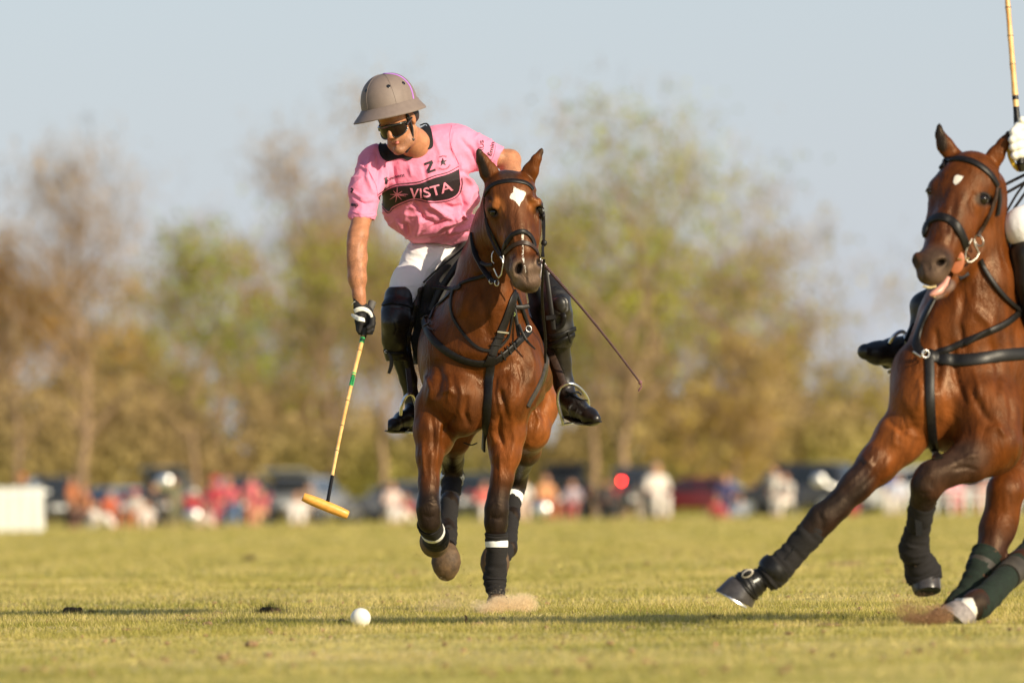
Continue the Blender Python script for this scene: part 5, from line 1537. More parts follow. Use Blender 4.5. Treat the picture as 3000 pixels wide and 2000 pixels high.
def build_rider1():
    k = K1
    root = thing('person', 'polo rider in a pink jersey and taupe helmet leaning down over the bay horse', 'person', tuple(P1(1330, 740, .75)))
    # ------------------------------------------------ head frame
    f = Vector((-0.55, -0.82, -0.21)); u = Vector((-0.22, -0.10, 0.97))
    ra = math.radians(0)
    def rz(v): return Vector((v.x * math.cos(ra) - v.z * math.sin(ra), v.y, v.x * math.sin(ra) + v.z * math.cos(ra)))
    f = rz(f).normalized(); u = rz(u); u = (u - f * u.dot(f)).normalized(); l = u.cross(f).normalized()
    f, u, l = np.array(f), np.array(u), np.array(l)
    fh, uh = f, u                                  # the helmet's own frame sits level on the bowed head
    lh = l
    f = np.array((-.41, -.88, -.21)); f /= np.linalg.norm(f); u = u - f * (u @ f); u /= np.linalg.norm(u); l = np.cross(u, f); l = l if l @ lh > 0 else -l
    tp = math.radians(11); f, u = f * math.cos(tp) - u * math.sin(tp), u * math.cos(tp) + f * math.sin(tp)
    HR = np.stack([l, f, u], 1)
    Hc = P1(1165, 362, 0.15)
    def H(a, b, c): return Hc + l * a + f * b + u * c
    def c(S, pts, kk=0.02, flat=None, cut=False): S.chain([(P1(p[0], p[1], p[2]), p[3] * k) for p in pts], kk, flat, cut)
    # ------------------------------------------------ body
    S = Solid((P1(1000, 0, 0)[0], Y1 - 0.15, P1(0, 1000, 0)[2]), (P1(1545, 0, 0)[0], Y1 + 0.95, P1(0, 290, 0)[2]), 0.0062)
    def he(cc, r, kk=0.015, cut=False): S.ell(H(*cc), r, kk, HR, cut)
    def hc(pts, kk=0.012, cut=False): S.chain([(H(*p[:3]), p[3]) for p in pts], kk, None, cut)
    he((0, -.012, .045), (.077, .098, .085), 0)
    he((0, .024, -.022), (.059, .067, .088), .02)
    for s_ in (-1, 1):
        hc([(s_ * .058, -.005, -.045, .018), (s_ * .045, .035, -.085, .018), (s_ * .012, .075, -.107, .018)], .02)
        he((s_ * .043, .068, -.008), (.018, .018, .012), .015)
        he((s_ * .079, -.010, .008), (.010, .019, .031), .006)
        he((s_ * .013, .103, -.030), (.009, .011, .008), .006)
        he((s_ * .033, .075, .022), (.022, .014, .010), .012)
    hc([(0, .090, .022, .008), (0, .110, -.010, .0095), (0, .116, -.021, .0095)], .010)
    he((0, .080, -.050), (.026, .016, .016), .012)
    he((0, .094, -.0535), (.024, .009, .0055), .004)
    he((0, .092, -.0665), (.021, .010, .007), .004)
    hc([(-.022, .099, -.060, .0022), (.024, .098, -.060, .0022)], .003, True)
    he((0, .086, -.096), (.019, .014, .015), .010)
    c(S, [(1186, 392, .18, 40), (1212, 420, .26, 43), (1235, 455, .33, 52)], .03)
    c(S, [(1100, 482, .34, 36), (1066, 565, .20, 28), (1061, 630, .13, 29), (1049, 690, .07, 28.5), (1043, 725, .04, 29), (1044, 755, .03, 31), (1047, 816, .0, 26), (1052, 866, -.02, 17.5), (1056, 890, -.02, 18)], .02)
    c(S, [(1350, 445, .42, 34), (1440, 460, .43, 28), (1494, 470, .46, 31), (1497, 500, .42, 28), (1492, 570, .25, 27), (1488, 650, .1, 20)], .02)
    c(S, [(1105, 480, .36, 30), (1235, 480, .42, 55), (1345, 448, .43, 34)], .05)
    c(S, [(1240, 510, .44, 75), (1270, 600, .55, 70), (1310, 680, .72, 60)], .05)
    c(S, [(1310, 700, .78, 60), (1215, 790, .58, 36), (1172, 865, .44, 28)], .04)
    V, Q = S.mesh(); V = relax(V, Q, 1, .4)
    N = vnormals(V, Q)
    V = ridges(V, N, [([(1078, 690), (1060, 720), (1052, 760)], 5, -.003), ([(1060, 770), (1062, 830)], 4, .002), ([(1035, 690), (1028, 730)], 6, .002)])
    me = mesh_np('person_body', V, Q, M['skin'])
    C = np.tile(np.array([.44, .195, .10]), (len(V), 1))
    P = PX(V)
    LC = (V - Hc) @ HR                        # head coordinates: sideways, forward, up
    def blob(c0, r): return np.exp(-(((LC - np.array(c0)) / np.array(r)) ** 2).sum(1))
    C = lerp_col(C, np.clip(blob((0, .098, -.060), (.022, .02, .009)) * 1.1, 0, 1), (.36, .11, .08))
    C = lerp_col(C, blob((0, .115, -.02), (.016, .02, .018)) * .5, (.52, .19, .11))
    C = lerp_col(C, np.clip(blob((.045, .07, -.02), (.02, .03, .02)) + blob((-.045, .07, -.02), (.02, .03, .02)), 0, 1) * .4, (.52, .19, .11))
    face = (LC[:, 2] < .2) & (LC[:, 2] > -.14) & (LC[:, 1] > -.03) & (np.abs(LC[:, 0]) < .1)
    beard = np.clip((-LC[:, 2] - .035) / .03, 0, 1) * face * np.clip((LC[:, 1] - .0) / .03, 0, 1)
    C = lerp_col(C, beard * .35, (.22, .11, .07))
    C = lerp_col(C, cap_w(V, P1(1038, 660, .08), P1(1050, 880, 0), .01, .08) * .5 * (P[:, 0] < 1110), (.42, .165, .08))
    attr_col(me, 'col', C)
    attr_f(me, 'hair', beard * .45 + .42 * (P[:, 0] < 1110) * (P[:, 1] > 690) + .35 * (P[:, 0] > 1450))
    body = obj('body', me, root)
    bb = BVHTree.FromPolygons(V.tolist(), Q.tolist())
    MB().ball(H(.017, .100, -.0605), (.009, .010, .0065), 14, 10, HR).build('tongue', M['tongue'], root)
    # hair behind the ear
    S = Solid(P1(1190, 400, -.2), P1(1270, 290, .6), .005)
    S.ell(H(.060, -.050, .018), (.024, .045, .040), 0, HR); S.ell(H(.040, -.078, .005), (.035, .026, .042), .02, HR)
    S.ell(H(0.0, -.085, .012), (.05, .025, .05), .02, HR)
    solid_obj('hair', S, M['hair'], root)
    MB().tube([H(.072, .03, .03), H(.073, .022, .0), H(.071, .02, -.02)], [.006, .006, .003], 8).build('sideburn', M['hair'], root)
    # ------------------------------------------------ helmet
    hel = thing('helmet', None, None, tuple(P1(1141, 312, .1))); hel.parent = root; hel.matrix_parent_inverse = root.matrix_basis.inverted()
    hc_ = P1(1141, 308, .12)
    RL, RF, RH = .122, .146, .146
    def HP(th, ph, g=0.0):
        """crown point: th round, ph 0 at the rim to 90 at the top"""
        cp = abs(math.cos(ph)) ** 0.82; sp = abs(math.sin(ph)) ** 0.95
        return hc_ + lh * (RL + g) * math.cos(th) * cp + fh * (RF + g) * math.sin(th) * cp + uh * ((RH + g) * sp)
    V = []; Fc = []; n, r_ = 64, 22
    for i in range(r_ + 1):
        for j in range(n): V.append(HP(2 * math.pi * j / n, math.radians(-0 + 90 * i / r_)))
    for i in range(r_):
        for j in range(n): Fc.append((i * n + j, i * n + (j + 1) % n, (i + 1) * n + (j + 1) % n, (i + 1) * n + j))
    MB().add(V, Fc).build('crown', M['helmet'], hel, merge=True)
    V = []; Fc = []
    prof = [(-.012, .004), (.000, .006), (.005, .002), (.012, -.010), (.022, -.022), (.034, -.036), (.040, -.045), (.038, -.050), (.030, -.043), (.014, -.026), (-.004, -.012)]
    for a, b in prof:
        for j in range(n):
            th = 2 * math.pi * j / n
            fr = max(0, math.sin(th)) ** 2
            bk = max(0, -math.sin(th)) ** 2
            A = a * (.90 + .76 * fr - .12 * bk) if a > .006 else a
            B_ = b * (1 - .12 * fr + .1 * bk)
            V.append(hc_ + lh * (RL + A * (.9 if math.cos(th) > 0 else 1)) * math.cos(th) + fh * (RF + A) * math.sin(th) + uh * B_)
    m_ = len(prof)
    for i in range(m_):
        for j in range(n): Fc.append((i * n + j, i * n + (j + 1) % n, ((i + 1) % m_) * n + (j + 1) % n, ((i + 1) % m_) * n + j))
    MB().add(V, Fc).build('brim', M['helmet'], hel)
    hb = [BVHTree.FromPolygons([Vector(v) for v in [HP(2 * math.pi * (j % 64) / 64, math.radians(90 * (j // 64) / 22)) for j in range(64 * 23)]], [(i * n + j, i * n + (j + 1) % n, (i + 1) * n + (j + 1) % n, (i + 1) * n + j) for i in range(22) for j in range(64)])]
    for (x, y) in ((1073, 266), (1138, 253), (1182, 244)):
        h = shoot(hb, x, y)
        if h is None: continue
        nn = Vector(h[1]); o = Vector(h[0])
        R_ = nn.to_track_quat('Z', 'Y').to_matrix()
        v = MB().ball(o - nn * .0015, (.0088, .0088, .0032), 18, 8, R_).build('vent', M['gloss_black'], hel)
        ring('eyelet', o + nn * .001, .0078, .0015, v, M['gloss_black'], nn)
    strap('piping', [(1124, 216.5), (1142, 216.5), (1162, 220), (1182, 231), (1198, 249), (1207, 270), (1212, 296)], 6 * k, hel, M['purple'], hb, .002, .001)
    for a in (100, 158, 35):
        pts = [HP(math.radians(a), math.radians(p), .0004) for p in range(2, 88, 6)]
        MB().tube(pts, .0011, 6).build('seam', M['helmet'], hel)
    # inner band, chin strap
    MB().tube([H(.077, .030, .045), H(.078, .022, .01), H(.074, .022, -.03), H(.066, .028, -.065), H(.050, .040, -.100), H(.02, .055, -.128)], [.0065, .006, .0062, .006, .0055, .005], 8).build('chin_strap', M['black_cloth'], hel)
    MB().ball(H(.064, .034, -.080), .009, 10, 8).build('strap_toggle', M['gloss_black'], hel)
    MB().tube([H(-.070, .030, .045), H(-.066, .030, -.01), H(-.062, .032, -.04)], .005, 8).build('chin_strap', M['black_cloth'], hel)
    # ------------------------------------------------ sunglasses
    sg = thing('sunglasses', None, None, tuple(H(0, .11, 0))); sg.parent = root; sg.matrix_parent_inverse = root.matrix_basis.inverted()
    def GP(a, v, g=0.0):
        r = .083 + g
        return H(math.sin(a) * r * .92, .018 + math.cos(a) * (r + .008), .004 + v - .008 * abs(a))
    V = []; Fc = []; na, nv = 40, 8; edge_t = []; edge_b = []
    for i in range(na + 1):
        a = math.radians(-66 + 132 * i / na)
        top = .027 - .005 * abs(a)
        bot = -.036 + .027 * math.exp(-(a / .15) ** 2) + .020 * (abs(a) / 1.15) ** 4 + .006 * abs(a)
        edge_t.append(GP(a, top, .001)); edge_b.append(GP(a, bot, .001))
        for j in range(nv + 1): V.append(GP(a, bot + (top - bot) * j / nv))
    for i in range(na):
        for j in range(nv): 
            q = i * (nv + 1) + j; Fc.append((q, q + nv + 1, q + nv + 2, q + 1))
    MB().add(V, Fc).build('lens', M['lens'], sg)
    MB().tube(edge_t, .0060, 8).build('frame', M['gloss_black'], sg)
    MB().tube(edge_b, .0034, 8).build('frame', M['gloss_black'], sg)
    for s_ in (-1, 1):
        MB().tube([GP(s_ * math.radians(66), .008), H(s_ * .080, .03, .012), H(s_ * .082, -.01, .016)], [.0075, .006, .004], 8).build('temple', M['gloss_black'], sg)
    # ------------------------------------------------ jersey
    S = Solid((P1(1005, 0, 0)[0], Y1 - 0.05, P1(0, 725, 0)[2]), (P1(1485, 0, 0)[0], Y1 + 0.9, P1(0, 345, 0)[2]), 0.005)
    def e(px, py, d, rx, rz_, ry, kk=0.03, rot=0, cut=False):
        a = math.radians(rot); R_ = np.array([[math.cos(a), 0, -math.sin(a)], [0, 1, 0], [math.sin(a), 0, math.cos(a)]])
        S.ell(P1(px, py, d), (rx * k, ry, rz_ * k), kk, R_, cut)
    e(1238, 508, .38, 142, 105, .155, 0, 8)
    e(1262, 590, .48, 146, 112, .165, .05, 10)
    e(1290, 655, .60, 108, 66, .155, .05, 0)
    e(1225, 450, .36, 125, 62, .12, .05, 14)
    e(1300, 418, .42, 92, 54, .12, .05, 4)
    e(1236, 655, .58, 60, 50, .13, .05, 0)
    e(1345, 660, .60, 52, 44, .13, .04)
    c(S, [(1104, 476, .33, 55), (1070, 555, .20, 45), (1061, 650, .13, 38)], .035)
    c(S, [(1335, 430, .41, 64), (1398, 449, .42, 50), (1475, 466, .44, 35)], .035)
    e(1058, 735, .12, 96, 98, .2, .004, 0, True)
    e(1553, 500, .44, 102, 102, .25, .004, 0, True)
    c(S, [(1186, 380, .16, 44), (1205, 410, .2, 40)], .01, None, True)   # neck opening
    V, Q = S.mesh()
    P = PX(V)
    V = relax(V, Q, 2, .5); N = vnormals(V, Q)
    V = ridges(V, N, [
        ([(1240, 560), (1262, 600), (1320, 640), (1365, 640)], 7.9, 0.0175), ([(1215, 590), (1240, 640), (1290, 660)], 8.6, -0.0157),
        ([(1330, 640), (1352, 625), (1372, 645)], 5.0, 0.0228), ([(1250, 690), (1300, 655), (1345, 645)], 5.8, 0.0194), ([(1262, 668), (1320, 640)], 4.3, -0.0175),
        ([(1385, 560), (1370, 600), (1352, 630)], 5.8, 0.0175), ([(1405, 590), (1390, 630), (1360, 650)], 5.0, -0.0175), ([(1350, 560), (1362, 600), (1345, 630)], 4.3, -0.0140),
        ([(1395, 660), (1360, 668), (1310, 680)], 5.0, 0.0157), ([(1385, 680), (1330, 690), (1260, 695)], 4.3, -0.0123),
        ([(1190, 655), (1196, 690)], 5.8, -0.0175), ([(1165, 640), (1178, 675)], 5.8, 0.0105),
        ([(1100, 440), (1112, 500), (1108, 560)], 5.8, -0.0157), ([(1118, 440), (1130, 500), (1128, 560)], 5.0, 0.0105), ([(1085, 450), (1075, 520), (1095, 570)], 5.8, 0.0123),
        ([(1050, 480), (1085, 510), (1102, 545)], 2.9, 0.0088), ([(1030, 560), (1060, 580), (1098, 580)], 3.6, 0.0105), ([(1035, 580), (1070, 596), (1096, 594)], 2.9, -0.0105),
        ([(1140, 470), (1125, 540)], 5.0, 0.0088), ([(1150, 480), (1160, 540)], 5.0, -0.0088),
        ([(1330, 385), (1322, 430), (1345, 490)], 3.6, 0.0105), ([(1345, 400), (1380, 440), (1400, 490)], 5.8, -0.0123), ([(1330, 450), (1350, 500), (1390, 520)], 6.5, -0.0175),
        ([(1350, 490), (1385, 545), (1400, 600)], 5.8, 0.0157), ([(1400, 410), (1412, 450), (1405, 490)], 5.0, 0.0088),
        ([(1270, 400), (1290, 450), (1285, 500)], 7.2, 0.0088), ([(1240, 480), (1250, 540)], 5.8, -0.0070), ([(1200, 480), (1205, 520)], 5.8, 0.0070),
        ([(1190, 600), (1185, 650)], 7.2, 0.0105), ([(1230, 620), (1228, 660), (1215, 690)], 6.5, 0.0140),
        ([(1300, 600), (1330, 610), (1355, 600)], 5.8, -0.0140)])
    # fine creases: sharp-crested crossing folds, deeper toward the waist
    N = vnormals(V, Q); P = PX(V)
    def crest(ax, ay, s, n0):
        return (1 - np.abs(lf(P[:, 0] * ax[0] * k + P[:, 1] * ax[1] * k, P[:, 0] * ay[0] * k + P[:, 1] * ay[1] * k, s, n0))) ** 4
    low_ = smooth01((P[:, 1] - 560) / 90); arm = smooth01((1110 - P[:, 0]) / 30) + smooth01((P[:, 0] - 1370) / 30)
    D = crest((.55, -.5), (.9, 1.9), .16, 5) * (.0016 + .0062 * low_) + crest((1.6, .3), (-.2, .5), .15, 14) * (.0020 + .002 * low_) + crest((.5, 1.8), (.8, .2), .12, 22) * (.002 + .004 * arm)
    V = V + N * (D - .002)[:, None]
    V = relax(V, Q, 1, .3)
    me = mesh_np('jersey', V, Q, M['pink'])
    shirt = obj('jersey', me, root)
    sb = [BVHTree.FromPolygons(V.tolist(), Q.tolist())]
    strap('sleeve_hem', [(1032, 619), (1050, 626), (1072, 628), (1092, 625)], 1.6 * k, shirt, M['pink'], sb, .002, .001)
    strap('shoulder_seam', [(1056, 470), (1080, 500), (1100, 540), (1106, 575)], 1.6 * k, shirt, M['pink'], sb, .002, .001)
    strap('sleeve_hem', [(1452, 426), (1448, 450), (1434, 483)], 1.6 * k, shirt, M['pink'], sb, .002, .001)
    strap('shoulder_seam', [(1325, 368), (1318, 400), (1326, 440), (1345, 480)], 1.6 * k, shirt, M['pink'], sb, .002, .001)
    # collar
    ring_o = [(1232, 370), (1250, 366), (1262, 385), (1266, 430), (1238, 441), (1218, 453), (1198, 468), (1178, 462), (1156, 466), (1134, 472), (1118, 458), (1110, 434), (1114, 422)]
    ring_i = [(1214, 368), (1226, 380), (1230, 398), (1228, 420), (1222, 432), (1210, 444), (1196, 452), (1178, 452), (1160, 450), (1146, 444), (1136, 434), (1128, 420), (1126, 408)]
    ro = catmull(ring_o, 5); ri = catmull(ring_i, 5); n_ = len(ro); g = []
    for i in range(n_):
        for j in range(6): g.append(ro[i] + (ri[i] - ro[i]) * j / 5)
    decal('collar_wing', g, [(i * 6 + j, (i + 1) * 6 + j, (i + 1) * 6 + j + 1, i * 6 + j + 1) for i in range(n_ - 1) for j in range(5)], sb, M['black_cloth'], shirt, .008)
    strap('collar_edge', ring_o, 4 * k, shirt, M['black_cloth'], sb, .004, .004)
    # print on the jersey
    top = catmull([(1108, 576), (1129, 560), (1164, 546), (1225, 539), (1271, 522), (1313, 510), (1345, 495)], 10)
    bot = catmull([(1110, 588), (1137, 619), (1150, 606), (1179, 591), (1217, 580), (1263, 588), (1313, 582), (1340, 567), (1348, 540)], 8)
    def resamp(Pp, n):
        Pp = np.array(Pp); s = np.concatenate([[0], np.cumsum(np.linalg.norm(np.diff(Pp, axis=0), axis=1))])
        return np.stack([np.interp(np.linspace(0, s[-1], n), s, Pp[:, i]) for i in (0, 1)], 1)
    nx_, ny_ = 60, 12
    A = resamp(top, nx_); B_ = resamp(bot, nx_)
    g = [A[i] + (B_[i] - A[i]) * j / (ny_ - 1) for i in range(nx_) for j in range(ny_)]
    decal('chest_band', g, [(i * ny_ + j, (i + 1) * ny_ + j, (i + 1) * ny_ + j + 1, i * ny_ + j + 1) for i in range(nx_ - 1) for j in range(ny_ - 1)], sb, M['print'], shirt, .0022)
    def line(name, pts, w, m=M['print'], lift=.003):
        R2 = resamp(catmull(pts, 10), max(6, int(sum(np.linalg.norm(np.diff(np.array(pts), axis=0), axis=1)) / 4)))
        t = np.gradient(R2, axis=0); t /= np.linalg.norm(t, axis=1)[:, None]; nn = np.stack([-t[:, 1], t[:, 0]], 1)
        ww = (np.interp(np.linspace(0, 1, len(R2)), np.linspace(0, 1, len(w)), w) if hasattr(w, '__len__') else np.full(len(R2), w))[:, None]
        g = np.concatenate([R2 - nn * ww / 2, R2 + nn * ww / 2]); n_ = len(R2)
        return decal(name, g, [(i, i + 1, n_ + i + 1, n_ + i) for i in range(n_ - 1)], sb, m, shirt, lift)
    line('band_outline', [(1107, 571), (1129, 554), (1164, 540), (1225, 533), (1271, 516), (1313, 504), (1344, 487)], 2.2)
    line('band_outline', [(1112, 594), (1137, 624), (1152, 611), (1181, 596), (1217, 585), (1263, 593), (1315, 587), (1343, 571), (1353, 543), (1352, 520)], 2.0)
    text_decal('lettering', 'VISTA', [(1197, 577), (1220, 580), (1250, 577), (1290, 567), (1327, 556)], 28, sb, M['pink_print'], shirt, .012, .0042)
    for (a, b_) in (((1164, 569), (1165, 548)), ((1164, 569), (1160, 591)), ((1164, 569), (1196, 568)), ((1164, 569), (1144, 568)), ((1164, 569), (1153, 557)), ((1164, 569), (1179, 559)), ((1164, 569), (1178, 584)), ((1164, 569), (1143, 583)), ((1164, 569), (1191, 574))):
        line('starburst_ray', [a, ((a[0] + b_[0]) / 2, (a[1] + b_[1]) / 2), b_], [3.6, 2.4, .8], M['pink_print'], .0045)
    text_decal('lettering', 'Éminent', [(1134, 531), (1150, 525), (1168, 520), (1187, 517)], 10, sb, M['print'], shirt, .008, .003)
    line('emblem', [(1128, 521), (1131, 530), (1130, 538)], 7)
    # sideways N
    line('emblem', [(1244, 481), (1256, 477), (1267, 473)], 6.5); line('emblem', [(1253, 505), (1265, 501), (1276, 497)], 6.5); line('emblem', [(1266, 475), (1260, 488), (1254, 502)], 7.5)
    # star with its ring of small letters
    st = []
    for i in range(10):
        r = 13.5 if i % 2 == 0 else 5.2; a = math.radians(-96 + 36 * i); st.append((1297 + r * math.cos(a), 475 + r * math.sin(a)))
    decal('star', [(1297, 475)] + st, [(0, i + 1, (i + 1) % 10 + 1) for i in range(10)], sb, M['print'], shirt, .003)
    def arc(a0, a1, r, n_=8): return [(1299 + r * math.cos(math.radians(a0 + (a1 - a0) * i / n_)), 476 + r * math.sin(math.radians(a0 + (a1 - a0) * i / n_))) for i in range(n_ + 1)]
    text_decal('lettering', 'INDIOS', arc(-128, -62, 16.5), 4, sb, M['print'], shirt, .01, .003, 1)
    text_decal('lettering', 'CHAPALEUFU', arc(128, 22, 22), 4, sb, M['print'], shirt, .01, .003, 1)
    # sleeves
    text_decal('lettering', 'Émin', [(1439, 457), (1443, 443), (1446, 430), (1448, 418)], 11, sb, M['print'], shirt, .012, .003)
    text_decal('lettering', 'RUS', [(1414, 446), (1416, 430), (1416, 412)], 9, sb, M['print'], shirt, .012, .003)
    dsk = [(1430 + 9 * math.cos(a), 473 + 9 * math.sin(a)) for a in np.linspace(0, 2 * math.pi, 20, endpoint=False)]
    decal('emblem', [(1430, 473)] + dsk, [(0, i + 1, (i + 1) % 20 + 1) for i in range(20)], sb, M['print'], shirt, .003)
    line('emblem', [(1427, 479), (1430, 472), (1435, 466)], 2.4, M['pink_print'], .0045)
    text_decal('lettering', 'eep', [(1029, 604), (1038, 605), (1049, 607)], 13, sb, M['print'], shirt, .03, .003)
    line('emblem', [(1029, 552), (1034, 556), (1030, 564)], 5)
    # ------------------------------------------------ breeches
    S = Solid((P1(1110, 0, 0)[0], Y1 + 0.05, P1(0, 905, 0)[2]), (P1(1640, 0, 0)[0], Y1 + 1.1, P1(0, 640, 0)[2]), 0.0065)
    c(S, [(1345, 690, .80, 95), (1300, 705, .76, 90), (1240, 775, .58, 62), (1196, 830, .48, 46), (1173, 875, .42, 40)], .05)
    c(S, [(1370, 700, .80, 80), (1470, 740, .72, 60), (1570, 788, .52, 27), (1606, 832, .42, 20)], .04)
    V, Q = S.mesh(); V = relax(V, Q, 2, .5); N = vnormals(V, Q)
    V = ridges(V, N, [([(1200, 740), (1240, 745), (1290, 735)], 5, .004), ([(1160, 830), (1190, 838), (1215, 835)], 4, .004), ([(1150, 845), (1180, 852), (1205, 850)], 4, -.004),
                      ([(1350, 720), (1290, 745), (1250, 790), (1228, 850)], 3, .004), ([(1230, 720), (1280, 728), (1340, 715)], 4, .004), ([(1215, 760), (1260, 765)], 5, -.004), ([(1190, 775), (1225, 785)], 4, .003)])
    N = vnormals(V, Q); P = PX(V)
    D = (1 - np.abs(lf(P[:, 0] * .8 * k + P[:, 1] * .5 * k, P[:, 0] * -.9 * k + P[:, 1] * 1.9 * k, .13, 8))) ** 5 * .0045
    V = V + N * D[:, None]
    obj('breeches', mesh_np('breeches', V, Q, M['white_cloth']), root)
    # ------------------------------------------------ knee guards and boots
    S = Solid((P1(1095, 0, 0)[0], Y1 + .1, P1(0, 1075, 0)[2]), (P1(1245, 0, 0)[0], Y1 + .75, P1(0, 850, 0)[2]), .0055)
    c(S, [(1168, 872, .41, 43), (1167, 893, .40, 43)], .01)
    c(S, [(1160, 910, .36, 44), (1157, 935, .34, 45), (1153, 985, .36, 37), (1157, 1035, .42, 31)], .02)
    c(S, [(1150, 945, .30, 30), (1149, 970, .31, 24)], .015)
    c(S, [(1158, 1025, .41, 33), (1162, 1045, .43, 33)], .01)
    V, Q = S.mesh(); V = relax(V, Q, 1, .5); N = vnormals(V, Q)
    V = ridges(V, N, [([(1123, 902), (1160, 900), (1205, 905)], 2.5, -.004), ([(1118, 945), (1132, 930), (1155, 938), (1163, 965), (1150, 988), (1130, 985)], 2, -.003)])
    kg = obj('knee_guard', mesh_np('knee_guard', V, Q, M['pad']), root)
    kb = [BVHTree.FromPolygons(V.tolist(), Q.tolist())]
    strap('guard_strap', [(1126, 884), (1150, 878), (1180, 882), (1204, 888)], 32 * k, kg, M['leather'], kb, .004, .002)
    strap('guard_strap', [(1127, 1028), (1140, 1034), (1160, 1036), (1180, 1036)], 12 * k, kg, M['leather'], kb, .004, .003)
    strap('strap_end', [(1138, 1035, Y1 + .35), (1146, 1050, Y1 + .34), (1146, 1070, Y1 + .34), (1139, 1094, Y1 + .34)], [8 * k, 10 * k, 12 * k, 9 * k], kg, M['flap'], thick=.003)
    ring('buckle', P1(1131, 1030, .36), 4 * k, 1 * k, kg, M['metal'])
    text_decal('emblem', 'Δ', [(1156, 891), (1162, 892), (1168, 893)], 16, kb, M['leather'], kg, .01, .007, 1)
    S = Solid((P1(1110, 0, 0)[0], Y1 + .1, P1(0, 1290, 0)[2]), (P1(1250, 0, 0)[0], Y1 + .8, P1(0, 1020, 0)[2]), .0055)
    c(S, [(1176, 1040, .45, 32), (1196, 1110, .52, 25), (1206, 1165, .54, 21), (1210, 1200, .54, 24)], .02)
    c(S, [(1210, 1215, .52, 28), (1180, 1232, .42, 27), (1152, 1246, .32, 19), (1142, 1251, .30, 15)], .02)
    c(S, [(1215, 1225, .56, 28), (1214, 1245, .58, 22)], .02)
    V, Q = S.mesh(); V = relax(V, Q, 1, .5); N = vnormals(V, Q)
    V = ridges(V, N, [([(1168, 1212), (1180, 1235), (1182, 1262)], 2, -.003), ([(1192, 1185), (1210, 1190)], 3, .003)])
    bt = obj('boot', mesh_np('boot', V, Q, M['boot']), root)
    MB().tube([P1(1131, 1261, .29), P1(1150, 1265, .31), P1(1180, 1264, .40), P1(1212, 1262, .50)], [8 * k, 15 * k, 19 * k, 17 * k], 12, flat=((0, 0, 1), .26)).build('sole', M['boot_brown'], bt)
    # the other leg
    S = Solid((P1(1570, 0, 0)[0], Y1 + .05, P1(0, 1045, 0)[2]), (P1(1710, 0, 0)[0], Y1 + .75, P1(0, 775, 0)[2]), .0055)
    c(S, [(1610, 836, .42, 34), (1626, 875, .38, 43), (1632, 920, .35, 44), (1638, 965, .36, 42), (1640, 990, .38, 40)], .02)
    c(S, [(1643, 890, .30, 28), (1646, 905, .30, 26)], .015)
    c(S, [(1640, 985, .37, 44), (1640, 1003, .38, 36)], .01)
    V, Q = S.mesh(); V = relax(V, Q, 1, .5); N = vnormals(V, Q)
    V = ridges(V, N, [([(1620, 870), (1640, 862), (1660, 880), (1662, 905), (1648, 920), (1628, 908), (1620, 890)], 2.2, -.004), ([(1590, 850), (1630, 835), (1660, 850)], 2, -.003)])
    kg2 = obj('knee_guard', mesh_np('knee_guard', V, Q, M['pad']), root)
    kb2 = [BVHTree.FromPolygons(V.tolist(), Q.tolist())]
    strap('guard_strap', [(1600, 985), (1630, 985), (1660, 975), (1685, 962)], 14 * k, kg2, M['leather'], kb2, .004, .003)
    strap('guard_strap', [(1602, 1012), (1630, 1004), (1655, 992), (1680, 980)], 13 * k, kg2, M['leather'], kb2, .004, .006)
    strap('keeper', [(1660, 970), (1664, 985), (1668, 1000)], 6 * k, kg2, M['leather'], kb2, .003, .010)
    strap('guard_strap', [(1635, 915, Y1 + .28), (1652, 925, Y1 + .26), (1648, 950, Y1 + .27), (1630, 965, Y1 + .28)], 14 * k, kg2, M['leather'], thick=.004)
    S = Solid((P1(1590, 0, 0)[0], Y1 + .05, P1(0, 1275, 0)[2]), (P1(1780, 0, 0)[0], Y1 + .8, P1(0, 980, 0)[2]), .0055)
    c(S, [(1636, 1000, .44, 36), (1642, 1060, .48, 31), (1652, 1125, .50, 29), (1660, 1160, .48, 28)], .02)
    c(S, [(1664, 1172, .48, 28), (1694, 1198, .38, 29), (1728, 1219, .28, 24), (1744, 1227, .24, 17)], .02)
    c(S, [(1655, 1180, .52, 26), (1655, 1205, .54, 20)], .02)
    V, Q = S.mesh(); V = relax(V, Q, 1, .5); N = vnormals(V, Q)
    V = ridges(V, N, [([(1682, 1165), (1690, 1195), (1680, 1222)], 2, -.003), ([(1655, 1150), (1675, 1152), (1690, 1165)], 3, .004), ([(1645, 1120), (1665, 1135), (1685, 1130)], 3, -.003)])
    bt2 = obj('boot', mesh_np('boot', V, Q, M['boot_brown']), root)
    MB().tube([P1(1760, 1234, .22), P1(1735, 1243, .25), P1(1705, 1240, .33), P1(1665, 1222, .46)], [8 * k, 18 * k, 21 * k, 20 * k], 12, flat=((0, 0, 1), .28)).build('sole', M['boot_brown'], bt2)
    bb2 = [BVHTree.FromPolygons(V.tolist(), Q.tolist())]
    strap('lace', [(1655, 1165), (1672, 1155), (1690, 1150), (1700, 1157)], 6 * k, bt2, M['leather'], bb2, .004, .004)
    strap('lace', [(1660, 1148), (1680, 1160), (1700, 1172), (1720, 1175)], 3 * k, bt2, M['leather'], bb2, .003, .004)
    # ------------------------------------------------ glove on the mallet
    S = Solid((P1(1020, 0, 0)[0], Y1 - .15, P1(0, 1000, 0)[2]), (P1(1110, 0, 0)[0], Y1 + .12, P1(0, 862, 0)[2]), .0028)
    c(S, [(1051, 876, -.02, 21), (1050, 893, -.02, 23)], .006, ((0, 1, 0), .8))
    c(S, [(1056, 900, -.02, 19), (1066, 918, -.02, 26), (1070, 938, -.02, 24)], .010, ((0, 1, 0), .75))
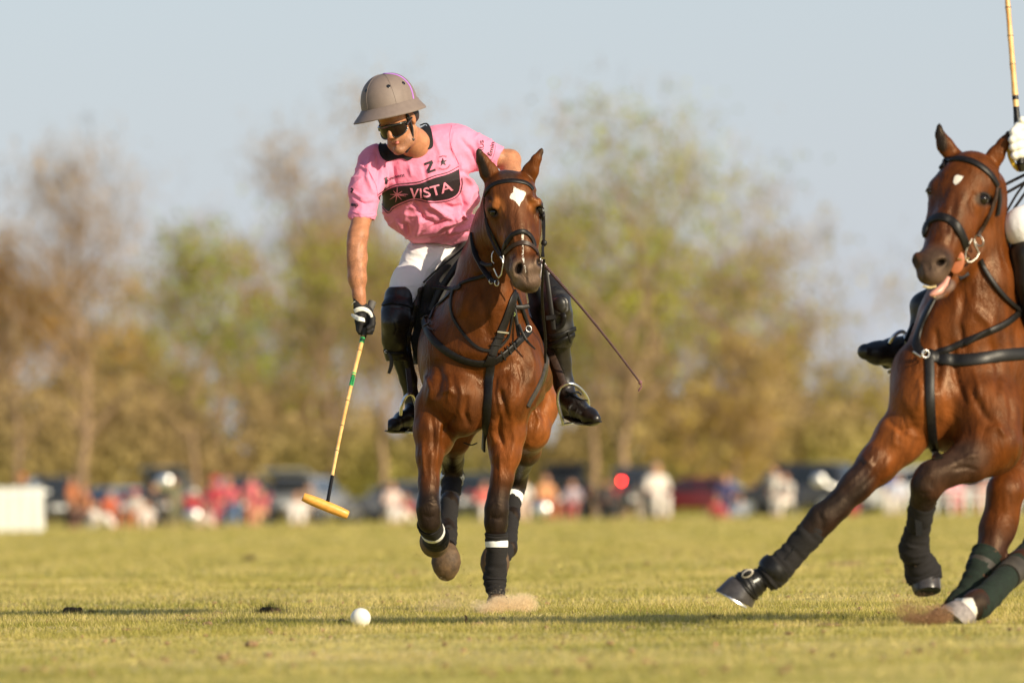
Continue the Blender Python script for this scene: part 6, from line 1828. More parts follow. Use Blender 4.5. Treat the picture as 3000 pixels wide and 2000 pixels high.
    c(S, [(1050, 915, -.025, 10), (1048, 940, -.04, 9), (1051, 965, -.04, 8), (1060, 986, -.03, 6)], .005)
    c(S, [(1056, 925, -.045, 9), (1058, 945, -.06, 8), (1052, 970, -.055, 7)], .004)
    c(S, [(1080, 912, -.03, 11), (1091, 932, -.05, 9.5), (1090, 952, -.065, 8.5), (1078, 960, -.07, 7)], .003)
    c(S, [(1082, 925, -.03, 10), (1092, 946, -.05, 9), (1089, 966, -.06, 8), (1078, 972, -.065, 6.5)], .003)
    c(S, [(1080, 938, -.02, 10), (1090, 958, -.035, 8.5), (1085, 976, -.05, 7.5), (1075, 980, -.055, 6)], .003)
    c(S, [(1072, 945, -.01, 9), (1082, 972, -.02, 7), (1078, 988, -.035, 6)], .003)
    gl, gb = solid_obj('glove', S, M['black_cloth'], root, 1)
    strap('glove_strap', [(1040, 911), (1050, 906), (1066, 906), (1080, 913), (1087, 922), (1090, 930)], [12 * k, 13 * k, 13 * k, 10 * k, 7 * k], gl, M['glove_white'], [gb], .003, .003)
    strap('glove_strap', [(1033, 922), (1042, 928), (1054, 935), (1065, 939)], [7 * k, 12 * k, 14 * k, 13 * k], gl, M['glove_white'], [gb], .003, .005)
    strap('glove_print', [(1031, 893), (1036, 886), (1041, 883)], 1.8 * k, gl, M['glove_white'], [gb], .001, .001)
    # rein hand, mostly behind the horse's head
    S = Solid((P1(1450, 0, 0)[0], Y1 - .1, P1(0, 740, 0)[2]), (P1(1530, 0, 0)[0], Y1 + .3, P1(0, 620, 0)[2]), .004)
    c(S, [(1488, 650, .1, 22), (1490, 680, .06, 26)], .01)
    for i in range(4): c(S, [(1476 + i * 9, 680, .04, 8), (1476 + i * 9, 700, .0, 8), (1478 + i * 9, 706, .04, 7)], .004)
    c(S, [(1475, 670, .06, 9), (1468, 690, .02, 8)], .006)
    solid_obj('glove', S, M['black_cloth'], root, 1)
    return root, sb

rider1, shirt_bvh = build_rider1()
print('rider1', time.time() - T0)

def gear1():
    k = K1; R_ = horse1
    # saddle, parts of the horse's tack
    sad = thing('saddle', None, None, tuple(P1(1380, 760, .7))); sad.parent = R_; sad.matrix_parent_inverse = R_.matrix_basis.inverted()
    def c(S, pts, kk=0.02, flat=None): S.chain([(P1(p[0], p[1], p[2]), p[3] * k) for p in pts], kk, flat)
    S = Solid((P1(1160, 0, 0)[0], Y1 + .1, P1(0, 1085, 0)[2]), (P1(1640, 0, 0)[0], Y1 + 1.25, P1(0, 690, 0)[2]), .008)
    dp = ((0, 1, 0), 3.5)
    c(S, [(1372, 722, .62, 16), (1320, 782, .60, 28), (1268, 850, .60, 34), (1243, 920, .60, 30), (1232, 1000, .60, 24), (1226, 1062, .62, 16)], .03, dp)
    c(S, [(1560, 830, .60, 22), (1578, 900, .60, 24), (1590, 980, .60, 22), (1598, 1050, .62, 12)], .03, dp)
    c(S, [(1372, 730, .66, 30), (1450, 720, .8, 40), (1540, 790, .66, 30)], .04, ((0, 1, 0), 2.0))
    solid_obj('saddle_pad', S, M['felt'], sad, 1)
    S = Solid((P1(1160, 0, 0)[0], Y1 + .1, P1(0, 1075, 0)[2]), (P1(1300, 0, 0)[0], Y1 + 1.0, P1(0, 790, 0)[2]), .006)
    c(S, [(1262, 822, .55, 9), (1230, 850, .52, 13), (1218, 895, .50, 14), (1203, 940, .50, 12), (1192, 985, .52, 12), (1192, 1025, .54, 11), (1202, 1048, .58, 7)], .015, ((0, 1, 0), 5))
    solid_obj('saddle_flap', S, M['flap'], sad, 1)
    strap('flap_edge', [(1380, 706, Y1 + .38), (1330, 750, Y1 + .36), (1280, 790, Y1 + .36), (1240, 828, Y1 + .36)], 6 * k, sad, M['strap'], thick=.006)
    strap('flap_edge', [(1372, 735, Y1 + .34), (1330, 790, Y1 + .33), (1290, 850, Y1 + .33), (1262, 910, Y1 + .33)], 20 * k, sad, M['leather'], thick=.006)
    strap('girth', [(1597, 1020), (1596, 1060), (1588, 1100), (1572, 1140), (1555, 1170), (1545, 1190)], 15 * k, sad, M['flap'], [bvh1], .006, .004)
    # stirrups
    def stirrup(pts, tread, leather, lw):
        s = thing('stirrup', None, None, tuple(P1(*pts[0]))); s.parent = R_; s.matrix_parent_inverse = R_.matrix_basis.inverted()
        C_ = catmull([P1(*p) for p in pts], 6)
        MB().tube(C_, [5.0 * k] * len(C_), 10, flat=((0, 1, 0), 1.5)).build('stirrup_bow', M['metal'], s)
        MB().tube([P1(*p) for p in tread], [10 * k] * len(tread), 10, flat=((0, 0, 1), .4)).build('tread', M['metal'], s)
        strap('stirrup_leather', leather, lw * k, s, M['brown_strap'], thick=.006)
        return s
    stirrup([(1650, 1240, .40), (1641, 1205, .38), (1634, 1170, .36), (1640, 1140, .34), (1660, 1125, .33), (1680, 1125, .34), (1702, 1140, .38), (1717, 1160, .44), (1724, 1180, .5), (1722, 1220, .5)],
            [(1648, 1243, .40), (1670, 1240, .42), (1692, 1236, .46)],
            [(1606, 1020, Y1 + .42), (1625, 1060, Y1 + .38), (1642, 1100, Y1 + .35), (1656, 1136, Y1 + .33)], 21)
    stirrup([(1174, 1215, .30), (1176, 1190, .28), (1184, 1168, .28), (1197, 1155, .28), (1210, 1160, .32), (1218, 1190, .4), (1222, 1240, .46)],
            [(1190, 1266, .36), (1220, 1268, .46)],
            [(1203, 1155, Y1 + .30), (1200, 1120, Y1 + .34), (1196, 1080, Y1 + .38)], 16)
    strap('stirrup_leather', [(1598, 780, Y1 + .28), (1607, 850, Y1 + .26), (1615, 910, Y1 + .26), (1622, 965, Y1 + .27)], 15 * k, sad, M['strap'], thick=.005)
    strap('guard_keeper', [(1600, 932, Y1 + .25), (1628, 928, Y1 + .25)], 14 * k, sad, M['strap'], thick=.006)
    # ---------------- mallet
    ml = thing('polo_mallet', 'bamboo polo mallet with cigar-shaped maple head held low in the pink-shirted rider\'s gloved hand', 'polo mallet', tuple(P1(958, 1478, -.6)))
    a = np.array((1064, 984, -.03)); b = np.array((960, 1468, -.62))
    pts = [a + (b - a) * t for t in np.linspace(0, 1, 34)]
    for i, p in enumerate(pts): p[0] -= 5.5 * math.sin(math.pi * i / 33)
    P_ = [P1(*p) for p in pts]
    lim = 29
    MB().tube(P_[:lim], [(6.6 - 2.2 * i / 33) * k * (1.12 if i % 5 == 3 else 1) for i in range(lim)], 12).build('cane', M['cane'], ml)
    for i in range(3, lim, 5):
        MB().tube([P_[i] + (P_[i + 1] - P_[i]) * t for t in (-.06, 0, .06)], [(6.9 - 2.2 * i / 33) * k * 1.08] * 3, 12).build('cane_node', M['brown_strap'], ml)
    MB().tube(P_[lim - 1:], [5.4 * k] * (34 - lim + 1), 12).build('lower_binding', M['leather'], ml)
    MB().tube([P1(1091, 884, .02), P1(1086, 900, .01), P1(1076, 940, -.01), P1(1064, 984, -.03)], [12 * k, 11 * k, 10 * k, 9 * k], 14).build('grip', M['grip'], ml)
    MB().tube([P1(1065, 980, -.03), P1(1062.5, 992, -.02)], [10 * k, 8 * k], 14).build('grip_cap', M['gloss_black'], ml)
    green = mat('green_label', (0.04, 0.42, 0.12), 0.4, var=.05, bump=0)
    dk = mat('dark_green_label', (0.008, 0.05, 0.02), 0.4, var=.05, bump=0)
    def lab(i0, i1, g, m, nm, arc_=(0, 360)):
        q0 = P_[0] + (P_[-1] - P_[0]) * i0; 
        n_ = 8; ps = [np.array([np.interp((i0 + (i1 - i0) * t / n_) * 33, range(34), [p[j] for p in P_]) for j in range(3)]) for t in range(n_ + 1)]
        return MB().tube(ps, [(6.6 - 2.2 * (i0 + (i1 - i0) * t / n_)) * k + g for t in range(n_ + 1)], 14).build(nm, m, ml), ps
    lab(.012, .045, .0008, green, 'label'); lab(.020, .040, .0014, dk, 'label')
    o, ps = lab(.225, .305, .0008, green, 'label')
    lb = [BVHTree.FromPolygons([v.co for v in o.data.vertices], [tuple(p.vertices) for p in o.data.polygons])]
    pp = PX(np.array(ps))
    strap('label_panel', [(p[0], p[1]) for p in pp[1:-1:2]], 8.5 * k, o, dk, lb, .0008, .0006)
    # lettering running along the cane
    pp2 = [(p[0] - 2.6, p[1]) for p in pp[1:-1]]
    text_decal('lettering', 'carolina', pp2, 6, lb, green, o, .02, .003, 0)
    # head: cigar shape cut at a slant
    h0 = P1(887, 1454, -.62); h1 = P1(1020, 1508, -.60)
    ax = (h1 - h0); L_ = np.linalg.norm(ax); ax /= L_
    prof = [(0.0, .0), (0.0, .0165), (.012, .019), (.12, .0215), (.35, .0235), (.6, .0235), (.85, .022), (.985, .019), (1.0, .016), (1.0, 0)]
    MB().tube([h0 + ax * L_ * t for t, _ in prof], [max(r, .0005) for _, r in prof], 24, cap=False).build('mallet_head', M['mallet'], ml)
    MB().tube([P1(960, 1466, -.61), P1(958, 1484, -.61)], [6 * k, 6 * k], 12).build('head_socket', M['leather'], ml)
    # whip
    wh = thing('riding_whip', 'thin braided riding whip slanting down past the knee on the right of the picture', 'whip', tuple(P1(1581, 762, -.1)))
    n_ = 90; A = np.array((1578, 758, -.05)); B_ = np.array((1872, 1116, .25))
    pw = []
    for i in range(n_):
        t = i / (n_ - 1); q = A + (B_ - A) * t; q[0] += 9 * math.sin(math.pi * t); pw.append(P1(*q))
    wm = mat('maroon_braid', (0.025, 0.012, 0.014), 0.7, var=.3); wp = mat('pink_braid', (0.17, 0.075, 0.08), 0.7, var=.2)
    mb = MB().tube(pw, [(4.6 - 1.8 * i / n_) * k for i in range(n_)], 8); mb.build('shaft', wm, wh)
    mb = MB()
    hel_ = []
    for i in range(n_ * 5):
        t = i / (n_ * 5 - 1); q = A + (B_ - A) * t; q[0] += 9 * math.sin(math.pi * t); r = (4.4 - 1.8 * t) * k
        c_ = P1(*q); a_ = i * 1.05
        hel_.append(c_ + np.array([math.cos(a_) * r, math.sin(a_) * r, math.cos(a_) * r * .5]))
    mb.tube(hel_, .0017, 5); mb.build('braid', wp, wh)
    kn = MB().ball(P1(1876, 1120, .25), (6 * k, 5 * k, 7 * k)); kn.build('knot', wp, wh)
    MB().tube([P1(1876, 1122, .25), P1(1880, 1132, .25), P1(1874, 1140, .25), P1(1870, 1146, .25)], [3 * k, 2 * k, 3.4 * k, 2 * k], 8).build('lash', wp, wh)
gear1()
print('gear1', time.time() - T0)
# =================================================================== horse 2 (right edge of the field of view)
Y2 = 34.0
K2 = Y2 / F_PX
def P2(px, py, d=0.0): return W(px, py, Y2 + d)

def build_horse2():
    k = K2
    root = thing('horse', 'bay horse with small white forehead spot and open mouth at the right edge', 'horse', tuple(ground(2900, Y2 - .3)))
    lo = (P2(2060, 0, 0)[0], Y2 - 0.95, 0.0)
    hi = (P2(3560, 0, 0)[0], Y2 + 1.5, P2(0, 345, 0)[2])
    S = Solid(lo, hi, 0.0095)
    def c(pts, kk=0.03, flat=None, cut=False): S.chain([(P2(p[0], p[1], p[2]), p[3] * k) for p in pts], kk, flat, cut)
    def e(px, py, d, rx, rz, ry, kk=0.03, rot=0, cut=False):
        a = math.radians(rot); R = np.array([[math.cos(a), 0, -math.sin(a)], [0, 1, 0], [math.sin(a), 0, math.cos(a)]])
        S.ell(P2(px, py, d), (rx * k, ry, rz * k), kk, R, cut)
    # trunk runs back to the right
    c([(2880, 1090, .15, 205), (3120, 1070, .45, 225), (3350, 1060, .75, 205)], .1)
    e(2800, 1130, .05, 150, 200, .24, .1, 8)
    e(2720, 1160, -.05, 105, 160, .19, .06, 20)
    e(2690, 1190, -.12, 78, 92, .12, .05, 10)
    e(2870, 1180, -.05, 100, 130, .2, .06)
    e(2790, 1240, -.02, 60, 70, .13, .05)
    c([(2762, 1040, -.28, 10), (2770, 1150, -.30, 16), (2760, 1290, -.22, 22)], .05, None, True)
    # neck
    c([(2880, 545, .02, 62), (2862, 700, .02, 84), (2862, 830, .03, 112), (2838, 940, .05, 140), (2830, 1040, .08, 165)], .06, ((0, 1, 0), 1.15))
    c([(2880, 650, .12, 42), (2905, 790, .2, 62), (2975, 930, .3, 100), (3060, 980, .4, 120)], .07)
    c([(2810, 880, -.08, 35), (2760, 960, -.08, 50), (2720, 1060, -.08, 70)], .06)
    # head
    e(2848, 520, -.10, 82, 78, .105, .04, -25)
    c([(2835, 560, -.12, 86), (2785, 670, -.22, 64), (2745, 760, -.30, 50)], .03)
    e(2885, 620, -.02, 52, 100, .12, .05, -22)
    c([(2880, 690, -.04, 46), (2800, 790, -.20, 34)], .04)
    c([(2820, 560, -.19, 40), (2775, 670, -.27, 32), (2742, 745, -.34, 26)], .03)
    e(2735, 772, -.34, 52, 46, .075, .03, -15)
    e(2728, 806, -.36, 42, 32, .065, .025, -5)
    e(2792, 560, -.13, 66, 84, .085, .03, -20)
    e(2740, 557, -.13, 22, 28, .05, .03)
    c([(2735, 600, -.16, 16), (2728, 680, -.24, 18)], .03)
    e(2876, 562, -.15, 30, 26, .04, .02)
    c([(2862, 548, -.185, 8), (2884, 546, -.185, 9), (2902, 562, -.165, 7)], .012)
    c([(2862, 610, -.17, 9), (2838, 670, -.20, 9), (2820, 710, -.22, 7)], .02)
    e(2752, 764, -.375, 26, 20, .04, .015, 25)
    e(2686, 762, -.36, 15, 24, .035, .012)
    e(2757, 768, -.415, 17, 8, .04, .008, 22, True)
    e(2681, 765, -.395, 6, 15, .03, .008, 0, True)
    c([(2895, 587, -.17, 13), (2872, 583, -.185, 14)], .01, None, True)
    # open mouth: lower jaw apart from the upper lip
    c([(2845, 745, -.10, 30), (2805, 800, -.19, 20), (2786, 838, -.27, 13), (2768, 862, -.31, 10), (2742, 874, -.33, 8)], .012)
    c([(2792, 795, -.31, 7), (2766, 832, -.34, 14), (2735, 853, -.37, 13)], .004, None, True)
    # ears
    fl = ((0, 1, 0), .65)
    c([(2795, 460, -.05, 28), (2768, 425, -.06, 24), (2754, 395, -.06, 14), (2751, 372, -.06, 7), (2753, 362, -.06, 3)], .02, fl)
    c([(2765, 440, -.11, 8), (2755, 410, -.11, 10), (2750, 384, -.10, 6)], .006, None, True)
    c([(2900, 485, -.05, 28), (2918, 455, -.06, 25), (2940, 420, -.06, 17), (2955, 393, -.06, 8), (2962, 380, -.06, 3)], .02, fl)
    # stretched fore leg, reaching to the left
    c([(2680, 1230, -.08, 82), (2635, 1285, -.12, 72), (2570, 1360, -.16, 56), (2505, 1425, -.2, 44), (2450, 1485, -.22, 37), (2410, 1518, -.23, 42), (2378, 1556, -.23, 37), (2330, 1612, -.22, 29), (2285, 1658, -.22, 30), (2258, 1678, -.22, 33), (2225, 1700, -.22, 27)], .03)
    e(2640, 1310, -.02, 60, 50, .09, .05, 40)
    # bent fore leg
    c([(2890, 1210, -.12, 110), (2900, 1300, -.18, 92), (2840, 1350, -.25, 62), (2775, 1378, -.3, 46), (2730, 1395, -.32, 44), (2715, 1425, -.32, 44), (2703, 1470, -.28, 33), (2690, 1540, -.2, 28), (2680, 1600, -.15, 30), (2685, 1640, -.12, 30)], .03)
    # near hind leg, planted; far hind leg behind it
    c([(3260, 1120, .7, 160), (3120, 1270, .45, 105), (3010, 1350, .2, 75), (2945, 1440, .05, 48), (2935, 1510, .05, 44), (2920, 1555, .04, 46), (2900, 1620, .0, 34), (2860, 1700, -.08, 28), (2805, 1772, -.15, 28), (2770, 1810, -.18, 28)], .05)
    c([(3300, 1150, 1.0, 150), (3180, 1330, .7, 80), (3140, 1470, .4, 45), (3080, 1560, .2, 40), (3000, 1645, .0, 32), (2920, 1720, -.25, 30), (2860, 1768, -.4, 33), (2825, 1790, -.45, 30)], .05)
    V, Q = S.mesh(); V = relax(V, Q, 2, .5); N = vnormals(V, Q)
    V = ridges(V, N, [
        ([(2655, 1220), (2665, 1262), (2640, 1300)], 6, .006), ([(2625, 1240), (2620, 1300), (2650, 1310)], 5, .005), ([(2600, 1230), (2640, 1262), (2690, 1250)], 9, -.009),
        ([(2520, 1330), (2560, 1370), (2520, 1430)], 7, .006), ([(2600, 1320), (2560, 1390), (2500, 1450)], 8, -.006), ([(2790, 1375), (2830, 1368), (2870, 1380)], 5, -.006), ([(2800, 1355), (2840, 1335), (2880, 1330)], 6, .005),
        ([(2740, 960), (2752, 1060), (2745, 1150)], 10, -.012), ([(2790, 1000), (2800, 1100), (2830, 1190)], 12, -.010), ([(2840, 1130), (2880, 1210), (2920, 1250)], 12, -.009),
        ([(2890, 1260), (2925, 1250), (2945, 1280)], 8, .008), ([(2855, 560), (2846, 600), (2860, 640)], 8, -.006), ([(2800, 560), (2790, 620), (2770, 680)], 12, -.006),
        ([(2850, 900), (2900, 950), (2920, 1020)], 14, .006), ([(2830, 850), (2810, 950), (2830, 1040)], 12, -.008), ([(2700, 770), (2712, 800), (2705, 830)], 6, .005), ([(2720, 770), (2718, 800)], 5, -.004),
        ([(2735, 1405), (2725, 1420), (2735, 1432)], 6, -.005), ([(2395, 1500), (2415, 1530), (2400, 1560)], 6, -.005),
        ([(2690, 1100), (2700, 1150), (2690, 1200)], 8, .005), ([(2850, 1080), (2868, 1130), (2862, 1180)], 9, .006), ([(2900, 1000), (2925, 1080), (2920, 1160)], 10, -.006), ([(2950, 1120), (2965, 1200), (2960, 1280)], 10, -.006),
        ([(2640, 1230), (2648, 1256), (2668, 1276), (2700, 1280)], 4, .004), ([(2480, 1420), (2530, 1370), (2580, 1310)], 4, .004), ([(2440, 1470), (2480, 1430), (2520, 1400)], 4, -.003),
        ([(2790, 640), (2800, 690), (2790, 730)], 6, -.004), ([(2850, 640), (2840, 690), (2820, 730)], 5, .004), ([(2895, 620), (2890, 660)], 5, .004), ([(2950, 1450), (2945, 1500)], 6, .005),
        ([(2700, 1405), (2712, 1392), (2730, 1390)], 4, .004), ([(2690, 1440), (2710, 1448), (2728, 1440)], 4, -.004)], None, 1.45, .85)
    N = vnormals(V, Q); P = PX(V)
    C = np.tile(np.array([0.110, 0.029, 0.0046]), (len(V), 1))
    mott = .5 + .5 * np.sin(V[:, 0] * 21 + 2 * np.sin(V[:, 2] * 15)) * np.sin(V[:, 2] * 18 + 1.5 * np.sin(V[:, 0] * 29))
    C = lerp_col(C, .28 * mott, (0.050, 0.017, 0.006))
    C = lerp_col(C, cap_w(V, P2(2810, 560, -.2), P2(2775, 690, -.3), .02, .06) * .8, (.065, .024, .013))
    C = lerp_col(C, cap_w(V, P2(2700, 1190, -.2), P2(2640, 1290, -.2), .07, .12) * .5, (.25, .075, .017))
    C = lerp_col(C, cap_w(V, P2(2740, 780, -.36), P2(2720, 820, -.38), .055, .06), (.060, .038, .028))
    C = lerp_col(C, cap_w(V, P2(2765, 800, -.36), P2(2740, 815, -.38), .02, .03) * .7, (.15, .095, .065))
    C = lerp_col(C, cap_w(V, P2(2776, 838, -.27), P2(2740, 868, -.31), .02, .02), (.16, .12, .10))
    C = lerp_col(C, cap_w(V, P2(2792, 800, -.28), P2(2745, 850, -.32), .016, .010), (.10, .035, .028))
    C = lerp_col(C, smooth01(1 - (np.hypot((P[:, 0] - 2880) / 1.25, P[:, 1] - 583) - 14) / 14) * (N[:, 1] < .3) * (V[:, 1] < Y2), (.020, .012, .009))
    for a, b, r, s_ in ((P2(2757, 768, -.38), P2(2750, 765, -.36), .022, .015), (P2(2681, 765, -.37), P2(2681, 765, -.35), .014, .012), (P2(2884, 584, -.17), P2(2884, 584, -.15), .022, .02), (P2(2722, 560, -.14), P2(2722, 560, -.12), .015, .02)):
        C = lerp_col(C, cap_w(V, a, b, r, s_), (.016, .011, .009))
    C = lerp_col(C, cap_w(V, P2(2760, 436, -.1), P2(2750, 365, -.08), .022, .014), (.012, .009, .008))
    C = lerp_col(C, cap_w(V, P2(2957, 395, -.06), P2(2963, 378, -.06), .012, .02), (.03, .02, .015))
    C = lerp_col(C, cap_w(V, P2(2845, 450, .0), P2(2880, 450, 0), .03, .03) * .9, (.025, .018, .015))
    # dark points: stretched leg below mid forearm, bent leg all along the front, hind legs below the hock
    C = lerp_col(C, cap_w(V, P2(2490, 1410, -.24), P2(2230, 1700, -.22), .055, .09), (.013, .009, .008))
    C = lerp_col(C, cap_w(V, P2(2560, 1330, -.22), P2(2480, 1420, -.24), .015, .05) * .5, (.05, .025, .018))
    C = lerp_col(C, cap_w(V, P2(2830, 1345, -.30), P2(2700, 1400, -.34), .045, .09) * .95, (.026, .015, .011))
    C = lerp_col(C, cap_w(V, P2(2700, 1440, -.3), P2(2690, 1620, -.1), .06, .05), (.018, .013, .011))
    C = lerp_col(C, smooth01((P[:, 1] - 1490) / 120) * (P[:, 0] > 2790), (.05, .022, .014))
    C = lerp_col(C, cap_w(V, P2(2800, 1790, -.15), P2(2875, 1770, -.45), .03, .05) * (P[:, 1] > 1730), (.018, .013, .011))
    mark = poly_sd(P, [(2797, 516), (2806, 512), (2813, 514), (2822, 517), (2819, 525), (2810, 534), (2801, 541), (2793, 537), (2794, 526)]) * k
    sock = poly_sd(P, [(2778, 1775), (2800, 1752), (2850, 1750), (2864, 1790), (2858, 1812), (2790, 1800)]) * k
    mark = np.minimum(mark, np.where(P[:, 1] > 1700, sock, .1))
    mark[V[:, 1] > Y2 + 0.3] = 0.1
    me = mesh_np('horse_body', V, Q, M['coat'])
    attr_col(me, 'col', C); attr_f(me, 'mark', mark)
    obj('body', me, root)
    bv = BVHTree.FromPolygons(V.tolist(), Q.tolist()); B = [bv]
    # eyes, tongue, teeth
    for (ex, ey, er) in ((2880, 583, 17), (2724, 561, 10)):
        h_ = shoot(B, ex, ey)
        c_ = (h_[0] if h_ else P2(ex, ey, -.13)) + np.array([0, er * k * .45, 0])
        e_ = MB().ball(c_, er * k, 20, 14).build('eye', M['eye'], root)
        MB().tube([c_ + np.array([x * er * k, -er * k * .55, (z) * er * k]) for x, z in ((-1.25, -.1), (-.7, .75), (.1, 1.0), (.8, .7), (1.25, -.05))], [.002, .0045, .005, .0045, .002], 8).build('eyelid', M['hole'], e_)
    MB().tube([P2(2778, 812, -.285), P2(2768, 832, -.30), P2(2750, 852, -.32), P2(2732, 862, -.335), P2(2724, 864, -.335)], [6 * k, 10 * k, 14 * k, 11 * k, 4 * k], 14, flat=((0, 0, 1), .8)).build('tongue', mat('horse_tongue', (.62, .30, .25), .35, var=.08), root)
    tm = mat('yellowed_teeth', (.62, .50, .26), .4, var=.25, scale=160)
    for i in range(7):
        t = i / 6; MB().ball(P2(2706 + 34 * t, 839 + 3 * math.sin(math.pi * t), -.395 + .03 * abs(t - .4)), (3.4 * k, 3 * k, 4 * k), 8, 6).build('tooth', tm, root)
    for i in range(4):
        t = i / 3; MB().ball(P2(2738 + 24 * t, 868 - 14 * t, -.335 + .02 * t), (3.2 * k, 3 * k, 4 * k), 8, 6).build('tooth', tm, root)
    # boots and bandages
    Lb = M['wrap']; lea = M['leather']
    w = wrap('leg_boot', [(P2(2392, 1542, -.23), 42 * k), (P2(2365, 1572, -.23), 42 * k), (P2(2330, 1612, -.22), 39 * k), (P2(2300, 1645, -.22), 41 * k), (P2(2275, 1668, -.22), 46 * k), (P2(2252, 1690, -.22), 44 * k), (P2(2236, 1704, -.22), 34 * k)], root, Lb, ripple=.0015)
    wrap('fetlock_band', [(P2(2282, 1655, -.22), 47 * k), (P2(2272, 1665, -.22), 50 * k), (P2(2262, 1676, -.22), 50 * k), (P2(2254, 1684, -.22), 46 * k)], w, lea, ripple=0)
    MB().box(P2(2340, 1590, -.27), (.006, .012, .17), Matrix.Rotation(math.radians(40), 3, 'Y')).build('boot_strap', lea, w)
    w = wrap('bell_boot', [(P2(2236, 1690, -.22), 30 * k), (P2(2216, 1702, -.22), 40 * k), (P2(2196, 1712, -.22), 48 * k), (P2(2184, 1722, -.22), 50 * k)], root, lea, ripple=.001)
    MB().ball(P2(2190, 1679, -.275), (19 * k, .006, 11 * k), 20, 8, Matrix.Rotation(math.radians(-28), 3, 'Y')).build('boot_badge', mat('cream_badge', (.55, .50, .42), .6), w)
    MB().ball(P2(2190, 1679, -.278), (15 * k, .006, 8 * k), 20, 8, Matrix.Rotation(math.radians(-28), 3, 'Y')).build('boot_badge', lea, w)
    MB().box(P2(2216, 1699, -.285), (20 * k, .004, 6 * k), Matrix.Rotation(math.radians(-28), 3, 'Y')).build('boot_tab', M['white_tape'], w)
    hoof('hoof', P2(2180, 1712, -.22), P2(2154, 1757, -.22), 44 * k, 55 * k, root, M['dark_hoof'], (-1, 0, .1), M['metal'])
    w = wrap('leg_boot', [(P2(2705, 1462, -.28), 40 * k), (P2(2698, 1500, -.25), 39 * k), (P2(2690, 1545, -.2), 37 * k), (P2(2682, 1580, -.17), 42 * k), (P2(2678, 1610, -.15), 46 * k), (P2(2682, 1632, -.13), 40 * k)], root, Lb, ripple=.0018)
    MB().box(P2(2690, 1520, -.285), (.026, .01, .13), Matrix.Rotation(math.radians(-4), 3, 'Y')).build('boot_strap', lea, w)
    w = wrap('bell_boot', [(P2(2684, 1622, -.12), 38 * k), (P2(2692, 1645, -.10), 46 * k), (P2(2702, 1670, -.08), 54 * k), (P2(2708, 1692, -.07), 54 * k), (P2(2711, 1705, -.07), 48 * k)], root, Lb, ripple=.0015)
    hoof('hoof', P2(2708, 1690, -.07), P2(2716, 1735, -.10), 46 * k, 40 * k, root, M['dark_hoof'], (0, 0, 1))
    g1 = wrap('leg_wrap', [(P2(2893, 1625, 0), 48 * k), (P2(2880, 1650, -.03), 45 * k), (P2(2862, 1690, -.07), 40 * k), (P2(2835, 1735, -.11), 36 * k), (P2(2805, 1770, -.15), 36 * k), (P2(2780, 1798, -.17), 32 * k)], root, M['green_wrap'])
    wrap('tape_band', [(P2(2880, 1652, -.03), 46.5 * k), (P2(2874, 1664, -.04), 46 * k), (P2(2868, 1676, -.05), 44 * k)], g1, M['flap'], ripple=0)
    hoof('hoof', P2(2776, 1800, -.18), P2(2760, 1829, -.19), 38 * k, 46 * k, root, M['dark_hoof'], (-1, -.3, 0))
    g2 = wrap('leg_wrap', [(P2(3040, 1600, .1), 44 * k), (P2(2995, 1645, 0), 40 * k), (P2(2950, 1690, -.16), 38 * k), (P2(2905, 1735, -.3), 40 * k), (P2(2870, 1768, -.38), 43 * k), (P2(2850, 1780, -.42), 38 * k)], root, M['green_wrap'])
    wrap('tape_band', [(P2(2975, 1665, -.08), 41 * k), (P2(2962, 1677, -.12), 41.5 * k), (P2(2950, 1689, -.16), 41 * k)], g2, M['flap'], ripple=0)
    hoof('hoof', P2(2826, 1790, -.45), P2(2795, 1822, -.47), 42 * k, 52 * k, root, mat('grey_hoof', (.22, .19, .18), .6, var=.4, scale=50), (-1, -.3, 0))
    # bridle
    br = thing('bridle', None, None, tuple(P2(2850, 520, -.2))); br.parent = root; br.matrix_parent_inverse = root.matrix_basis.inverted()
    strap('browband', [(2759, 492), (2768, 476), (2785, 468), (2814, 466), (2845, 473), (2875, 489), (2902, 513), (2922, 545)], 20 * k, br, M['strap'], B, .006, .003)
    strap('noseband', [(2708, 690), (2714, 664), (2728, 645), (2752, 636), (2778, 642), (2800, 660), (2818, 690), (2830, 722)], 26 * k, br, M['strap'], B, .006, .003)
    strap('cheek_strap', [(2920, 548), (2914, 580), (2900, 620), (2884, 655), (2865, 690)], 13 * k, br, M['brown_strap'], B, .004, .005)
    strap('cheek_strap', [(2924, 552), (2926, 590), (2920, 630)], 16 * k, br, M['strap'], B, .005, .005)
    strap('throat_strap', [(2934, 610, Y2 - .02), (2940, 640, Y2 - .03), (2925, 658, Y2 - .06), (2900, 665, Y2 - .10), (2875, 668, Y2 - .14)], 13 * k, br, M['strap'], thick=.005)
    strap('curb_strap', [(2960, 640, Y2 + .02), (2938, 690, Y2 - .02), (2905, 725, Y2 - .08), (2870, 735, Y2 - .15)], 18 * k, br, M['strap'], thick=.005)
    M['bit_steel'] = mat('worn_steel', (.40, .37, .32), .38, metal=1.0, var=.2, bump=.1)
    bit = thing('bit', None, None, tuple(P2(2835, 740, -.2))); bit.parent = root; bit.matrix_parent_inverse = root.matrix_basis.inverted()
    MB().tube(catmull([P2(2847, 700, -.24), P2(2832, 730, -.25), P2(2828, 755, -.25), P2(2840, 768, -.25), P2(2858, 758, -.24), P2(2868, 742, -.23)], 5), 3.4 * k, 8).build('shank', M['bit_steel'], bit)
    ring('bit_ring', P2(2868, 705, -.22), 17 * k, 2.4 * k, bit, M['bit_steel'], (-.2, -1, 0), .7, 25)
    MB().tube([P2(2868, 742, -.23), P2(2855, 715, -.24), P2(2853, 700, -.24)], 3 * k, 8).build('shank', M['bit_steel'], bit)
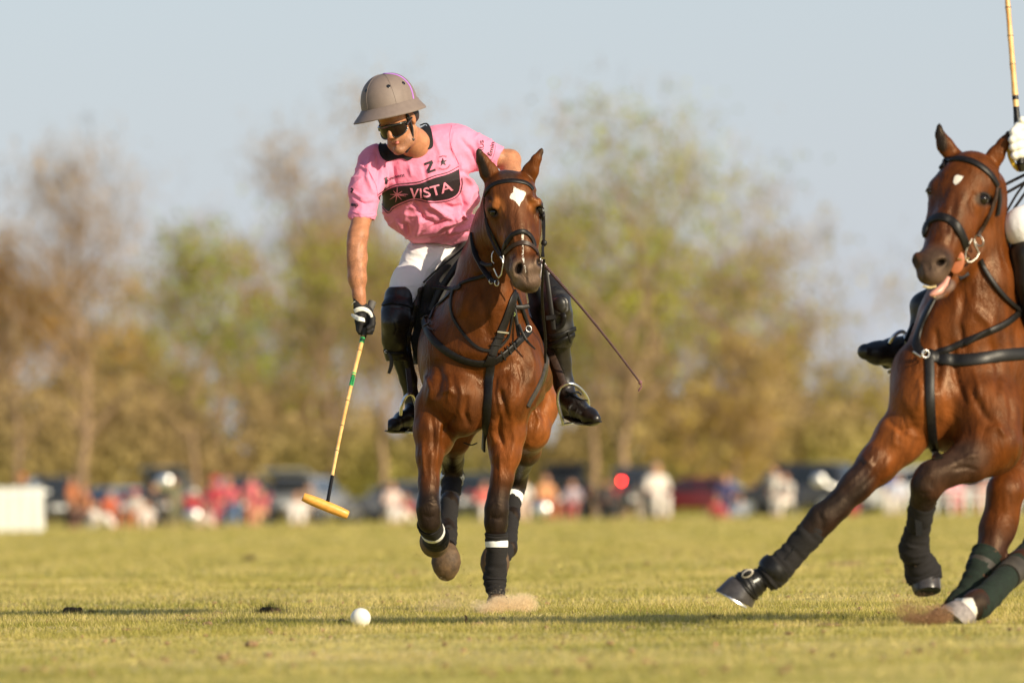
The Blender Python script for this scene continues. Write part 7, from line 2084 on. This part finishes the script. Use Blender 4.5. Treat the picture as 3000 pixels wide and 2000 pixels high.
    MB().ball(P2(2804, 769, -.275), (21 * k, .005, 34 * k), 24, 10, Matrix.Rotation(math.radians(14), 3, 'Y')).build('rubber_disc', mat('orange_rubber', (.40, .12, .045), .5), bit)
    MB().tube([P2(2803, 758, -.295), P2(2820, 762, -.27), P2(2838, 756, -.25)], 3.4 * k, 8).build('mouthpiece', mat('brass', (.55, .38, .16), .3, metal=1.0), bit)
    MB().ball(P2(2917, 588, -.10), (9 * k, 7 * k, 12 * k)).build('buckle', M['metal'], br)
    strap('jaw_strap', [(2835, 800, Y2 - .2), (2820, 808, Y2 - .22), (2808, 815, Y2 - .24)], 16 * k, br, M['strap'], thick=.006)
    # reins
    rn = thing('reins', None, None, tuple(P2(2980, 600, 0))); rn.parent = root; rn.matrix_parent_inverse = root.matrix_basis.inverted()
    strap('rein', [(2929, 549, Y2 - .02), (2970, 528, Y2 + .1), (3010, 508, Y2 + .2), (3080, 470, Y2 + .35)], 9 * k, rn, M['strap'], thick=.004)
    strap('rein', [(2934, 573, Y2 - .02), (2970, 553, Y2 + .1), (3010, 530, Y2 + .2), (3080, 490, Y2 + .35)], 9 * k, rn, M['strap'], thick=.004)
    strap('rein', [(2930, 655, Y2 - .04), (2955, 610, Y2 + .05), (2985, 560, Y2 + .15), (3040, 490, Y2 + .32)], 7 * k, rn, M['strap'], thick=.004)
    strap('rein', [(2935, 665, Y2 - .04), (2965, 620, Y2 + .05), (3000, 570, Y2 + .15), (3050, 500, Y2 + .32)], 8 * k, rn, M['strap'], thick=.004)
    strap('rein', [(3020, 600, Y2 + .16), (2985, 620, Y2 + .1), (2958, 650, Y2 + .04), (2944, 700, Y2), (2942, 760, Y2 - .02), (2952, 800, Y2 - .02), (2975, 822, Y2), (3010, 825, Y2 + .05)], 13 * k, rn, M['strap'], thick=.005)
    strap('rein', [(2943, 780, Y2 - .02), (2950, 820, Y2 - .03), (2965, 842, Y2 - .03), (2990, 838, Y2), (3020, 828, Y2 + .05)], 7 * k, rn, M['strap'], thick=.004)
    strap('draw_rein', [(2868, 760), (2880, 785), (2905, 825), (2935, 865), (2965, 895), (3000, 925)], 14 * k, rn, M['strap'], B, .004, .012)
    # breastplate
    bp = thing('breastplate', None, None, tuple(P2(2750, 1040, -.2))); bp.parent = root; bp.matrix_parent_inverse = root.matrix_basis.inverted()
    strap('yoke_strap', [(2735, 880), (2722, 905), (2705, 940), (2692, 975), (2686, 1010), (2700, 1035)], 26 * k, bp, M['strap'], B, .006, .004)
    strap('yoke_strap', [(3020, 880), (2985, 915), (2940, 950), (2880, 978), (2830, 1000), (2780, 1022), (2745, 1034)], 20 * k, bp, M['strap'], B, .006, .006)
    strap('strap_end', [(2900, 965), (2870, 980), (2845, 998), (2832, 1008)], 14 * k, bp, M['strap'], B, .004, .014)
    strap('breast_strap', [(3080, 1035), (3000, 1036), (2930, 1042), (2860, 1052), (2800, 1055), (2750, 1048), (2718, 1038)], 36 * k, bp, M['leather'], B, .007, .004)
    strap('martingale', [(2722, 1048), (2724, 1090), (2724, 1140), (2726, 1200), (2730, 1260), (2736, 1310), (2750, 1345)], 27 * k, bp, M['strap'], B, .006, .004)
    MB().tube([P2(2676, 1030, -.2), P2(2698, 1045, -.22), P2(2712, 1030, -.22)], 3.2 * k, 8).build('buckle', M['metal'], bp)
    ring('buckle', P2(2712, 1036, -.24), 11 * k, 2 * k, bp, M['metal'], (0.3, -1, 0), 1, 30)
    # saddle side
    sad = thing('saddle', None, None, tuple(P2(3050, 880, .4))); sad.parent = root; sad.matrix_parent_inverse = root.matrix_basis.inverted()
    S = Solid(P2(2930, 1260, -.1), P2(3450, 660, 1.2), .012)
    S.chain([(P2(3010, 740, .35), 60 * k), (P2(3150, 790, .5), 80 * k), (P2(3300, 750, .7), 60 * k)], .05)
    S.chain([(P2(3010, 740, .22), 40 * k), (P2(3060, 900, .10), 60 * k), (P2(3080, 1050, .12), 50 * k)], .05, ((0, 1, 0), 1.6))
    solid_obj('saddle_pad', S, M['felt'], sad)

    # =============================================================== rider 2
    rr = thing('person', 'polo rider cut off by the right edge, white glove raised with a mallet', 'person', tuple(P2(3120, 700, .4)))
    S = Solid(P2(2905, 1130, -.4), P2(3420, -60, 1.3), .012)
    S.chain([(P2(3190, 640, .45), 95 * k), (P2(3180, 430, .42), 110 * k), (P2(3170, 320, .40), 100 * k)], .05)
    S.chain([(P2(3165, 240, .3), 45 * k), (P2(3150, 190, .24), 62 * k), (P2(3150, 150, .25), 72 * k)], .03)
    S.chain([(P2(3148, 170, .155), 9 * k), (P2(3148, 190, .135), 12 * k)], .012); S.chain([(P2(3148, 222, .17), 22 * k), (P2(3148, 210, .2), 40 * k)], .02)
    S.chain([(P2(3090, 320, .3), 50 * k), (P2(3085, 480, .15), 38 * k), (P2(3010, 425, .08), 26 * k)], .03)
    S.chain([(P2(3250, 330, .45), 50 * k), (P2(3270, 480, .3), 38 * k), (P2(3110, 500, .1), 26 * k)], .03)
    ob_, _b = solid_obj('body', S, M['skin'], rr)
    attr_col(ob_.data, 'col', np.tile(np.array([.44, .195, .10]), (len(ob_.data.vertices), 1)))
    S = Solid(P2(2990, 780, -.2), P2(3420, 200, 1.3), .012)
    S.chain([(P2(3195, 630, .45), 125 * k), (P2(3185, 430, .42), 135 * k), (P2(3172, 320, .40), 110 * k)], .05)
    S.chain([(P2(3085, 320, .3), 64 * k), (P2(3078, 410, .22), 50 * k)], .05); S.chain([(P2(3255, 330, .45), 64 * k), (P2(3268, 430, .36), 50 * k)], .05)
    solid_obj('jersey', S, mat('navy_jersey', (.02, .03, .09), .6), rr)
    S = Solid(P2(2895, 1010, -.4), P2(3420, 560, 1.3), .010)
    S.chain([(P2(3210, 680, .6), 120 * k), (P2(3080, 660, .18), 84 * k), (P2(2998, 665, -.02), 62 * k)], .05)
    S.chain([(P2(3170, 700, .75), 100 * k), (P2(3080, 760, .9), 70 * k)], .05)
    V, Q = S.mesh(); V = relax(V, Q, 1); N = vnormals(V, Q)
    V = ridges(V, N, [([(2960, 680), (2985, 670), (3010, 655)], 3, .004), ([(2975, 640), (2985, 700)], 2, -.003)])
    obj('breeches', mesh_np('breeches', V, Q, M['white_cloth']), rr)
    S = Solid(P2(2930, 1150, -.4), P2(3120, 690, .5), .010)
    S.chain([(P2(3018, 745, -.02), 62 * k), (P2(3030, 830, -.02), 62 * k), (P2(3050, 950, .02), 48 * k), (P2(3060, 1080, .02), 40 * k)], .03)
    solid_obj('knee_guard', S, M['pad'], rr)
    hc2 = P2(3148, 122, .25); hl = MB(); hl.ball(hc2, (.118, .138, .125), 28, 16)
    hl.tube([hc2 + np.array([0, -.02, -.035]), hc2 + np.array([0, -.025, -.05]), hc2 + np.array([0, -.03, -.062])], [.135, .160, .168], 28, cap=False)
    hl.build('helmet', mat('white_helmet', (.7, .7, .68), .4), rr)
    MB().tube([P2(3148, 168, .13) + np.array([x, abs(x) * .8, 0]) for x in (-.085, -.05, 0, .05, .085)], .016, 10).build('sunglasses', M['gloss_black'], rr)
    # far leg: boot pointing left out past the chest
    S = Solid(P2(2480, 1120, .1), P2(2800, 800, .9), .0065)
    S.chain([(P2(2760, 870, .5), 48 * k), (P2(2710, 900, .48), 44 * k), (P2(2700, 940, .47), 30 * k)], .02)
    S.chain([(P2(2700, 930, .47), 28 * k), (P2(2680, 985, .46), 24 * k), (P2(2665, 1010, .45), 26 * k)], .02)
    solid_obj('knee_guard', S, M['pad'], rr)
    S = Solid(P2(2480, 1130, .1), P2(2720, 940, .8), .0055)
    S.chain([(P2(2668, 1015, .43), 38 * k), (P2(2620, 1030, .40), 41 * k), (P2(2570, 1034, .36), 34 * k), (P2(2535, 1030, .33), 24 * k)], .02)
    S.chain([(P2(2665, 1030, .45), 40 * k), (P2(2600, 1062, .42), 20 * k)], .015)
    S.chain([(P2(2650, 1055, .45), 22 * k), (P2(2640, 1078, .46), 20 * k)], .01)
    bt, bb_ = solid_obj('boot', S, M['boot'], rr)
    st = thing('stirrup', None, None, tuple(P2(2640, 980, .42))); st.parent = root; st.matrix_parent_inverse = root.matrix_basis.inverted()
    MB().tube(catmull([P2(2606, 1004, .34), P2(2618, 985, .33), P2(2636, 972, .35), P2(2650, 975, .38), P2(2655, 1000, .36)], 5), 6 * k, 8).build('stirrup_bow', M['metal'], st)
    MB().tube(catmull([P2(2655, 1000, .36), P2(2652, 1035, .35), P2(2632, 1070, .35), P2(2602, 1092, .36)], 5), 5 * k, 8).build('stirrup_bow', mat('dull_brass', (.35, .28, .14), .4, metal=1.0), st)
    strap('stirrup_leather', [(2655, 1000, Y2 + .33), (2668, 975, Y2 + .35), (2680, 950, Y2 + .36)], 18 * k, st, M['strap'], thick=.006)
    # white glove round the mallet grip
    S = Solid(P2(2945, 520, -.35), P2(3080, 330, .2), .0035)
    def c2(pts, kk=.005): S.chain([(P2(p[0], p[1], p[2]), p[3] * k) for p in pts], kk)
    c2([(3012, 400, .02, 34), (3016, 440, .04, 34), (3030, 470, .06, 30)], .012)
    c2([(3010, 372, -.02, 15), (2985, 372, -.07, 15), (2970, 388, -.085, 13), (2976, 398, -.07, 11)])
    c2([(3010, 400, -.03, 14), (2982, 402, -.09, 14), (2966, 410, -.095, 12), (2970, 418, -.08, 10)])
    c2([(3010, 425, -.02, 14), (2984, 426, -.085, 14), (2968, 432, -.09, 12), (2972, 440, -.07, 10)])
    c2([(3012, 450, -.01, 14), (2988, 450, -.075, 13), (2972, 456, -.08, 11), (2976, 462, -.06, 9)])
    c2([(3018, 390, .0, 14), (3006, 365, -.05, 13), (2994, 352, -.08, 11)])
    gl, gb = solid_obj('glove', S, M['glove_white'], rr)
    strap('wrist_sling', [(2960, 400, Y2 - .05), (2955, 430, Y2 - .05), (2960, 460, Y2 - .05), (2972, 485, Y2 - .03), (2985, 498, Y2 - .02)], 14 * k, gl, mat('yellow_webbing', (.62, .40, .03), .7), thick=.004)
    ml = thing('polo_mallet', 'bamboo polo mallet held upright in a white glove, running out of the top right corner', 'polo mallet', tuple(P2(2990, 490, -.03)))
    a_, b_ = np.array((2990, 480, -.04)), np.array((2948, -40, .05))
    n_ = 26; q = [a_ + (b_ - a_) * i / (n_ - 1) for i in range(n_)]; pw = [P2(*x) for x in q]
    gi = 9
    MB().tube(pw[:gi], [12 * k, 12 * k, 12 * k, 11.5 * k, 11 * k, 11 * k, 10.5 * k, 9.5 * k, 9 * k], 14).build('grip', M['leather'], ml)
    MB().tube(pw[gi - 1:], [(8.6 - .10 * i) * k * (1.12 if i % 4 == 2 else 1) for i in range(n_ - gi + 1)], 12).build('cane', M['cane'], ml)
    for i in range(gi + 1, n_ - 1, 4):
        MB().tube([pw[i] + (pw[i + 1] - pw[i]) * t for t in (-.05, 0, .05)], 9 * k, 12).build('cane_node', M['brown_strap'], ml)
    MB().tube([P2(2991, 478, -.04), P2(2995, 500, -.03)], [15 * k, 12 * k], 14).build('grip_cap', M['gloss_black'], ml)
    MB().tube([pw[9] + (pw[10] - pw[9]) * t for t in (0, .6)], 9.3 * k, 12).build('label', M['leather'], ml)
    top = pw[-1]; d_ = (pw[-1] - pw[-2]); d_ /= np.linalg.norm(d_)
    e1 = top + d_ * .45
    MB().tube([top, e1], .006, 10).build('cane', M['cane'], ml)
    MB().tube([e1 + np.array([-.12, 0, .01]), e1 + np.array([0, 0, 0]), e1 + np.array([.12, 0, -.01])], [.018, .023, .018], 18).build('mallet_head', M['mallet'], ml)
    return root
horse2 = build_horse2()
print('horse2', time.time() - T0)
# =================================================================== ball, clods, dust
bp_ = gp(1057, 1836)
sc_ = F_PX / bp_[1]
M['ball'] = mat('white_plastic_ball', (.80, .78, .70), .45, var=.05, scale=30, bump=.25, bscale=25, bdist=.002)
r_ = 29.6 / sc_
tag(MB().ball((bp_[0], bp_[1], r_ - .004), r_, 48, 32).build('polo_ball', M['ball']), 'white polo ball lying on the grass below the lowered mallet', 'ball')

M['soil'] = mat('clod_soil', (.10, .062, .034), .95, var=.4, scale=60, bump=.8, bscale=90, bdist=.006)
M['dry_leaf'] = mat('dry_leaf', (.16, .085, .04), .8, var=.3, scale=60)
def clod(px, py, w, h, label, seed, dark=True, blades_=120, group='divots kicked out of the turf'):
    g = np.random.default_rng(seed); p = gp(px, py); s = p[1] / F_PX
    root = thing('divot', label, 'divot', tuple(p), group)
    S = Solid(p + np.array([-w * s, -w * s, -.02]), p + np.array([w * s, w * s, h * s * 1.6 + .02]), .0035)
    for i in range(9):
        q = p + np.array([g.uniform(-.36, .36) * w * s, g.uniform(-.36, .36) * w * s, g.uniform(0, .35) * h * s])
        S.ell(q, (g.uniform(.12, .26) * w * s, g.uniform(.12, .26) * w * s, g.uniform(.3, .6) * h * s), .008)
    V, Q = S.mesh()
    V = V + np.random.default_rng(seed).normal(0, .0012, V.shape)
    obj('earth', mesh_np('earth', V, Q, M['soil'] if dark else mat('pale_clod', (.26, .165, .09), .95, var=.4, scale=60, bump=.8, bscale=90, bdist=.005)), root)
    if blades_:
        x = p[0] + g.normal(0, .30, blades_) * w * s; y = p[1] + g.normal(0, .3, blades_) * w * s
        col = (np.array((.10, .10, .03)) if dark else np.array((.35, .28, .12))) * g.uniform(.5, 1.4, (blades_, 1))
        V, Fc, cc = blades(x, y, g.uniform(.5, 1.7, blades_) * h * s, np.full(blades_, .003), g.uniform(.1, .8, blades_), col, seed)
        me = mesh_np('grass_tuft', V, Fc, M['blade'], smooth=False); attr_col(me, 'col', cc); obj('grass_tuft', me, root)
clod(212, 1797, 62, 24, 'dark mound of earth on the shadow line at the left', 1, blades_=60)
clod(272, 1797, 26, 12, 'small dark clod just right of the left mound', 2)
clod(792, 1798, 66, 28, 'grassy dark divot on the shadow line left of the ball, with upright blades', 3, blades_=320)
clod(636, 1802, 40, 12, 'pale straw-coloured divot left of the grassy dark one', 4, False, 140)
clod(905, 1792, 26, 12, 'tiny dark tuft between the grassy divot and the ball', 5, blades_=80)
clod(1400, 1830, 34, 10, 'pale scrap of turf under the galloping horse', 6, False, 60)
clod(1851, 1842, 34, 12, 'reddish clod lying in the shadow right of the middle', 7, False, 60)
clod(2094, 1818, 34, 18, 'dark tuft on the upper edge of the shadow below the stretched hoof', 8, blades_=220)
clod(1950, 1808, 90, 8, 'flat line of dried clippings above the shadow', 9, False, 160)
clod(2430, 1832, 80, 8, 'flat pale scuff just above the shadow at the right', 10, False, 160)
clod(575, 1815, 120, 7, 'flat brown scuff below the shadow line at the left', 11, False, 140)
clod(400, 1845, 60, 8, 'reddish scuff in the foreground left', 12, False, 60)
clod(730, 1640, 40, 14, 'distant brown clod beyond the ball line', 13)
clod(2470, 1655, 100, 12, 'distant reddish scuff behind the stretched hoof', 14, False, 60)
# upright leaf scrap
lf_ = gp(1366, 1828); s_ = lf_[1] / F_PX
t = thing('dry_leaf', 'small dark curled leaf standing on edge in the grass under the galloping horse', 'leaf', tuple(lf_))
MB().add([lf_ + np.array(q) * s_ for q in ((0, 0, 0), (-6, 2, 12), (-2, 0, 18), (-7, 1, 30), (3, 3, 24), (5, -2, 10))], [(0, 1, 2), (2, 3, 4), (0, 2, 5), (2, 4, 5)]).build('leaf_blade', M['dry_leaf'], t, smooth=False)
MB().tube([lf_, lf_ + np.array((2, 0, 8)) * s_], .0012, 5).build('stalk', M['dry_leaf'], t)

def dust(name, label, blobs, n, size, col, seed, lift=0):
    """flying sand: thousands of grains"""
    g = np.random.default_rng(seed); Ps = []
    tot = sum(b[5] for b in blobs)
    for (px, py, Yd, rx, rz, wgt) in blobs:
        m = int(n * wgt / tot); c_ = W(px, py, Yd); k = Yd / F_PX
        u = g.normal(size=(m, 3)); u /= np.linalg.norm(u, axis=1)[:, None]; u *= g.uniform(0, 1, (m, 1)) ** .45
        u += g.normal(0, .10, (m, 3))
        Ps.append(c_ + u * np.array([rx * k, rx * k * .8, rz * k]))
    P = np.concatenate(Ps); P = P[P[:, 2] > 0]
    s = size * g.uniform(.4, 1.5, len(P))[:, None, None]
    T = g.normal(size=(len(P), 3, 3)); T /= np.linalg.norm(T, axis=2)[:, :, None]
    V = (P[:, None, :] + T * s).reshape(-1, 3)
    me = mesh_np(name, V, np.arange(len(V)).reshape(-1, 3), M['blade'], smooth=False)
    attr_col(me, 'col', np.repeat(np.array(col) * g.uniform(.6, 1.3, (len(P), 1)), 3, axis=0))
    tag(obj(name, me), label, 'dust', kind='stuff')
SAND = (.95, .78, .54)
dust('dust', 'dense puff of pale sand round the planted hoof of the galloping horse',
     [(1488, 1774, 38.6, 66, 32, 4), (1535, 1770, 38.65, 42, 33, 2.6), (1440, 1786, 38.55, 44, 22, 2), (1462, 1768, 38.6, 34, 22, 1.6), (1404, 1778, 38.7, 38, 26, .5), (1490, 1765, 38.8, 90, 44, .5)], 120000, .0014, SAND, 1)
dust('dust', 'thin haze of dust hanging under the lifted hooves of the galloping horse',
     [(1290, 1775, 39.6, 70, 26, 2), (1330, 1750, 39.6, 60, 34, 1), (1285, 1715, 39.6, 30, 30, .4), (1250, 1790, 39.6, 60, 10, .8)], 16000, .0011, (.70, .55, .40), 2)
dust('dust', 'spray of brown soil thrown up at the hooves of the right-hand horse',
     [(2720, 1812, 33.0, 74, 18, 3), (2670, 1795, 33.0, 52, 30, 1.0), (2750, 1795, 33.0, 46, 28, 1.6), (2640, 1775, 33.0, 50, 36, .3), (2700, 1770, 33.0, 70, 40, .35)], 22000, .0021, (.42, .25, .14), 3)
# single crumbs in the air
g_ = np.random.default_rng(9)
cr = []
for i in range(46):
    if i < 22: q = (g_.normal(1340, 60), g_.uniform(1560, 1760), g_.uniform(38.8, 39.8))
    elif i < 34: q = (g_.normal(2680, 60), g_.uniform(1650, 1790), 33.3)
    else: q = (g_.uniform(1200, 2500), g_.uniform(1580, 1800), g_.uniform(36, 40))
    cr.append(W(*q))
mb = MB()
for c_ in cr: mb.ball(c_, tuple(g_.uniform(.0012, .0032, 3)), 5, 4)
tag(mb.build('flying_crumbs', M['soil'], smooth=False), 'scattered dark crumbs of earth in the air round the horses\' legs', 'crumbs', kind='stuff')
print('small', time.time() - T0)
